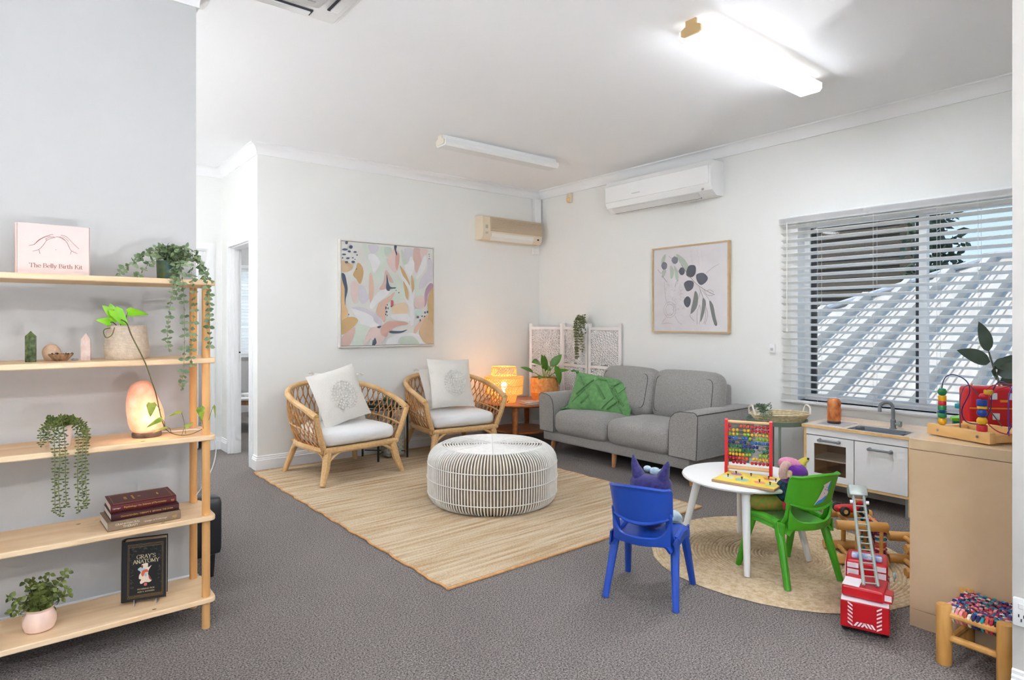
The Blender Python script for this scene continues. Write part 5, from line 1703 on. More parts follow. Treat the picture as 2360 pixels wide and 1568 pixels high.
# lily in a woven basket
BASK = mk('banana_basket', (204, 132, 66), 0.8, col2=(228, 168, 104), vscale=30, bump=0.6, bscale=90)
BASK2 = mk('banana_basket_low', (214, 132, 60), 0.8, var=0.1, vscale=30, bump=0.5, bscale=90)
ly = thing('peace_lily', 'green broad-leaf plant in an orange woven basket on the side table', 'plant', (4.56, 5.12, 0.449))
prof = []
for i in range(41):
    t = i / 40
    prof.append((0.135 + 0.028 * sin(min(1, t * 1.5) * pi / 2) - 0.012 * t + 0.002 * (i % 2), 0.004 + t * 0.24))
MB().lathe([(0, 0), (0.13, 0)] + prof[:14], 40).build('basket_foot', BASK2, ly, 60)
MB().lathe(prof[13:] + [(0.14, 0.244), (0.135, 0.2), (0, 0.2)], 40).build('basket', BASK, ly, 60)
MB().lathe([(0, 0.215), (0.14, 0.212)], 20, cap=False).build('soil', SOIL, ly)
LILY = mk('lily_leaf', (64, 120, 20), 0.35, col2=(96, 150, 34), vscale=10, spec=0.6)
LSTEM = mk('lily_stem', (150, 168, 80), 0.5)
rd = random.Random(19)
specs = [((-0.14, -0.10, 0.40), (-0.75, -0.45, 0.22), 0.23, 0.10), ((-0.07, -0.09, 0.31), (-0.1, -0.2, 0.75), 0.2, 0.09), ((0.0, 0.02, 0.33), (0.1, 0.1, 0.9), 0.17, 0.085), ((0.07, -0.02, 0.36), (0.55, -0.35, 0.7), 0.19, 0.09),
         ((0.05, -0.12, 0.38), (0.05, -0.35, -0.75), 0.22, 0.11), ((0.12, -0.07, 0.30), (0.7, -0.55, 0.25), 0.14, 0.05), ((-0.1, -0.05, 0.27), (-0.6, -0.6, -0.05), 0.15, 0.05), ((0.05, -0.1, 0.29), (0.5, -0.6, 0.4), 0.13, 0.06),
         ((-0.02, -0.1, 0.26), (-0.3, -0.8, 0.1), 0.13, 0.055), ((-0.12, 0.05, 0.3), (-0.7, 0.2, 0.4), 0.16, 0.07), ((0.1, 0.06, 0.3), (0.6, 0.5, 0.5), 0.15, 0.07)]
sm = MB()
for (b, d, L, Wd) in specs:
    leafobj('leaf', ly, b, d, L, Wd, LILY, (0.1, -0.8, 0.8), heart=0, curl=0.18, fold=0.22, n=8)
    sm.tube(catmull([(b[0] * 0.25, b[1] * 0.25, 0.205), (b[0] * 0.6, b[1] * 0.6, 0.21 + (b[2] - 0.21) * 0.7), b], 4), 0.004, 5)
sm.build('leaf_stem', LSTEM, ly)

# folding screen with carved panels
SCW = mk('screen_white', (240, 234, 230), 0.55)
sc = thing('folding_screen', 'white carved folding screen standing in the corner behind the sofa', 'screen', (0, 0, 0))
def screen_panel(p0, p1):
    p0 = Vector((p0[0], p0[1], 0)); p1 = Vector((p1[0], p1[1], 0))
    d = (p1 - p0); W = d.length; a = math.atan2(d.y, d.x)
    M = T(p0.x, p0.y, 0, rz=a)
    mb = MB()
    for x in (0, W - 0.032):
        mb.box(x, x + 0.032, -0.011, 0.011, 0, 1.285, M)
    for z in (0.06, 0.50 - 0.15, 0.80, 1.215):
        mb.box(0.032, W - 0.032, -0.009, 0.009, z, z + 0.032, M)
    fr = mb.build('panel_frame', SCW, sc, 0)
    for (z0, z1) in ((0.382, 0.80), (0.832, 1.215)):
        mb = MB()
        cx, cz = W / 2, (z0 + z1) / 2
        ring = 0
        r = 0.016
        while r < 0.36:
            n = max(6, int(2 * pi * r / 0.034))
            for k in range(n):
                q = 2 * pi * (k + 0.5 * (ring % 2)) / n
                x, z = cx + r * cos(q), cz + r * sin(q)
                if 0.036 < x < W - 0.036 and z0 + 0.004 < z < z1 - 0.004:
                    L, Wd = 0.0155, 0.0115
                    er, et = Vector((cos(q), 0, sin(q))), Vector((-sin(q), 0, cos(q)))
                    pts = []
                    for j in range(8):
                        b = 2 * pi * j / 8
                        pts.append(Vector((x, 0, z)) + er * (L * cos(b)) + et * (Wd * sin(b) * (1 - 0.3 * cos(b))))
                    mb.tube(pts, 0.0062, 4, closed=True, M=M)
            r += 0.029
            ring += 1
        mb.build('carved_panel', SCW, fr, 60)['kind'] = 'stuff'
    return fr
screen_panel((4.905, 5.19), (4.72, 5.56))
screen_panel((4.905, 5.19), (4.865, 4.755))
screen_panel((4.865, 4.74), (4.92, 4.325))
hp_t = thing('hanging_plant', 'small trailing plant in a pale pot hooked on the folding screen', 'plant', (4.83, 4.79, 1.19))
MB().lathe([(0, 0), (0.035, 0), (0.045, 0.09), (0.04, 0.09), (0, 0.08)], 16).build('pot', WHITE, hp_t)
MB().tube([(0.0, 0, 0.08), (0.045, 0, 0.10), (0.055, 0, 0.06)], 0.003, 6).build('hook', WHITE, hp_t)
mb = MB()
rd = random.Random(41)
for k in range(26):
    a = rd.uniform(0, 6.28)
    r = rd.uniform(0.03, 0.085)
    dz = rd.choice((-0.05, -0.1, -0.2, -0.3, -0.36, 0.02)) if k < 20 else 0.06
    r2 = r * 0.9
    xx = -abs(r2 * cos(a)) - 0.02 if dz < -0.04 else r2 * cos(a)
    yy = r2 * sin(a) + (0.02 if k % 3 else 0.03)
    strand(mb, [(0, 0, 0.08), (xx * 0.6, yy * 0.7, 0.14 + rd.uniform(0, 0.05)), (xx, yy, 0.08), (xx, yy - 0.02, 0.08 + dz * 0.5), (xx + rd.uniform(-.015, .01), yy - 0.03 + rd.uniform(-.03, .03), 0.08 + dz)], rd, rd.uniform(0.016, 0.03), 0.022, 0.016, jit=2.5, droop=0.6)
mb.build('foliage', [mk('ivy_leaf', (78, 96, 58), 0.55, col2=(140, 138, 96), vscale=25), EUC2], hp_t)['kind'] = 'stuff'

# ------------------------------------------------------------------ sofa
def sofa_fabric():
    m, nt, N, L, b = base_mat('grey_marl')
    vec = obj_coord(nt, (1, 1, 1))
    n1 = N.new('ShaderNodeTexNoise'); n1.inputs['Scale'].default_value = 260; n1.inputs['Detail'].default_value = 3
    L.new(vec, n1.inputs['Vector'])
    rp = N.new('ShaderNodeValToRGB')
    rp.color_ramp.elements[0].position = 0.34; rp.color_ramp.elements[0].color = srgb(120, 117, 113)
    rp.color_ramp.elements[1].position = 0.68; rp.color_ramp.elements[1].color = srgb(176, 173, 169)
    L.new(n1.outputs['Fac'], rp.inputs['Fac']); L.new(rp.outputs[0], b.inputs['Base Color'])
    bp = N.new('ShaderNodeBump'); bp.inputs['Strength'].default_value = 0.3; bp.inputs['Distance'].default_value = 0.002
    L.new(n1.outputs['Fac'], bp.inputs['Height']); L.new(bp.outputs[0], b.inputs['Normal'])
    setin(b, 'Roughness', 0.95); setin(b, 'Sheen Weight', 0.3); setin(b, 'Specular IOR Level', 0.1)
    return m
SOF = sofa_fabric()
PIPE = mk('sofa_seam', (78, 76, 74), 0.9)
sf = thing('sofa', 'grey two seat fabric sofa against the right wall', 'sofa', (4.5, 3.77, 0), 0.0)
# local frame: front is -X, along Y
MB().rbox(-0.37, 0.335, -0.83, 0.89, 0.13, 0.225, 0.018, 3).build('base', SOF, sf)
MB().rbox(0.2, 0.335, -0.78, 0.53, 0.2, 0.765, 0.03, 3).build('back_frame', SOF, sf)
for s in (1, -1):
    # arm section in (y,z): sloped, rounded on the inside
    yo, yi = (0.91, 0.705) if s > 0 else (-0.93, -0.665)
    xe = 0.0 if s > 0 else 0.085
    sec = [(yo * 0.99, 0.225), (yo * 1.0, 0.40), (yo * 1.005, 0.565), (yo - s * 0.01, 0.588), (yo - s * 0.03, 0.596), (yi + s * 0.11, 0.592), (yi + s * 0.055, 0.575), (yi + s * 0.02, 0.54), (yi + s * 0.004, 0.49), (yi, 0.42), (yi, 0.225)]
    V = []
    xs = [(-0.405, 0.965), (-0.395, 1.0), (0.0, 1.0), (0.31 + xe, 1.0), (0.328 + xe, 0.985), (0.335 + xe, 0.96)]
    cyy = (yo + yi) / 2
    for (x, k_) in xs:
        for (y, z) in sec:
            V.append((x, cyy + (y - cyy) * k_, 0.41 + (z - 0.41) * k_))
    k = len(sec)
    F = [(i * k + j, i * k + (j + 1) % k, (i + 1) * k + (j + 1) % k, (i + 1) * k + j) for i in range(len(xs) - 1) for j in range(k)]
    F += [tuple(range(k)), tuple(range(len(xs) * k - 1, (len(xs) - 1) * k - 1, -1))]
    if s > 0:
        F = [tuple(reversed(f)) for f in F]
    ar = MB().add(V, F).build('arm', SOF, sf, 50)
    # piping along the front edge and the outer top edge
    MB().tube([(-0.398, y, z) for (y, z) in [(cyy + (q[0] - cyy) * 1.0, 0.41 + (q[1] - 0.41) * 1.0) for q in sec]], 0.0032, 5).build('piping', PIPE, ar)
    MB().tube([(-0.398, yo * 1.003, 0.578), (0.33 + xe, yo * 1.003, 0.578)], 0.003, 5).build('piping', PIPE, ar)
for s in (1, -1):
    y0 = 0.3625 if s > 0 else -0.3225
    cu = MB().soft(0.70, 0.678, 0.225, 0.075, (0.02, 0.004, 0.025), 10, T(-0.065, y0, 0.33)).build('seat_cushion', SOF, sf, 70)
    MB().tube(catmull([(-0.15, s * 0.10 + y0, 0.452), (-0.1, s * 0.03 + y0, 0.452), (-0.05, y0 - s * 0.05, 0.455)], 4), 0.002, 4).build('seam', PIPE, cu)
    MM = T(0.115, 0.175 if s > 0 else -0.485, 0.645, ry=radians(14 if s > 0 else 10), rz=radians(-3 * s))
    bc = MB().soft(0.19, 0.66, 0.44, 0.085, (0.055, 0.012, 0.015), 11, MM).build('back_cushion', SOF, sf, 70)
    seam = []
    for i in range(60):
        a = 2 * pi * i / 60
        ca, sa = cos(a), sin(a)
        y = 0.285 * math.copysign(abs(ca) ** 0.35, ca)
        z = 0.165 * math.copysign(abs(sa) ** 0.35, sa)
        wv = 0.012 * sin(3 * a)
        bx = 0.095 + 0.055 * max(0, 1 - (y / 0.33) ** 2) * max(0, 1 - (z / 0.22) ** 2) - 0.012 * ((abs(y) / 0.29) ** 8 + (abs(z) / 0.17) ** 8)
        seam.append((-bx - 0.001, y, z + wv))
    MB().tube(seam, 0.0028, 5, closed=True, M=MM).build('seam', PIPE, bc)
for (x, y) in ((-0.3, -0.8), (-0.3, 0.8), (0.3, -0.8), (0.3, 0.8), (-0.3, 0.0)):
    MB().tube([(x, y, 0.135), (x * 1.05, y * 1.03, 0.0)], [0.026, 0.017], 10).build('leg', OAK, sf)
GRN = fabric('green_chenille', (94, 144, 88), (116, 162, 104), scale=160, bump=0.5, vscale=30, var=0.15)
GRND = mk('green_tuft', (98, 146, 88), 0.95, var=0.2, vscale=60, bump=0.6, bscale=200)
gp = thing('green_cushion', 'green rectangular lumbar cushion with tassels on the grey sofa', 'cushion', (4.39, 4.10, 0.60))
gp.rotation_euler = (radians(-24), radians(7), radians(-68))
W_, H_, T_ = 0.64, 0.38, 0.14
MB().pillow(W_, H_, T_, pinch=0.04, wr=0.005, seed=12).build('cover', GRN, gp, 70)
def gsurf(x, z):
    d = max(0, 1 - abs(2 * x / W_) ** 2.6) ** 0.55 * max(0, 1 - abs(2 * z / H_) ** 2.6) ** 0.55
    return Vector((x * 0.985, -d * T_ / 2 - 0.004, z * 0.985))
def raised(pts, r, mat, nm):
    P = []
    for i in range(len(pts) - 1):
        for j in range(10):
            t = j / 10
            P.append(gsurf(pts[i][0] * (1 - t) + pts[i + 1][0] * t, pts[i][1] * (1 - t) + pts[i + 1][1] * t))
    P.append(gsurf(*pts[-1]))
    MB().tube(P, r, 6, flat=0.5).build(nm, mat, gp, 60)
for pts, r, mt, nm in (([(-0.27, -0.13), (-0.06, 0.14), (0.03, 0.14), (0.26, -0.15)], 0.011, GRN, 'raised_band'), ([(-0.26, 0.14), (-0.02, -0.15)], 0.011, GRN, 'raised_band'), ([(0.26, 0.15), (0.04, -0.15)], 0.011, GRN, 'raised_band'),
                       ([(-0.24, -0.05), (-0.10, 0.12)], 0.017, GRND, 'tufted_band'), ([(0.10, 0.10), (0.25, -0.08)], 0.017, GRND, 'tufted_band'), ([(-0.05, 0.07), (0.06, -0.05)], 0.02, GRND, 'tufted_band'), ([(0.16, 0.15), (0.09, 0.06)], 0.015, GRND, 'tufted_band'),
                       ([(-0.17, -0.13), (-0.10, -0.04)], 0.016, GRND, 'tufted_band'), ([(0.10, -0.14), (0.2, -0.04)], 0.016, GRND, 'tufted_band')):
    raised(pts, r, mt, nm)
for (sx, sz) in ((-1, -1), (1, -1), (-1, 1), (1, 1)):
    x, z = sx * W_ / 2 * 0.98, sz * H_ / 2 * 0.98
    mb = MB().ball((x, 0, z), 0.018, 8)
    rd = random.Random(int(sx * 3 + sz))
    for k in range(22):
        a = rd.uniform(0, 6.28); q = rd.uniform(0.004, 0.02)
        mb.tube([(x, 0, z), (x + sx * 0.028 + q * cos(a), -0.008 + q * sin(a), z + sz * 0.012 - 0.004), (x + sx * 0.048 + q * cos(a), -0.01 + q * sin(a), z + sz * 0.014 - 0.02)], 0.0045, 4)
    mb.build('tassel', GRND, gp)

# ------------------------------------------------------------------ pictures
def mkflat(c):
    nm = 'paint_%d_%d_%d' % c
    return bpy.data.materials.get(nm) or mk(nm, c, 0.6, var=0.035, vscale=9, bump=0.25, bscale=60, stretch=(1, 1, 1))
def paint_layer(name, parent, shapes, mapf, M, smooth_n=5, step=0.00012, base=0.0003):
    mats, idx = [], {}
    mb = MB()
    for i, (c, pts) in enumerate(shapes):
        if c not in idx:
            idx[c] = len(mats); mats.append(mkflat(c))
        if len(pts) == 1:
            x, y, rx, ry = pts[0]
            q = [mapf(x + rx * cos(2 * pi * k / 10) * (1 + 0.15 * sin(3 * k)), y + ry * sin(2 * pi * k / 10)) for k in range(10)]
        else:
            q = [(p.x, p.y) for p in catmull([(*mapf(*p), 0) for p in pts], smooth_n, True)]
        q = [(min(0.9995, max(0.0005, a)), min(0.9995, max(0.0005, b))) for a, b in q]
        mb.prism(q, base + i * step, base + i * step + 0.0002, M, idx[c])
    return mb.build(name, mats, parent, 0)
pa = thing('abstract_painting', 'large square abstract painting in soft pinks and greens in a pale frame', 'painting', (2.92, YB - 0.004, 1.573))
PW, PH = 1.045, 1.03
PALEF = mk('pale_float_frame', (226, 222, 214), 0.5)
FBACK = mk('dark_canvas_edge', (110, 102, 94), 0.7)  # dark backing visible in the gap round the canvas
for (x0, x1, z0, z1) in ((-PW / 2, -PW / 2 + 0.012, -PH / 2, PH / 2), (PW / 2 - 0.012, PW / 2, -PH / 2, PH / 2), (-PW / 2 + 0.012, PW / 2 - 0.012, -PH / 2, -PH / 2 + 0.012), (-PW / 2 + 0.012, PW / 2 - 0.012, PH / 2 - 0.012, PH / 2)):
    MB().box(x0, x1, -0.045, 0, z0, z1).build('frame_bar', PALEF, pa, 0)
MB().box(-PW / 2 + 0.012, PW / 2 - 0.012, -0.03, -0.01, -PH / 2 + 0.012, PH / 2 - 0.012).build('frame_back', FBACK, pa, 0)
cw, ch = PW - 0.032, PH - 0.032
MB().box(-cw / 2, cw / 2, -0.041, -0.012, -ch / 2, ch / 2).build('canvas', mk('canvas_ground', (222, 221, 215), 0.7, var=0.03, vscale=5, bump=0.2, bscale=120), pa, 0)
def pm(x, y):
    s = (x - 47) / 1278.0
    # undo the foreshortening of the sketch
    s2 = s * 1.0 / (1.0 + 0.0 * s)
    top, bot = 25 + 105 * s, 1500 - 30 * s
    return (s2, 1 - (y - top) / (bot - top))
PG, LI, SA, PI1, PI2, WH, OC, TN, SL, MA, MI, PE, RO = (212, 221, 209), (211, 207, 214), (199, 211, 196), (224, 202, 196), (214, 184, 174), (230, 229, 230), (203, 170, 120), (210, 182, 148), (82, 92, 112), (188, 152, 172), (199, 221, 212), (222, 188, 168), (212, 170, 158)
P3, OR = (228, 204, 174), (224, 186, 138)
shapes = [
    (PG, [(330, 60), (520, 100), (700, 110), (720, 200), (640, 330), (560, 500), (470, 640), (400, 520), (380, 300)]), (PG, [(560, 500), (760, 470), (880, 620), (900, 800), (780, 880), (640, 720), (560, 620)]),
    (LI, [(400, 80), (530, 90), (520, 170), (440, 200)]), (SA, [(620, 110), (700, 115), (720, 170), (690, 240), (640, 240), (610, 170)]),
    (PI1, [(660, 250), (750, 130), (820, 180), (830, 280), (800, 420), (760, 470), (690, 400), (650, 300)]), (RO, [(770, 230), (815, 190), (825, 290), (795, 430), (770, 380)]), (SA, [(850, 140), (900, 200), (940, 330), (880, 350), (855, 250)]),
    (PI2, [(1030, 130), (1140, 140), (1190, 220), (1120, 380), (1070, 470), (1030, 330)]), (PI1, [(1130, 140), (1240, 140), (1240, 180), (1170, 330), (1140, 250)]), (LI, [(900, 130), (1020, 140), (1010, 240), (940, 320), (900, 220)]),
    (PG, [(1040, 560), (1180, 520), (1240, 620), (1180, 780), (1060, 800), (1030, 700)]),
    (WH, [(390, 220), (480, 210), (550, 300), (540, 380), (470, 470), (430, 340)]), (WH, [(900, 370), (950, 330), (990, 240), (1040, 330), (1030, 440), (980, 520), (920, 450)]), (WH, [(1180, 240), (1220, 250), (1210, 400), (1080, 560), (1080, 500)]),
    (LI, [(1240, 280), (1310, 300), (1310, 560), (1250, 600), (1200, 660), (1110, 700), (1130, 560), (1240, 420)]),
    (TN, [(50, 300), (180, 350), (190, 410), (120, 460), (50, 450)]), (OC, [(260, 330), (320, 390), (330, 500), (290, 630), (240, 560), (195, 500), (230, 420)]), (OC, [(830, 370), (900, 450), (970, 610), (950, 640), (880, 520)]),
    (OC, [(1000, 500), (1035, 600), (1035, 740), (1010, 740), (995, 600)]), (OC, [(880, 590), (930, 660), (955, 780), (935, 870), (905, 760)]), (OR, [(50, 570), (85, 620), (90, 900), (130, 1030), (100, 1120), (50, 1150)]),
    (OC, [(50, 1150), (180, 1090), (260, 1140), (190, 1240), (50, 1340)]), (PI1, [(180, 600), (250, 600), (270, 750), (230, 900), (180, 830), (165, 700)]), (LI, [(270, 660), (330, 650), (380, 750), (410, 830), (320, 910), (270, 820)]),
    (PE, [(410, 500), (440, 490), (465, 620), (465, 780), (430, 900), (405, 780)]), (PI2, [(545, 700), (600, 600), (630, 430), (700, 520), (740, 610), (690, 600), (660, 560), (640, 700)]), (WH, [(460, 830), (560, 720), (700, 700), (640, 800), (520, 900), (440, 980), (415, 930)]),
    (PE, [(540, 900), (640, 830), (760, 740), (700, 860), (640, 930), (620, 1160), (560, 1100), (500, 1030)]), (P3, [(730, 930), (820, 900), (920, 900), (940, 1030), (800, 1050), (730, 1040)]), (WH, [(720, 1060), (930, 1050), (970, 1150), (800, 1140), (720, 1110)]),
    (LI, [(180, 960), (330, 960), (500, 1050), (570, 1130), (580, 1200), (540, 1210), (450, 1120), (300, 1030)]), (WH, [(170, 980), (300, 1010), (440, 1080), (480, 1160), (540, 1210), (450, 1240), (340, 1240), (250, 1100)]),
    (PG, [(250, 1200), (440, 1250), (400, 1400), (300, 1490), (190, 1490), (220, 1330)]), (PI1, [(420, 1250), (560, 1260), (620, 1380), (540, 1490), (500, 1490), (420, 1400), (360, 1480), (330, 1480)]),
    (RO, [(560, 1260), (640, 1170), (760, 1150), (930, 1170), (930, 1200), (780, 1230), (680, 1300), (640, 1370), (570, 1340)]), (PI2, [(50, 1380), (200, 1240), (220, 1300), (150, 1490), (50, 1500)]),
    (WH, [(680, 1390), (900, 1320), (1100, 1340), (1180, 1450), (1230, 1470), (1090, 1475), (760, 1480), (640, 1490)]), (SA, [(820, 1400), (900, 1365), (1010, 1365), (1090, 1430), (1090, 1475), (830, 1480)]),
    (OC, [(1325, 670), (1270, 760), (1240, 900), (1250, 1050), (1290, 1180), (1325, 1220)]), (TN, [(1220, 1060), (1260, 1110), (1325, 1230), (1325, 1470), (1240, 1470), (1180, 1440), (1110, 1320), (1150, 1200)]), (PE, [(1030, 1310), (1050, 1240), (1160, 1120), (1210, 1080), (1120, 1240), (1060, 1320)]),
    (MA, [(1320, 630), (1270, 620), (1210, 700), (1190, 800), (1190, 950), (1225, 880), (1250, 760), (1320, 670)]), (PI1, [(1070, 810), (1180, 810), (1185, 950), (1110, 975), (1040, 940), (1050, 860)]), (MI, [(1040, 985), (1130, 990), (1160, 1030), (1100, 1070), (1040, 1050)]),
    (WH, [(840, 490), (920, 570), (980, 680), (1000, 780), (1035, 700), (1040, 780), (1020, 900), (1040, 980), (1030, 1180), (980, 1200), (970, 1000), (890, 830), (900, 800), (960, 870), (960, 720), (900, 620)]),
    (SL, [(50, 480), (90, 500), (115, 620), (125, 720), (100, 840), (95, 930), (88, 860), (90, 700), (60, 590)]), (SL, [(750, 85), (785, 90), (775, 150), (790, 190), (780, 225), (750, 130)]), (SL, [(645, 490), (670, 610), (700, 670), (770, 675), (760, 690), (690, 695), (680, 725), (640, 705), (640, 600)]),
    (SL, [(480, 1385), (505, 1450), (480, 1490), (445, 1490)]), (SL, [(690, 1290), (760, 1290), (850, 1290), (935, 1270), (870, 1310), (770, 1325), (690, 1315)]), (SL, [(510, 1235), (540, 1220), (570, 1220), (545, 1250)]), ((198, 104, 104), [(705, 860), (735, 870), (735, 930), (705, 940)]),
]
for (x, y, rx, ry) in ((110, 50, 18, 22), (165, 110, 24, 26), (90, 145, 36, 14), (145, 172, 20, 14), (220, 180, 22, 12), (245, 222, 9, 12), (78, 215, 26, 12), (125, 268, 22, 13), (190, 262, 12, 8), (110, 325, 20, 16), (195, 320, 22, 18), (218, 284, 8, 6), (60, 265, 10, 12),
                       (650, 922, 8, 10), (632, 965, 10, 22), (660, 970, 8, 16), (640, 1020, 14, 14), (627, 1055, 8, 14), (648, 1070, 7, 10), (812, 750, 8, 9), (772, 718, 7, 6), (705, 945, 8, 10), (1195, 1030, 13, 18), (1232, 1022, 14, 18), (1090, 1095, 16, 16), (1150, 1082, 10, 12),
                       (1187, 1085, 10, 12), (1124, 1138, 9, 18), (1257, 210, 6, 9), (1259, 238, 5, 8), (1257, 270, 8, 9), (238, 420, 6, 8), (136, 1058, 6, 12)):
    shapes.append((SL, [(x, y, rx, ry)]))
# painting faces -Y: local (s,t) -> x,z
paint_layer('brush_strokes', pa, shapes, pm, Matrix.Translation((-cw / 2, -0.0411, -ch / 2)) @ Matrix(((cw, 0, 0, 0), (0, 0, -1, 0), (0, ch, 0, 0), (0, 0, 0, 1))))

pb = thing('botanical_print', 'square gum leaf print in a thin timber frame on the right wall above the sofa', 'painting', (XR - 0.003, 3.497, 1.613))
QW, QH = 0.845, 0.825
FRM = wood('ash_frame', (196, 164, 122), (212, 184, 144), (10, 2, 10), 1, 0.5)
for (y0, y1, z0, z1) in ((-QW / 2, -QW / 2 + 0.014, -QH / 2, QH / 2), (QW / 2 - 0.014, QW / 2, -QH / 2, QH / 2), (-QW / 2 + 0.014, QW / 2 - 0.014, -QH / 2, -QH / 2 + 0.014), (-QW / 2 + 0.014, QW / 2 - 0.014, QH / 2 - 0.014, QH / 2)):
    MB().box(-0.035, 0, y0, y1, z0, z1).build('frame_bar', FRM, pb, 0)
qw, qh = QW - 0.028, QH - 0.028
MB().box(-0.024, -0.01, -qw / 2, qw / 2, -qh / 2, qh / 2).build('paper', mk('print_paper', (226, 223, 226), 0.6), pb, 0)
def qm(x, y):
    s = (x - 510) / 582.0
    top, bot = 806 - 66 * s, 1448 + 6 * s
    return (s, 1 - (y - top) / (bot - top))
LG, DS, DL, MS, PK = (186, 198, 182), (92, 92, 106), (126, 130, 126), (128, 126, 138), (222, 208, 210)
qs = [((228, 222, 224), [(545, 835), (1040, 795), (1045, 1400), (545, 1395)]),
      (LG, [(700, 835), (760, 870), (800, 940), (805, 1030), (760, 950), (720, 890)]), (LG, [(650, 930), (680, 960), (672, 1020), (652, 1025)]), (LG, [(682, 930), (715, 980), (712, 1050), (692, 1020)]), (LG, [(580, 870), (612, 838), (602, 900), (575, 930)]), (LG, [(590, 970), (618, 965), (602, 1010), (580, 1022)]),
      (MS, [(600, 930, 25, 32)]), (MS, [(688, 885, 26, 30)]), (DS, [(745, 972, 24, 32)]), (DS, [(800, 930), (850, 930), (852, 990), (820, 1020), (780, 1000)]), (DS, [(860, 1000), (910, 985), (945, 1020), (935, 1055), (895, 1082), (865, 1050)]), (DS, [(765, 1065), (800, 1045), (838, 1060), (830, 1110), (790, 1132), (768, 1100)]), (DS, [(762, 1200), (790, 1172), (815, 1195), (810, 1240), (788, 1260), (765, 1235)]),
      (DL, [(850, 1130), (872, 1170), (862, 1260), (815, 1310), (835, 1200)]), (DL, [(910, 1185), (930, 1230), (915, 1320), (890, 1375), (900, 1270)]), (DL, [(958, 1208), (985, 1240), (1002, 1330), (1015, 1397), (995, 1397), (970, 1300)])]
Mq = Matrix.Translation((-0.0242, qw / 2, -qh / 2)) @ Matrix(((0, 0, -1, 0), (-qw, 0, 0, 0), (0, qh, 0, 0), (0, 0, 0, 1)))
paint_layer('printed_leaves', pb, qs, qm, Mq)
mb = MB()
for pts, r in (([(740, 920), (820, 1030), (880, 1090), (940, 1130), (995, 1160)], 0.0022), ([(880, 1095), (900, 1150), (915, 1200)], 0.0016), ([(930, 990), (980, 945), (1030, 915)], 0.001), ([(895, 1120), (860, 1230), (810, 1320), (845, 1370)], 0.0014), ([(885, 1240), (865, 1300), (865, 1395)], 0.0013), ([(885, 1240), (893, 1310), (880, 1395)], 0.0013),
               ([(935, 1260), (945, 1320), (925, 1395)], 0.0013), ([(930, 1200), (930, 1330), (915, 1390)], 0.0012), ([(900, 1120), (950, 1190), (975, 1240)], 0.0013), ([(940, 1130), (960, 1120), (990, 1140)], 0.0016), ([(915, 1115), (940, 1160), (985, 1165)], 0.0014), ([(580, 1010), (625, 1060)], 0.0018), ([(600, 1060), (610, 1180), (625, 1220)], 0.0008),
               ([(690, 1330), (720, 1380), (745, 1392)], 0.001), ([(620, 1335), (590, 1370), (580, 1395)], 0.001), ([(690, 1100), (700, 1060), (720, 1040)], 0.0014), ([(585, 1390), (620, 1385), (665, 1390)], 0.001), ([(545, 960), (575, 990), (600, 940)], 0.0014), ([(640, 850), (660, 870), (690, 850)], 0.0014)):
    P = [Mq @ Vector((*qm(*p), 0.0012)) for p in pts]
    mb.tube(catmull(P, 4), r, 4)
for rx, ry in ((50, 62), (34, 46)):
    mb.tube([Mq @ Vector((*qm(646 + rx * cos(2 * pi * k / 24), 1280 + ry * sin(2 * pi * k / 24)), 0.0012)) for k in range(24)], 0.001, 4, closed=True)
rd = random.Random(77)
for k in range(60):
    x, y = rd.uniform(600, 760), rd.uniform(1060, 1330)
    P = [Mq @ Vector((*qm(x + q * rd.uniform(6, 12), y + q * rd.uniform(-10, 10)), 0.0012)) for q in range(3)]
    mb.tube(P, 0.0006, 3)
for x0 in (810, 860, 890):
    for k in range(9):
        y = 820 + k * 14
        P = [Mq @ Vector((*qm(x0 + k * 2 + s * 12, y - 10), 0.0012)) for s in (0, 1)]
        mb.tube([Mq @ Vector((*qm(x0 + k * 2, y), 0.0012)), P[1]], 0.0006, 3)
mb.build('ink_lines', mk('print_ink', (150, 132, 130), 0.6), pb, 0)
MB().box(-0.0275, -0.0265, -qw / 2, qw / 2, -qh / 2, qh / 2).build('glazing', glass_mat('picture_glass', (1, 1, 1), 0.03), pb, 0)
# ================================================================== PLAY CORNER
# childrens table
wt = thing('childrens_table', 'low round white childrens table on four splayed legs', 'table', (3.177, 1.90, 0.011))
MB().lathe([(0, 0.412), (0.31, 0.412), (0.326, 0.418), (0.33, 0.426), (0.326, 0.434), (0.315, 0.437), (0, 0.437)], 64).build('table_top', WHITE, wt)
for (fx, fy) in ((-0.286, -0.194), (0.175, -0.286), (0.288, 0.194), (-0.177, 0.286)):
    MB().tube([(fx * 0.70, fy * 0.70, 0.413), (fx, fy, 0.0)], [0.023, 0.0155], 14).build('leg', WHITE, wt)
    MB().lathe([(0, 0.395), (0.04, 0.398), (0.045, 0.412), (0, 0.413)], 16, T(fx * 0.70, fy * 0.70, 0)).build('leg_bracket', WHITE, wt)

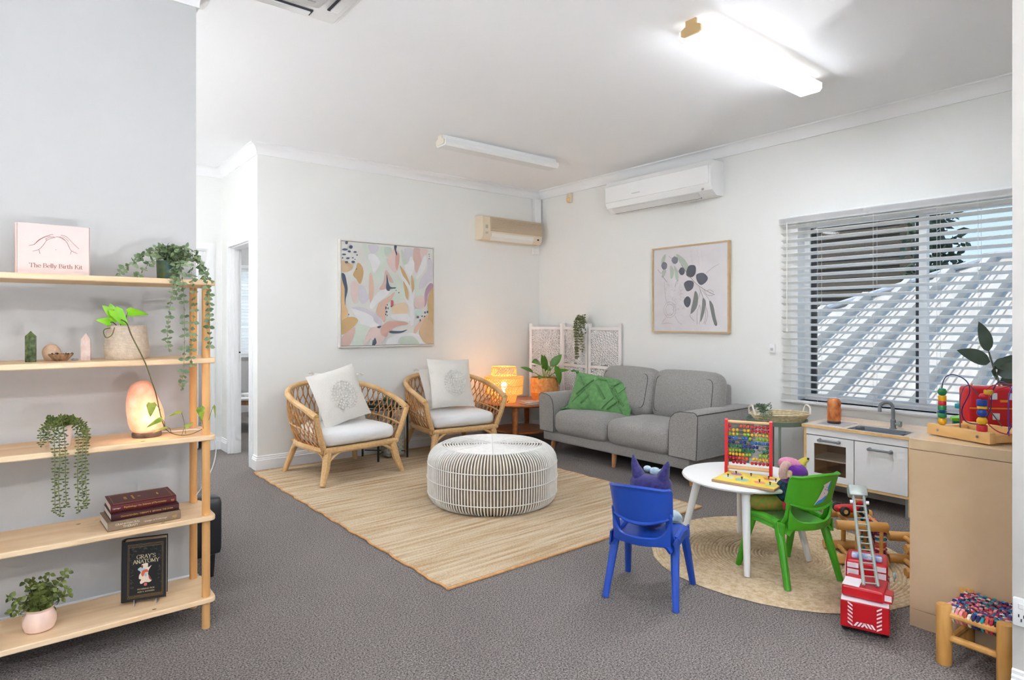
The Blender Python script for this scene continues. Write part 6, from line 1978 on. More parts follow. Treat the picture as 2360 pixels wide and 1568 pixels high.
# moulded plastic chairs (front is +Y)
def plastic_chair(label, loc, rz, mat):
    t = thing('plastic_chair', label, 'chair', loc, rz, 'childrens plastic chairs')
    # seat shell
    def seat(u, v):
        x = (u - 0.5) * 2; y = (v - 0.5) * 2
        wx = 0.155 * (1 - 0.10 * max(0, -y) ** 2)
        px = x * wx
        py = y * 0.155
        z = 0.305 - 0.010 * (1 - x * x) + 0.006 * y - 0.03 * max(0, y - 0.75) ** 2 * 16 * 0.4 - 0.012 * max(0, -y - 0.7) / 0.3
        z -= 0.035 * max(0, abs(x) - 0.82) / 0.18
        return (px, py, z)
    MB().sheet(seat, 16, 16, 0.012).build('seat', mat, t, 50)
    # backrest panel
    def back(u, v):
        x = (u - 0.5) * 2
        hw = 0.132 + 0.008 * v
        e = max(0, abs(x) - 0.86) / 0.14
        bot = 0.400 - 0.030 * (1 - x * x)
        top = 0.562 - 0.012 * x * x
        z = bot + (top - bot) * v
        y = -0.145 - 0.045 * v - 0.035 * (1 - x * x) + 0.026 * e
        y += -0.014 * max(0, v - 0.92) / 0.08 - 0.014 * max(0, 0.06 - v) / 0.06
        return (x * hw, y, z)
    MB().sheet(back, 22, 14, -0.011).build('backrest', mat, t, 50)
    # lower back band joining seat and back
    def band(u, v):
        x = (u - 0.5) * 2
        hw = 0.13
        z = 0.275 + 0.005 * abs(x) + v * (0.038 + 0.07 * abs(x) ** 6)
        y = -0.135 - 0.035 * (1 - x * x) - 0.012 * v
        return (x * hw, y, z)
    MB().sheet(band, 22, 6, -0.011).build('lower_band', mat, t, 50)
    for s in (1, -1):
        # upright between band and backrest, and skirt from the seat side
        MB().tube(catmull([(0.130 * s, -0.09, 0.28), (0.127 * s, -0.125, 0.325), (0.126 * s, -0.138, 0.38), (0.128 * s, -0.150, 0.43)], 4), [0.019, 0.016], 10, flat=0.6).build('upright', mat, t)
        def skirt(u, v, s=s):
            y = -0.14 + 0.28 * u
            return ((0.148 + 0.004 * v) * s, y, 0.303 - v * (0.035 + 0.03 * (2 * u - 1) ** 4))
        MB().sheet(skirt, 10, 3, 0.008 * s).build('side_skirt', mat, t, 50)
        MB().tube([(0.140 * s, -0.085, 0.292), (0.150 * s, -0.125, 0.17), (0.166 * s, -0.176, 0.0)], [0.0225, 0.0195, 0.0155], 10).build('leg', mat, t)
        MB().tube([(0.140 * s, 0.085, 0.292), (0.150 * s, 0.125, 0.17), (0.166 * s, 0.172, 0.0)], [0.0225, 0.0195, 0.0155], 10).build('leg', mat, t)
        MB().tube([(0.140 * s, -0.09, 0.290), (0.1405 * s, 0, 0.3), (0.140 * s, 0.09, 0.290)], 0.0215, 10).build('leg_bridge', mat, t)
    return t
BLUE = mk('blue_plastic', (28, 72, 170), 0.38, spec=0.5)
GREEN = mk('green_plastic', (70, 160, 30), 0.35, spec=0.5)
plastic_chair('blue plastic childrens chair standing on the carpet with its back to the camera', (2.405, 1.93, 0), radians(-67), BLUE)
gc = plastic_chair('green plastic childrens chair with a torn sticker on its backrest', (3.11, 1.61, 0.011), radians(-18.8), GREEN)
# torn sticker on the back of the green chair
mb = MB()
def gb(x, z):
    u = x / 0.138
    v = (z - 0.372) / 0.19
    return Vector((x, -0.145 - 0.045 * v - 0.035 * (1 - u * u) - 0.0125, z))
def patch(pts, mi, off):
    V = [gb(*p) + Vector((0, -off, 0)) for p in pts]
    V2 = [q + Vector((0, -0.0004, 0)) for q in V]
    k = len(V)
    mb.add(V + V2, [tuple(range(k)), tuple(range(2 * k - 1, k - 1, -1))] + [(i, i + k, (i + 1) % k + k, (i + 1) % k) for i in range(k)], None, mi)
patch([(0.005, 0.503), (0.055, 0.520), (0.048, 0.46), (0.04, 0.44), (-0.005, 0.415), (-0.03, 0.402), (-0.01, 0.44), (0.012, 0.495)], 0, 0.002)
patch([(-0.028, 0.404), (-0.01, 0.425), (0.01, 0.43), (0.035, 0.447), (0.04, 0.44), (0.02, 0.415), (0.005, 0.41)], 1, 0.0026)
patch([(0.05, 0.518), (0.055, 0.520), (0.048, 0.46), (0.042, 0.47), (0.038, 0.49)], 1, 0.0026)
for p in ((0.03, 0.49), (0.02, 0.46), (0.035, 0.475), (0.02, 0.48)):
    patch([(p[0] - 0.003, p[1]), (p[0], p[1] + 0.004), (p[0] + 0.003, p[1]), (p[0], p[1] - 0.004)], 2, 0.003)
mb.build('sticker', [mk('sticker_pale', (216, 204, 206), 0.5), mk('sticker_blue', (60, 140, 206), 0.5), mk('sticker_grey', (120, 110, 116), 0.5)], gc, 0)

# soft toys
NAVY = fabric('navy_plush', (46, 44, 96), (62, 58, 116), scale=320, bump=0.3, vscale=60)
PALEB = fabric('pale_blue_plush', (170, 196, 208), (196, 214, 220), scale=320, bump=0.3, vscale=60)
def plush_blob(parent, name, pts, radii, mat, flat=1.0, n=16):
    return MB().tube(catmull(pts, 5), catmull_r(radii, 5), n, flat=flat).build(name, mat, parent, 70)
def catmull_r(r, n):
    out = []
    for i in range(len(r) - 1):
        for j in range(n):
            t = j / n
            t = t * t * (3 - 2 * t)
            out.append(r[i] * (1 - t) + r[i + 1] * t)
    out.append(r[-1])
    return out
nt_ = thing('navy_soft_toy', 'navy blue soft toy with two pointed ears sitting on the blue chair', 'toy', (2.44, 1.945, 0.312), radians(-67))
plush_blob(nt_, 'body', [(0, -0.02, 0.0), (0, -0.02, 0.05), (0, -0.025, 0.12), (0, -0.03, 0.17)], [0.05, 0.075, 0.06, 0.03], NAVY)
MB().soft(0.185, 0.10, 0.12, 0.045, (0.01, 0.02, -0.012), 6, T(0.0, -0.03, 0.195)).build('head', NAVY, nt_, 70)
for s, dx in ((-1, -0.062), (1, 0.062)):
    MB().tube(catmull([(dx * 0.75, -0.03, 0.20), (dx * 1.0, -0.032, 0.245), (dx * 1.25, -0.035, 0.29), (dx * 1.38, -0.035, 0.335 if s < 0 else 0.32)], 4), catmull_r([0.052, 0.046, 0.028, 0.006], 4), 14, flat=0.6).build('ear', NAVY, nt_, 70)
for (x, z, r) in ((-0.03, 0.262, 0.016), (0.008, 0.252, 0.022), (0.042, 0.255, 0.014)):
    MB().ball((x, 0.02, z), (r * 1.3, r, r), 10).build('paw', PALEB, nt_)
for s in (-1, 1):
    plush_blob(nt_, 'leg', [(0.05 * s, 0.03, 0.025), (0.075 * s, 0.10, 0.022), (0.085 * s, 0.16, -0.005), (0.085 * s, 0.175, -0.04)], [0.03, 0.028, 0.024, 0.018], PALEB)

PURP = fabric('purple_plush', (104, 42, 150), scale=300, bump=0.3, vscale=60)
TURT = mk('printed_shell_cloth', (150, 110, 44), 0.85, col2=(92, 128, 40), vscale=60, detail=1, bump=0.2, bscale=200)
DARKP = mk('dark_printed_cloth', (14, 30, 46), 0.85, col2=(30, 78, 96), vscale=60, detail=1)
tz = thing('patchwork_soft_toy', 'patchwork soft toy with purple and green printed cloth slumped on the green chair', 'toy', (3.128, 1.655, 0.318), radians(-18.8))
plush_blob(tz, 'body', [(0, -0.07, 0.05), (0, -0.06, 0.09), (0, -0.065, 0.14), (0, -0.07, 0.18)], [0.045, 0.068, 0.065, 0.03], DARKP)
MB().soft(0.13, 0.10, 0.10, 0.04, (0.01, 0.01, 0.01), 5, T(0.01, -0.075, 0.205, ry=0.25)).build('purple_back', PURP, tz, 70)
MB().soft(0.09, 0.08, 0.05, 0.022, (0.01, 0.01, 0.01), 5, T(0.0, -0.06, 0.252, ry=0.15)).build('pink_patch', fabric('pink_plush', (206, 130, 160), scale=300), tz, 70)
MB().tube(catmull([(-0.02, -0.08, 0.245), (-0.05, -0.09, 0.26), (-0.07, -0.09, 0.23), (-0.066, -0.09, 0.195)], 5), [0.018, 0.022], 10).build('arm', fabric('mauve_plush', (196, 160, 150), scale=300), tz, 70)
MB().tube([(-0.02, -0.10, 0.23), (-0.045, -0.105, 0.222), (-0.05, -0.105, 0.2)], [0.014, 0.018], 10).build('hand', fabric('beige_plush', (206, 172, 140), scale=300), tz, 70)
MB().tube(catmull([(0.055, -0.07, 0.24), (0.08, -0.07, 0.26), (0.108, -0.07, 0.272)], 5), [0.026, 0.022, 0.012], 12).build('head', fabric('lime_plush', (176, 160, 50), (206, 190, 80), scale=300, vscale=14), tz, 70)
MB().ball((0.095, -0.088, 0.278), 0.006, 8).build('eye', BLKPL, tz)
MB().tube(catmull([(-0.16, 0.05, 0.045), (-0.13, 0.02, 0.05), (-0.07, -0.02, 0.05), (-0.02, -0.05, 0.05)], 5), catmull_r([0.028, 0.046, 0.044, 0.034], 5), 16).build('green_leg', TURT, tz, 70)
MB().ball((-0.035, -0.06, 0.055), (0.024, 0.03, 0.036), 12).build('red_knee', fabric('coral_plush', (224, 70, 84), scale=300), tz, 70)
MB().tube([(0.08, -0.1, 0.045), (0.1, -0.1, 0.045), (0.115, -0.1, 0.045)], [0.022, 0.022, 0.012], 10).build('pink_paw', fabric('rose_plush', (206, 116, 130), scale=300), tz, 70)
MB().soft(0.10, 0.05, 0.06, 0.02, (0, 0, 0), 4, T(-0.09, 0.06, 0.105)).build('dark_wing', fabric('maroon_plush', (70, 20, 26), scale=300), tz, 70)
for x in (-0.125, -0.085):
    MB().ball((x, 0.045, 0.118), (0.016, 0.014, 0.018), 10).build('bead_eye', BLKPL, tz)
    MB().ball((x, 0.034, 0.118), (0.008, 0.006, 0.009), 8).build('eye_patch', mk('yellow_patch', (226, 206, 60), 0.7) if 'yellow_patch' not in bpy.data.materials else bpy.data.materials['yellow_patch'], tz)

# abacus
ab = thing('abacus', 'red framed wooden abacus with ten rows of coloured beads on the white table', 'toy', (3.195, 1.878, 0.448), math.atan2(-0.209, 0.104))
REDW = mk('red_paint', (214, 26, 34), 0.35)
AW = 0.232
for s in (-1, 1):
    x = s * AW / 2
    sec = [(-0.024, 0), (0.045, 0), (0.05, 0.02), (0.018, 0.14), (0.014, 0.27), (0.01, 0.30), (0.0, 0.308), (-0.012, 0.30), (-0.016, 0.27), (-0.022, 0.1), (-0.03, 0.03)]
    V, F = extr_x(sec, x - 0.008, x + 0.008)
    MB().add(V, F).build('side_post', REDW, ab, 30)
RODW = mk('pale_dowel', (226, 186, 136), 0.5)
for (y, z, r) in ((0.0, 0.292, 0.008), (-0.012, 0.035, 0.009), (0.035, 0.03, 0.008)):
    MB().tube([(-AW / 2, y, z), (AW / 2, y, z)], r, 10).build('cross_bar', RODW, ab)
RODM = mk('steel_rod', (176, 160, 140), 0.35, metal=0.6)
bc = {'r': (206, 24, 44), 'o': (230, 84, 40), 'y': (232, 180, 30), 'l': (150, 190, 30), 'b': (36, 104, 186), 'n': (24, 48, 130), 'g': (16, 122, 70)}
bm_ = {k: mk('bead_' + k, v, 0.25, spec=0.6) for k, v in bc.items()}
rowsb = ['r..ooorrrrr', 'oyy.yyrrrrr', 'lyl.llyyyyy', 'nbb.bbl.llll', 'nn.nn.bbbbb', 'ggggnnnnn..g', 'llllgggg..gg', 'yyyyyll..lll', 'rrrooo.yyyyy', '.rrrr.rrrrr']
bead_me = {}
nb = 0.0175
for i, rw_ in enumerate(rowsb):
    z = 0.268 - i * 0.0225
    MB().tube([(-AW / 2, 0, z), (AW / 2, 0, z)], 0.0018, 6).build('rod', RODM, ab)
    n = len(rw_)
    for j, ch_ in enumerate(rw_):
        if ch_ == '.':
            continue
        x = -AW / 2 + 0.018 + (AW - 0.036) * j / (n - 1)
        if ch_ not in bead_me:
            o = MB().lathe([(0.0025, -0.0078), (0.0075, -0.006), (0.0098, 0), (0.0075, 0.006), (0.0025, 0.0078)], 10, T(ry=pi / 2)).build('bead', bm_[ch_], ab, 60)
            bead_me[ch_] = o.data
        else:
            o = bpy.data.objects.new('bead', bead_me[ch_])
            COL.objects.link(o)
            o.parent = ab
        o.location = (x, 0, z)

# peg puzzle
pz = thing('peg_puzzle', 'yellow wooden peg puzzle lying in front of the abacus on the white table', 'toy', (3.058, 1.785, 0.4485), radians(-79))
MB().rbox(-0.162, 0.162, -0.128, 0.128, 0, 0.014, 0.003, 2).build('board', wood('puzzle_ply', (170, 132, 92), (196, 160, 118), (2, 10, 10), 1.4), pz)
MB().box(-0.158, 0.158, -0.124, 0.124, 0.014, 0.0148).build('picture_sheet', mk('yellow_print', (240, 218, 96), 0.4, col2=(232, 200, 60), vscale=12), pz, 0)
pcs = [((-0.1, 0.06), (160, 120, 176), 0.034), ((-0.02, 0.065), (216, 196, 110), 0.04), ((0.075, 0.06), (206, 120, 90), 0.03), ((-0.11, -0.03), (206, 222, 210), 0.036), ((-0.03, -0.045), (150, 196, 180), 0.04), ((0.06, -0.04), (226, 150, 130), 0.032), ((0.12, -0.06), (176, 206, 150), 0.028), ((0.12, 0.03), (236, 232, 214), 0.032)]
rd = random.Random(6)
for (c, colr, r) in pcs:
    P = [(c[0] + r * (0.75 + 0.25 * sin(3 * k + r * 90)) * cos(2 * pi * k / 9) * 1.2, c[1] + r * 0.75 * sin(2 * pi * k / 9)) for k in range(9)]
    q = [(p.x, p.y) for p in catmull([(a, b, 0) for a, b in P], 3, True)]
    pc = MB().prism(q, 0.0146, 0.0162).build('piece', mkflat(colr), pz, 0)
    MB().lathe([(0, 0.016), (0.0028, 0.016), (0.0028, 0.024), (0.0052, 0.027), (0.0052, 0.031), (0, 0.033)], 8, T(c[0], c[1], 0)).build('peg', mk('dark_peg', (70, 40, 44), 0.4) if 'dark_peg' not in bpy.data.materials else bpy.data.materials['dark_peg'], pc)

# ------------------------------------------------------------------ play kitchen
KW = mk('kitchen_white', (238, 238, 237), 0.4)
KG = mk('kitchen_grey', (128, 132, 134), 0.45)
SINKG = mk('sink_grey', (96, 104, 114), 0.45)
kt = thing('play_kitchen', 'white childrens play kitchen with birch trim under the window', 'play kitchen', (4.57, 1.885, 0))
# local: front at x=0 facing -X, depth to +0.36, width y -0.355..0.355 (left end = +y)
WTK = wood('kitchen_top_ply', (226, 210, 192), (236, 222, 206), (6, 1.5, 6), 1.2, 0.4, 0.02)
KE = BEECH
mb = MB().box(-0.012, 0.365, 0.12, 0.365, 0.528, 0.548).box(-0.012, 0.365, -0.365, -0.30, 0.528, 0.548).box(-0.012, 0.02, -0.30, 0.12, 0.528, 0.548).box(0.22, 0.365, -0.30, 0.12, 0.528, 0.548)
mb.box(0.02, 0.22, 0.06, 0.12, 0.528, 0.548)
mb.build('worktop', WTK, kt, 0)
MB().box(-0.0135, -0.0115, -0.366, 0.366, 0.528, 0.5475).build('worktop_edge', KE, kt, 0)
MB().box(0.355, 0.368, -0.365, 0.365, 0.528, 0.578).build('back_rail', WTK, kt, 0)
MB().box(0.0, 0.35, 0.335, 0.355, 0.02, 0.528).build('side_panel', KE, kt, 0)
MB().box(0.0, 0.35, -0.355, -0.335, 0.02, 0.528).build('side_panel', KE, kt, 0)
MB().box(0.0, 0.35, -0.335, 0.335, 0.135, 0.152).build('bottom_board', KE, kt, 0)
MB().box(0.33, 0.345, -0.335, 0.335, 0.152, 0.528).build('back_board', wood('oven_back', (150, 118, 92), (172, 138, 108), (3, 3, 10), 1.1), kt, 0)
MB().box(0.01, 0.33, -0.01, 0.0, 0.152, 0.46).build('divider', KE, kt, 0)
MB().box(0.04, 0.33, 0.0, 0.335, 0.29, 0.298).build('oven_shelf', KW, kt, 0)
MB().box(-0.002, 0.014, -0.336, 0.336, 0.478, 0.527).build('fascia', KW, kt, 0)
dl = MB()
Y0, Y1, Z0, Z1 = 0.0, 0.333, 0.155, 0.472
dl.box(-0.004, 0.01, Y0 + 0.003, Y0 + 0.055, Z0, Z1).box(-0.004, 0.01, Y1 - 0.055, Y1, Z0, Z1).box(-0.004, 0.01, Y0 + 0.055, Y1 - 0.055, Z0, Z0 + 0.045).box(-0.004, 0.01, Y0 + 0.055, Y1 - 0.055, Z1 - 0.055, Z1)
od = dl.build('oven_door', KW, kt, 0)
MB().box(0.001, 0.004, Y0 + 0.05, Y1 - 0.05, Z0 + 0.04, Z1 - 0.05).build('oven_pane', glass_mat('oven_pane_clear', (0.86, 0.82, 0.78), 0.05), od, 0)
cd = MB().box(-0.004, 0.01, -0.333, -0.003, Z0, Z1).build('cupboard_door', KW, kt, 0)
def khandle(parent, yc, z):
    mb = MB().tube([(-0.026, yc - 0.062, z), (-0.026, yc + 0.062, z)], 0.0075, 10)
    for s in (-1, 1):
        mb.lathe([(0, 0), (0.012, 0.0), (0.012, 0.006), (0.009, 0.022), (0.010, 0.03), (0, 0.032)], 12, T(-0.004, yc + s * 0.066, z, ry=-pi / 2))
    mb.build('handle', KG, parent)
khandle(od, 0.168, 0.445)
khandle(cd, -0.168, 0.432)
for (y, x) in ((0.33, 0.03), (-0.33, 0.03), (0.33, 0.32), (-0.33, 0.32)):
    MB().rbox(x - 0.018, x + 0.018, y - 0.018, y + 0.018, 0, 0.14, 0.004, 1).build('foot', KG, kt)
# sink
sk = MB()
def sink(u, v):
    prof_ = [(0.125, 0.5495), (0.112, 0.5505), (0.105, 0.546), (0.098, 0.50), (0.08, 0.488), (0.0, 0.486)]
    f = v * (len(prof_) - 1); i = min(int(f), len(prof_) - 2); q = f - i
    r = prof_[i][0] * (1 - q) + prof_[i + 1][0] * q; z = prof_[i][1] * (1 - q) + prof_[i + 1][1] * q
    a = 2 * pi * u
    c, s_ = cos(a), sin(a)
    m_ = max(abs(c), abs(s_)) ** 0.65
    return (0.12 + 0.82 * r * c / m_, -0.12 + 1.42 * r * s_ / m_, z)
MB().sheet(sink, 48, 10).build('sink', SINKG, kt, 50)
MB().box(0.02, 0.22, -0.30, 0.06, 0.484, 0.486).build('sink_tray', SINKG, kt, 0)
tp = MB().lathe([(0, 0), (0.024, 0), (0.024, 0.004), (0.017, 0.006), (0.017, 0.062), (0.012, 0.068), (0, 0.068)], 18, T(0.265, -0.15, 0.548)).tube(catmull([(0.265, -0.15, 0.60), (0.265, -0.148, 0.69), (0.258, -0.135, 0.725), (0.235, -0.105, 0.73), (0.215, -0.085, 0.71), (0.213, -0.083, 0.665)], 6), 0.0115, 12)
tap = tp.build('tap', KG, kt)
MB().lathe([(0, 0), (0.010, 0), (0.010, 0.022), (0.021, 0.022), (0.021, 0.036), (0, 0.04)], 10, T(0.265, -0.165, 0.585, rx=pi / 2)).build('tap_knob', mk('tap_knob_clear', (150, 160, 158), 0.15), tap)
HP = MB().box(0.05, 0.30, 0.10, 0.29, 0.548, 0.552).build('hotplate', mk('hotplate_print', (196, 198, 204), 0.2, col2=(222, 222, 226), vscale=10), kt, 0)
for (x, y) in ((0.12, 0.245), (0.235, 0.155)):
    MB().tube([(x + 0.045 * cos(2 * pi * i / 24), y + 0.03 * sin(2 * pi * i / 24), 0.552) for i in range(24)], 0.001, 4, closed=True).build('hob_ring', KG, HP)

jr = thing('agate_lamp', 'brown swirled stone lamp standing on the play kitchen worktop', 'lamp', (4.735, 2.095, 0.552))
JM = mk('swirled_stone', (110, 56, 26), 0.25, col2=(216, 150, 92), vscale=14, detail=6, stretch=(1, 1, 0.7), emit=(190, 96, 40), estr=0.12)
MB().lathe([(0, 0.016), (0.042, 0.016), (0.046, 0.03), (0.047, 0.10), (0.043, 0.12), (0.046, 0.14), (0.044, 0.165), (0.034, 0.182), (0.0, 0.187)], 32).build('stone', JM, jr)
MB().lathe([(0, 0), (0.044, 0), (0.046, 0.004), (0.046, 0.014), (0.043, 0.018), (0, 0.018)], 32).build('base', mk('dark_base', (60, 46, 42), 0.4), jr)

# plant stand beside the sofa
SAGE = mk('sage_metal', (112, 130, 116), 0.45)
ps = thing('plant_stand', 'round sage green metal tray stand between the sofa and the play kitchen', 'table', (4.60, 2.47, 0))
MB().lathe([(0, 0.52), (0.205, 0.52), (0.218, 0.524), (0.224, 0.555), (0.217, 0.555), (0.21, 0.529), (0, 0.526)], 48).build('tray', SAGE, ps)
for k, a in enumerate((radians(215), radians(305), radians(35), radians(125))):
    MB().tube([(0.205 * cos(a), 0.205 * sin(a), 0.525), (0.205 * cos(a), 0.205 * sin(a), 0.0)], 0.009, 8).build('leg', SAGE, ps)
MB().tube([(0.205 * cos(2 * pi * i / 40), 0.205 * sin(2 * pi * i / 40), 0.08) for i in range(40)], 0.006, 6, closed=True).build('lower_ring', SAGE, ps)
RPW = mk('white_rope', (230, 224, 212), 0.85, bump=0.5, bscale=160)
bs = thing('rope_basket', 'cream rope basket tray with two looped handles on the plant stand', 'basket', (4.62, 2.455, 0.527), radians(-35))
mb = MB()
for k in range(6):
    r = 0.14 + k * 0.008
    mb.tube([(r * 1.25 * cos(2 * pi * i / 48), r * 0.85 * sin(2 * pi * i / 48), 0.006 + k * 0.0125) for i in range(48)], 0.0062, 6, closed=True)
mb.build('rope_wall', mk('straw_rope', (222, 204, 164), 0.85, var=0.2, vscale=50, bump=0.5, bscale=160), bs)
MB().lathe([(0, 0), (0.14, 0), (0.14, 0.006), (0, 0.006)], 32, T(s=(1.25, 0.85, 1))).build('base', RPW, bs)
for s in (-1, 1):
    MB().tube(catmull([(s * 0.215, -0.05, 0.06), (s * 0.225, -0.035, 0.11), (s * 0.22, 0.0, 0.13), (s * 0.225, 0.035, 0.11), (s * 0.215, 0.05, 0.06)], 5), 0.008, 8).build('loop_handle', RPW, bs)
fp = thing('trailing_fern', 'small grey green trailing plant hanging from the rope basket', 'plant', (4.50, 2.53, 0.535))
MB().lathe([(0, 0), (0.032, 0), (0.04, 0.07), (0.036, 0.07), (0, 0.06)], 16).build('pot', WHITE, fp)
mb = MB()
rd = random.Random(55)
for k in range(30):
    a = rd.uniform(0, 6.28); r = rd.uniform(0.04, 0.085)
    strand(mb, [(0, 0, 0.06), (r * 0.5 * cos(a), r * 0.5 * sin(a), 0.12), (r * cos(a), r * sin(a), 0.09 + rd.uniform(0, 0.05))], rd, 0.011, 0.013, 0.009)
for k in range(8):
    yy_ = -0.05 - 0.012 * k
    strand(mb, [(0, 0, 0.07), (-0.07, yy_ * 0.8, 0.10), (-0.13, yy_, 0.02), (-0.14, yy_, -0.12), (-0.135, yy_, -0.2 - 0.02 * (k % 4) - 0.05 * (k % 3))], rd, 0.011, 0.012, 0.008)
mb.build('foliage', [mk('fern_leaf', (62, 88, 66), 0.55, col2=(120, 140, 116), vscale=30), EUC2], fp)['kind'] = 'stuff'

# ------------------------------------------------------------------ birch cabinet at the right
cb = thing('birch_cabinet', 'plain birch cabinet standing against the near wall at the right edge', 'cabinet', (3.0, 0.59, 0))
CL, CWd = 0.95, 0.425
MB().box(0.0, 0.02, 0.0, CWd - 0.003, 0.075, 0.755).build('side_panel', BIRCH, cb, 0)
MB().box(CL - 0.02, CL, 0.0, CWd - 0.003, 0.075, 0.755).build('side_panel', BIRCH, cb, 0)
MB().rbox(-0.002, CL + 0.002, 0.0, CWd, 0.757, 0.803, 0.002, 1).build('top_board', wood('birch_top', (206, 178, 140), (216, 190, 154), (2, 6, 6), 1.1, 0.28, 0.01), cb, 0)
MB().box(0.0, CL, 0.0, CWd - 0.003, 0.0, 0.073).build('plinth', BIRCH, cb, 0)
for k in range(2):
    x0 = 0.021 + k * (CL - 0.04) / 2
    dr = MB().rbox(x0 + 0.001, x0 + (CL - 0.044) / 2, CWd - 0.022, CWd - 0.002, 0.077, 0.753, 0.002, 1).build('door', BIRCH, cb, 0)
    MB().tube([(x0 + 0.2, CWd + 0.006, 0.55), (x0 + 0.2, CWd + 0.006, 0.66)], 0.005, 8).build('handle', CHROME, dr)
MB().box(0.02, CL - 0.02, 0.0, 0.015, 0.075, 0.755).build('back_board', BIRCH, cb, 0)
CT = 0.804

# bead maze
BMW = wood('maze_beech', (222, 174, 108), (234, 190, 126), (2.5, 20, 20), 1.2, 0.4)
bmz = thing('bead_maze', 'wooden bead maze with looping wires and coloured beads on the birch cabinet', 'toy', (3.118, 0.862, CT), math.atan2(0.736 - 0.98, 3.069 - 3.165))
# local x runs from the far left end towards the near right end
MB().rbox(-0.135, 0.135, -0.02, 0.012, 0.004, 0.05, 0.003, 2).build('front_rail', BMW, bmz)
MB().rbox(-0.135, 0.135, 0.19, 0.215, 0.004, 0.05, 0.003, 2).build('rear_rail', BMW, bmz)
for x in (-0.12, 0.122):
    MB().rbox(x - 0.013, x + 0.013, 0.012, 0.19, 0.006, 0.04, 0.003, 1).build('cross_rail', BMW, bmz)
for x in (-0.085, 0.085):
    MB().lathe([(0, 0), (0.006, 0.0), (0.005, 0.003), (0, 0.003)], 10, T(x, -0.0195, 0.028, rx=pi / 2)).build('screw', CHROME, bmz)
wires = {'wire_navy': ((38, 44, 96), [(-0.08, 0.0, 0.05), (-0.08, 0.0, 0.22), (-0.05, 0.01, 0.27), (0.0, 0.03, 0.25), (0.01, 0.04, 0.2), (-0.03, 0.05, 0.12), (-0.02, 0.06, 0.07), (0.03, 0.08, 0.07), (0.06, 0.09, 0.13), (0.06, 0.1, 0.2), (0.09, 0.1, 0.25), (0.14, 0.1, 0.22), (0.15, 0.1, 0.12), (0.12, 0.1, 0.04)]),
         'wire_red': ((170, 26, 44), [(0.09, 0.0, 0.05), (0.09, 0.0, 0.18), (0.12, 0.02, 0.24), (0.2, 0.05, 0.24), (0.24, 0.06, 0.15), (0.2, 0.05, 0.06), (0.12, 0.05, 0.05), (0.06, 0.06, 0.1), (0.07, 0.09, 0.2), (0.14, 0.12, 0.235), (0.22, 0.16, 0.2), (0.2, 0.2, 0.05)]),
         'wire_steel': ((90, 80, 100), [(-0.0, 0.0, 0.05), (-0.0, 0.0, 0.18), (0.015, 0.02, 0.23), (0.03, 0.05, 0.2), (0.03, 0.2, 0.05)]),
         'wire_blue': ((60, 60, 170), [(0.16, 0.05, 0.04), (0.16, 0.05, 0.2), (0.16, 0.1, 0.23), (0.16, 0.2, 0.05)])}
for nm, (c, pts) in wires.items():
    MB().tube(catmull(pts, 6), 0.0023, 6).build('wire', mk(nm, c, 0.3), bmz)
def bead(x, y, z, r, h, c, kind):
    nm = 'maze_bead_%d_%d_%d' % c
    m_ = bpy.data.materials.get(nm) or mk(nm, c, 0.4)
    if kind == 'b':
        pr_ = [(0.003, -h / 2), (r * 0.7, -h * 0.42), (r, -h * 0.1), (r, h * 0.1), (r * 0.7, h * 0.42), (0.003, h / 2)]
    elif kind == 'c':
        pr_ = [(0.003, -h / 2), (r * 0.92, -h / 2), (r, -h * 0.4), (r, h * 0.4), (r * 0.92, h / 2), (0.003, h / 2)]
    else:
        pr_ = [(0.003, -h / 2), (r * 0.5, -h * 0.4), (r * 1.1, 0), (r * 0.5, h * 0.4), (0.003, h / 2)]
    MB().lathe(pr_, 16, T(x, y, z)).build('bead', m_, bmz, 40)
YE, RD, BL_, GR_ = (236, 176, 30), (196, 28, 44), (26, 62, 150), (30, 120, 66)
z = 0.05
for (h, r, c, k) in ((0.032, 0.017, YE, 'b'), (0.019, 0.0165, (44, 140, 84), 'c'), (0.012, 0.018, BL_, 'd'), (0.022, 0.016, (44, 140, 84), 'c'), (0.019, 0.0155, RD, 'c'), (0.023, 0.016, YE, 'c'), (0.032, 0.0175, GR_, 'b')):
    bead(-0.08, 0, z + h / 2, r, h, c, k); z += h
z = 0.05
for (h, r, c, k) in ((0.026, 0.019, RD, 'c'), (0.033, 0.019, YE, 'b'), (0.033, 0.0185, BL_, 'b'), (0.011, 0.017, YE, 'c'), (0.026, 0.019, BL_, 'c')):
    bead(0.09, 0, z + h / 2, r, h, c, k); z += h
bead(0.095, 0.005, z + 0.014, 0.018, 0.026, RD, 'b')
bead(0.107, 0.012, z + 0.032, 0.016, 0.018, (206, 160, 40), 'c')

# red toy bus, boat, wooden tray
bus = thing('toy_bus', 'bright red wooden toy bus standing behind the bead maze', 'toy', (3.46, 0.825, CT), radians(-47))
RB = mk('bus_red', (196, 16, 32), 0.35)
MB().rbox(-0.13, 0.16, -0.045, 0.045, 0.022, 0.205, 0.016, 3).build('body', RB, bus)
MB().box(-0.128, 0.158, -0.0465, -0.044, 0.108, 0.114).build('stripe', mk('bus_orange', (236, 140, 30), 0.4), bus, 0)
PALEW = mk('bus_window', (214, 226, 240), 0.2)
for (x, zz) in ((-0.03, 0.165), (0.045, 0.165), (0.115, 0.165), (-0.02, 0.075), (0.065, 0.075), (0.13, 0.075)):
    MB().rbox(x - 0.016, x + 0.016, -0.047, -0.04, zz - 0.016, zz + 0.016, 0.003, 1).build('window_pane', PALEW, bus)
MB().box(-0.006, 0.028, -0.052, -0.045, 0.14, 0.15).build('yellow_trim', bpy.data.materials['bus_orange'], bus, 0)
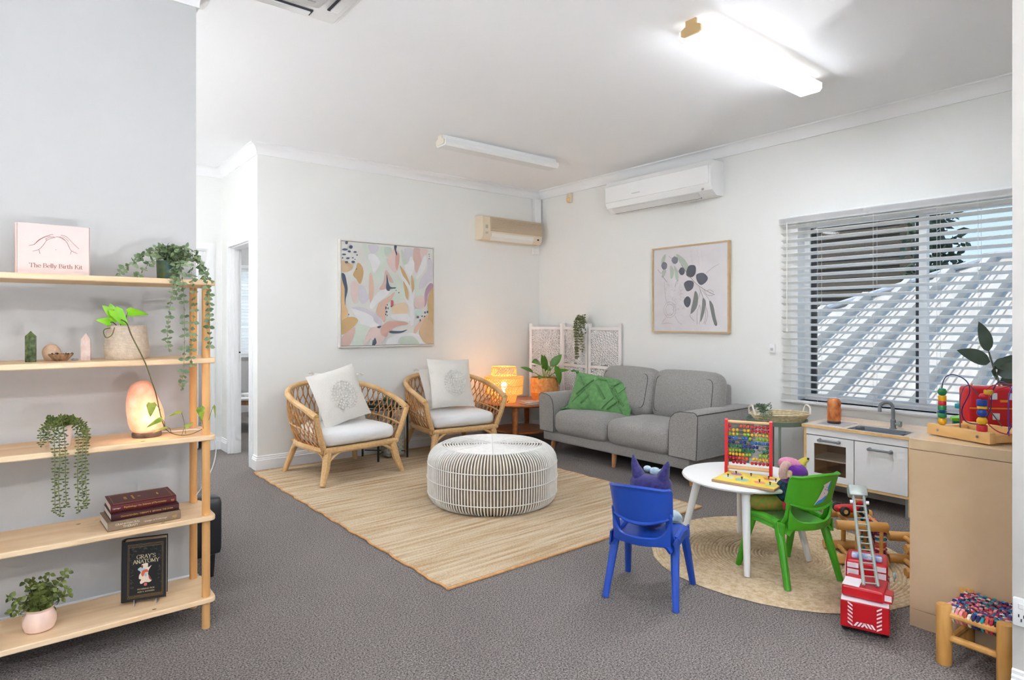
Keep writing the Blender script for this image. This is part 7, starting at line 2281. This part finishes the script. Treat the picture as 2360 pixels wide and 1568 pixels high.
for (x, s) in ((-0.085, -1), (0.1, -1), (-0.085, 1), (0.1, 1)):
    MB().lathe([(0, 0), (0.024, 0), (0.026, 0.003), (0.026, 0.011), (0.02, 0.014), (0, 0.014)], 18, T(x, s * 0.038, 0.026, rx=(pi / 2 if s < 0 else -pi / 2))).build('wheel', BLKPL, bus)
bt = thing('toy_boat', 'teal and lime plastic toy boat between the window and the red bus', 'toy', (3.58, 0.955, CT), radians(-12))
TEAL = mk('teal_plastic', (24, 150, 168), 0.3)
LIME = mk('lime_plastic', (120, 206, 40), 0.3)
P = [(-0.13, 0), (-0.09, 0.028), (0.02, 0.038), (0.09, 0.034), (0.10, 0), (0.09, -0.034), (0.02, -0.038), (-0.09, -0.028)]
MB().prism(P, 0.0, 0.03).build('hull', TEAL, bt, 0)
MB().prism([(p[0] * 1.08, p[1] * 1.12) for p in P], 0.03, 0.045).build('deck', LIME, bt, 0)
MB().rbox(-0.02, 0.06, -0.026, 0.026, 0.045, 0.10, 0.006, 2).rbox(0.0, 0.05, -0.022, 0.022, 0.10, 0.165, 0.006, 2).build('cabin', TEAL, bt)
MB().rbox(-0.085, -0.015, -0.02, 0.02, 0.085, 0.108, 0.004, 2).build('side_arm', TEAL, bt)
MB().lathe([(0, 0), (0.009, 0), (0.004, 0.034), (0, 0.036)], 12, T(0.022, 0, 0.165)).build('funnel', mk('orange_plastic', (240, 96, 40), 0.35), bt)
wtr = thing('wooden_tray', 'wooden puzzle tray with dark shapes behind the bead maze', 'toy', (3.26, 0.70, CT), radians(-48))
MB().rbox(-0.17, 0.17, -0.065, 0.065, 0, 0.016, 0.003, 1).build('board', BMW, wtr, 0)
for (x, y) in ((-0.06, 0.0), (0.02, 0.02), (0.07, -0.02), (-0.11, 0.03)):
    MB().lathe([(0, 0.016), (0.018, 0.016), (0.018, 0.0175), (0, 0.0175)], 14, T(x, y, 0, s=(1.3, 0.6, 1))).build('dark_shape', mk('dark_brown_inlay', (60, 40, 24), 0.6) if 'dark_brown_inlay' not in bpy.data.materials else bpy.data.materials['dark_brown_inlay'], wtr)
# rubber plant
rbp = thing('rubber_plant', 'rubber plant with large dark leaves in a pot at the far end of the cabinet', 'plant', (3.785, 0.877, CT))
MB().lathe([(0, 0), (0.05, 0), (0.068, 0.11), (0.072, 0.115), (0.062, 0.115), (0, 0.10)], 24).build('pot', WHITE, rbp)
MB().lathe([(0, 0.1), (0.062, 0.103)], 16, cap=False).build('soil', SOIL, rbp)
RUB = mk('rubber_leaf', (52, 76, 60), 0.25, col2=(84, 104, 88), vscale=8, spec=0.6)
MB().tube(catmull([(0, 0, 0.1), (0.0, 0.01, 0.2), (-0.01, 0.03, 0.28), (-0.02, 0.045, 0.35)], 5), [0.006, 0.004], 7).build('stem', mk('rubber_stem', (104, 112, 92), 0.5), rbp)
# directions: image-left is (-x,+y); towards camera is (-x,-y)
lf = Vector((-0.78, 0.62, 0)); rt = -lf; cm = Vector((-0.62, -0.78, 0)); upv = Vector((0, 0, 1))
for (h0, d, L, Wd) in (((-0.02, 0.045, 0.35), lf * 0.35 + upv * 0.95 + cm * 0.1, 0.16, 0.075), ((-0.015, 0.04, 0.30), lf * 0.95 + upv * 0.32 + cm * 0.15, 0.19, 0.075), ((-0.01, 0.03, 0.27), rt * 0.95 + upv * 0.35 + cm * 0.2, 0.19, 0.07),
                        ((-0.01, 0.03, 0.29), rt * 0.7 + upv * 0.0 + cm * 0.3, 0.12, 0.065), ((0, 0.02, 0.24), rt * 0.6 + upv * 0.3 + cm * 0.6, 0.15, 0.08), ((0, 0.02, 0.23), lf * 0.5 + upv * 0.2 + cm * 0.5, 0.11, 0.06), ((0, 0.01, 0.2), rt * 0.8 + upv * 0.1 + cm * 0.4, 0.15, 0.08)):
    leafobj('leaf', rbp, h0, d, L, Wd, RUB, cm + upv * 0.25, heart=0, curl=0.06, fold=0.12, n=8)

# ------------------------------------------------------------------ rope seat stools
def rope_seat(name, parent, w, d, z, seed, M=Matrix.Identity(4)):
    cols = [(36, 126, 176), (178, 34, 70), (226, 208, 190), (36, 44, 100), (206, 90, 76), (30, 150, 160), (120, 60, 110), (236, 150, 150), (40, 40, 52)]
    mats = [bpy.data.materials.get('rag_%d' % i) or mk('rag_%d' % i, c, 0.9, var=0.2, vscale=80, bump=0.5, bscale=200) for i, c in enumerate(cols)]
    rd = random.Random(seed)
    mb = MB()
    n = 15
    for k in range(n):
        f = -1 + 2 * (k + 0.5) / n
        # strands converge at the centre in an X weave: four triangular fields
        for fld in range(4):
            a = f
            if fld < 2:
                s = 1 if fld == 0 else -1
                P = [(s * (w / 2 - 0.014), a * d / 2, z - 0.034), (s * w / 2, a * d / 2, z - 0.014), (s * (w / 2 - 0.012), a * d / 2, z + 0.012), (s * w / 2 * max(0.06, abs(a)), a * d / 2 * 0.96, z + 0.006 - 0.010 * (1 - abs(a)))]
            else:
                s = 1 if fld == 2 else -1
                P = [(a * w / 2, s * (d / 2 - 0.014), z - 0.034), (a * w / 2, s * d / 2, z - 0.014), (a * w / 2, s * (d / 2 - 0.012), z + 0.012), (a * w / 2 * 0.96, s * d / 2 * max(0.06, abs(a)), z + 0.006 - 0.010 * (1 - abs(a)))]
            mb.tube(catmull(P, 4), d / n * 0.42, 6, M=M, m=rd.randrange(len(cols)))
            # knobbly second pass
            q = [Vector(p) + Vector((rd.uniform(-.003, .003), rd.uniform(-.003, .003), 0.006)) for p in P[2:]]
            for j in range(7):
                c = q[0].lerp(q[1], (j + rd.random()) / 7)
                mb.ball(c, (rd.uniform(0.006, 0.010), rd.uniform(0.006, 0.010), 0.006), 6, M=M, m=rd.randrange(len(cols)))
    o = mb.build(name, mats, parent, 60)
    o['kind'] = 'stuff'
    return o
def stool(label, loc, rot, w=0.205, d=0.255, h=0.235, seed=1, r=0.026):
    t = thing('rope_stool', label, 'stool', loc, 0, 'small wooden stools with woven rag seats')
    t.rotation_euler = rot
    for sx in (1, -1):
        for sy in (1, -1):
            MB().lathe([(0, 0), (r * 0.92, 0), (r, 0.004), (r, h - 0.004), (r * 0.94, h), (0, h + 0.002)], 16, T(sx * w / 2, sy * d / 2, 0)).build('leg', LOGWOOD, t, 40)
    rl_ = r * 0.5
    for s in (1, -1):
        MB().tube([(-w / 2, s * d / 2, 0.075), (w / 2, s * d / 2, 0.075)], rl_, 10).build('stretcher', LOGWOOD, t)
        MB().tube([(s * w / 2, -d / 2, 0.105), (s * w / 2, d / 2, 0.105)], rl_, 10).build('stretcher', LOGWOOD, t)
        MB().tube([(-w / 2, s * d / 2, h - 0.032), (w / 2, s * d / 2, h - 0.032)], rl_, 10).build('seat_rail', LOGWOOD, t)
        MB().tube([(s * w / 2, -d / 2, h - 0.032), (s * w / 2, d / 2, h - 0.032)], rl_, 10).build('seat_rail', LOGWOOD, t)
    rope_seat('woven_seat', t, w + 0.01, d + 0.01, h - 0.022, seed)
    return t
stool('wooden stool with colourful woven rag seat standing beside the birch cabinet', (2.87, 0.715, 0), (0, 0, radians(-3)), 0.225, 0.19, 0.225, 5)
stool('wooden rag seat stool tipped on its side with a toy car on it', (3.51, 1.577, 0.128), (radians(90), 0, radians(40.5)), 0.225, 0.18, 0.25, 9, 0.0255)
stool('wooden rag seat stool tipped over behind the fire engine and cabinet edge', (3.60, 1.275, 0.088), (radians(90), 0, radians(42)), 0.20, 0.12, 0.235, 13, 0.0255)

# toy car on the tipped stool
tc_ = thing('toy_car', 'small red toy racing car with a yellow driver on the tipped stool', 'toy', (3.585, 1.50, 0.245), radians(140))
RC = mk('car_red', (200, 20, 34), 0.3)
MB().soft(0.15, 0.06, 0.035, 0.015, (0.01, 0, 0.004), 5, T(0, 0, 0.03)).build('body', RC, tc_)
MB().soft(0.05, 0.05, 0.035, 0.014, (0, 0, 0.004), 4, T(-0.045, 0, 0.058)).build('cowl', RC, tc_)
for (x, y) in ((-0.05, -0.042), (0.05, -0.042), (-0.05, 0.042), (0.05, 0.042)):
    wh = MB().lathe([(0, -0.01), (0.02, -0.01), (0.026, -0.006), (0.026, 0.006), (0.02, 0.01), (0, 0.01)], 20, T(x, y, 0.026, rx=pi / 2)).build('wheel', BLKPL, tc_)
    MB().lathe([(0, -0.0115), (0.012, -0.0115), (0.012, 0.0115), (0, 0.0115)], 14, T(x, y, 0.026, rx=pi / 2)).build('hub', mk('hub_gold', (190, 170, 110), 0.3) if 'hub_gold' not in bpy.data.materials else bpy.data.materials['hub_gold'], wh)
MB().ball((-0.055, -0.01, 0.085), (0.02, 0.018, 0.018), 12).build('driver_head', mk('yellow_driver', (246, 176, 30), 0.4), tc_)
MB().ball((-0.02, 0.01, 0.075), (0.014, 0.014, 0.016), 10).build('driver_body', mk('orange_driver', (226, 130, 60), 0.4), tc_)

# ------------------------------------------------------------------ fire engine
fe = thing('toy_fire_engine', 'red toy fire engine with a raised silver ladder on the carpet', 'toy', (2.893, 1.145, 0), radians(20))
FR = mk('engine_red', (186, 8, 22), 0.35)
FW = mk('engine_white', (238, 226, 230), 0.45)
SIL = mk('silver_plastic', (176, 184, 178), 0.35, metal=0.35)
# local: rear end at x=-0.19 faces the camera; width y -0.09..0.09
MB().rbox(-0.19, 0.20, -0.088, 0.088, 0.035, 0.145, 0.004, 1).build('body', FR, fe, 0)
MB().box(-0.188, 0.10, -0.086, 0.086, 0.145, 0.148).build('deck', FW, fe, 0)
MB().rbox(0.05, 0.22, -0.082, 0.082, 0.12, 0.235, 0.014, 3).build('cab', FR, fe)
for (y0, y1, z0, z1) in ((0.03, 0.075, 0.205, 0.225), (0.03, 0.075, 0.17, 0.198), (-0.075, -0.03, 0.205, 0.225), (-0.075, -0.03, 0.17, 0.198)):
    MB().box(0.046, 0.052, y0, y1, z0, z1).build('cab_panel', FW, fe, 0)
MB().box(0.06, 0.2, 0.0815, 0.084, 0.165, 0.215).build('cab_window', FW, fe, 0)
MB().rbox(0.08, 0.12, -0.06, 0.06, 0.235, 0.256, 0.006, 2).build('light_bar', mk('light_bar_blue', (60, 110, 196), 0.2, col2=(226, 232, 240), vscale=24), fe)
MB().rbox(-0.16, 0.0, -0.085, 0.07, 0.150, 0.195, 0.008, 2, T(rz=radians(-6))).build('turntable', FR, fe, 0)
MB().box(-0.155, -0.06, 0.005, 0.068, 0.1955, 0.198, T(rz=radians(-6))).build('white_panel', FW, fe, 0)
MB().box(-0.14, -0.08, -0.112, -0.082, 0.150, 0.185, T(rz=radians(-6))).build('control_box', FR, fe, 0)
MB().box(-0.1405, -0.139, -0.11, -0.085, 0.158, 0.182, T(rz=radians(-6))).build('white_panel', FW, fe, 0)
# chevrons on the rear panel
mb = MB()
for s in (1, -1):
    for k in range(6):
        y0 = s * 0.052; z0 = 0.05 + k * 0.016
        V = [(-0.1905, y0 - 0.009, z0 - 0.005 * s), (-0.1905, y0 + 0.009, z0 + 0.007 * s), (-0.1905, y0 + 0.009, z0 + 0.007 * s + 0.007), (-0.1905, y0 - 0.009, z0 - 0.005 * s + 0.007)]
        mb.add(V + [(v[0] - 0.0006, v[1], v[2]) for v in V], [(0, 1, 2, 3), (7, 6, 5, 4), (0, 4, 5, 1), (1, 5, 6, 2), (2, 6, 7, 3), (3, 7, 4, 0)])
for s in (1, -1):
    for k in range(3):
        y0 = s * (0.036 - 0.013 * k)
        V = [(-0.1905, y0 - 0.004, 0.048 + 0.0), (-0.1905, y0 + 0.004, 0.048), (-0.1905, y0 + 0.004 - s * 0.012, 0.066), (-0.1905, y0 - 0.004 - s * 0.012, 0.066)]
        mb.add(V + [(v[0] - 0.0006, v[1], v[2]) for v in V], [(0, 1, 2, 3), (7, 6, 5, 4), (0, 4, 5, 1), (1, 5, 6, 2), (2, 6, 7, 3), (3, 7, 4, 0)])
mb.build('rear_chevrons', FW, fe, 0)
for (x, s) in ((-0.12, 1), (-0.12, -1), (0.12, 1), (0.12, -1)):
    MB().lathe([(0, -0.012), (0.034, -0.012), (0.038, -0.006), (0.038, 0.006), (0.034, 0.012), (0, 0.012)], 20, T(x, s * 0.074, 0.038, rx=pi / 2)).build('wheel', BLKPL, fe)
MB().tube([(0.06, -0.082, 0.18), (0.05, -0.105, 0.175), (0.05, -0.105, 0.20)], 0.003, 6).build('mirror_arm', SIL, fe)
MB().ball((0.05, -0.106, 0.20), (0.006, 0.008, 0.016), 10).build('mirror', SIL, fe)
# ladder: pivots at the rear of the turntable, leans forward and up
LB = Vector((-0.13, -0.022, 0.205)); LT = Vector((0.085, 0.035, 0.545))
dv = (LT - LB).normalized()
sd_ = Vector((-dv.y, dv.x, 0)).normalized()
nv = sd_.cross(dv).normalized()
ld = MB()
for s in (1, -1):
    for off in (0, 0.014):
        a = LB + sd_ * s * 0.026 + nv * off; b = LT + sd_ * s * 0.02 + nv * off
        ld.tube([a, b], 0.0055, 6)
    for k in range(15):
        t = k / 14
        a = LB.lerp(LT, t) + sd_ * s * (0.026 - 0.006 * t)
        ld.tube([a, a + nv * 0.014], 0.002, 5)
lad = ld.build('ladder_rails', SIL, fe, 0)
for k in range(15):
    t = (k + 0.3) / 15
    a = LB.lerp(LT, t)
    w_ = 0.026 - 0.006 * t
    MB().tube([a - sd_ * w_, a + sd_ * w_], 0.0028, 5).build('rung', SIL, lad)
Mb_ = Matrix.Translation(LT) @ Matrix(((dv.x, sd_.x, nv.x, 0), (dv.y, sd_.y, nv.y, 0), (dv.z, sd_.z, nv.z, 0), (0, 0, 0, 1)))
bk_ = MB().rbox(-0.028, 0.022, -0.038, 0.038, -0.01, 0.04, 0.008, 2, Mb_).build('bucket', SIL, fe)
MB().box(-0.005, 0.023, -0.03, 0.03, 0.0395, 0.042, Mb_).build('bucket_top', FW, bk_, 0)
for s in (1, -1):
    MB().lathe([(0, -0.006), (0.008, -0.006), (0.008, 0.006), (0, 0.006)], 10, T(*(LB.lerp(LT, 0.86) + sd_ * s * 0.032), rx=pi / 2)).build('ladder_pin', FW, lad)
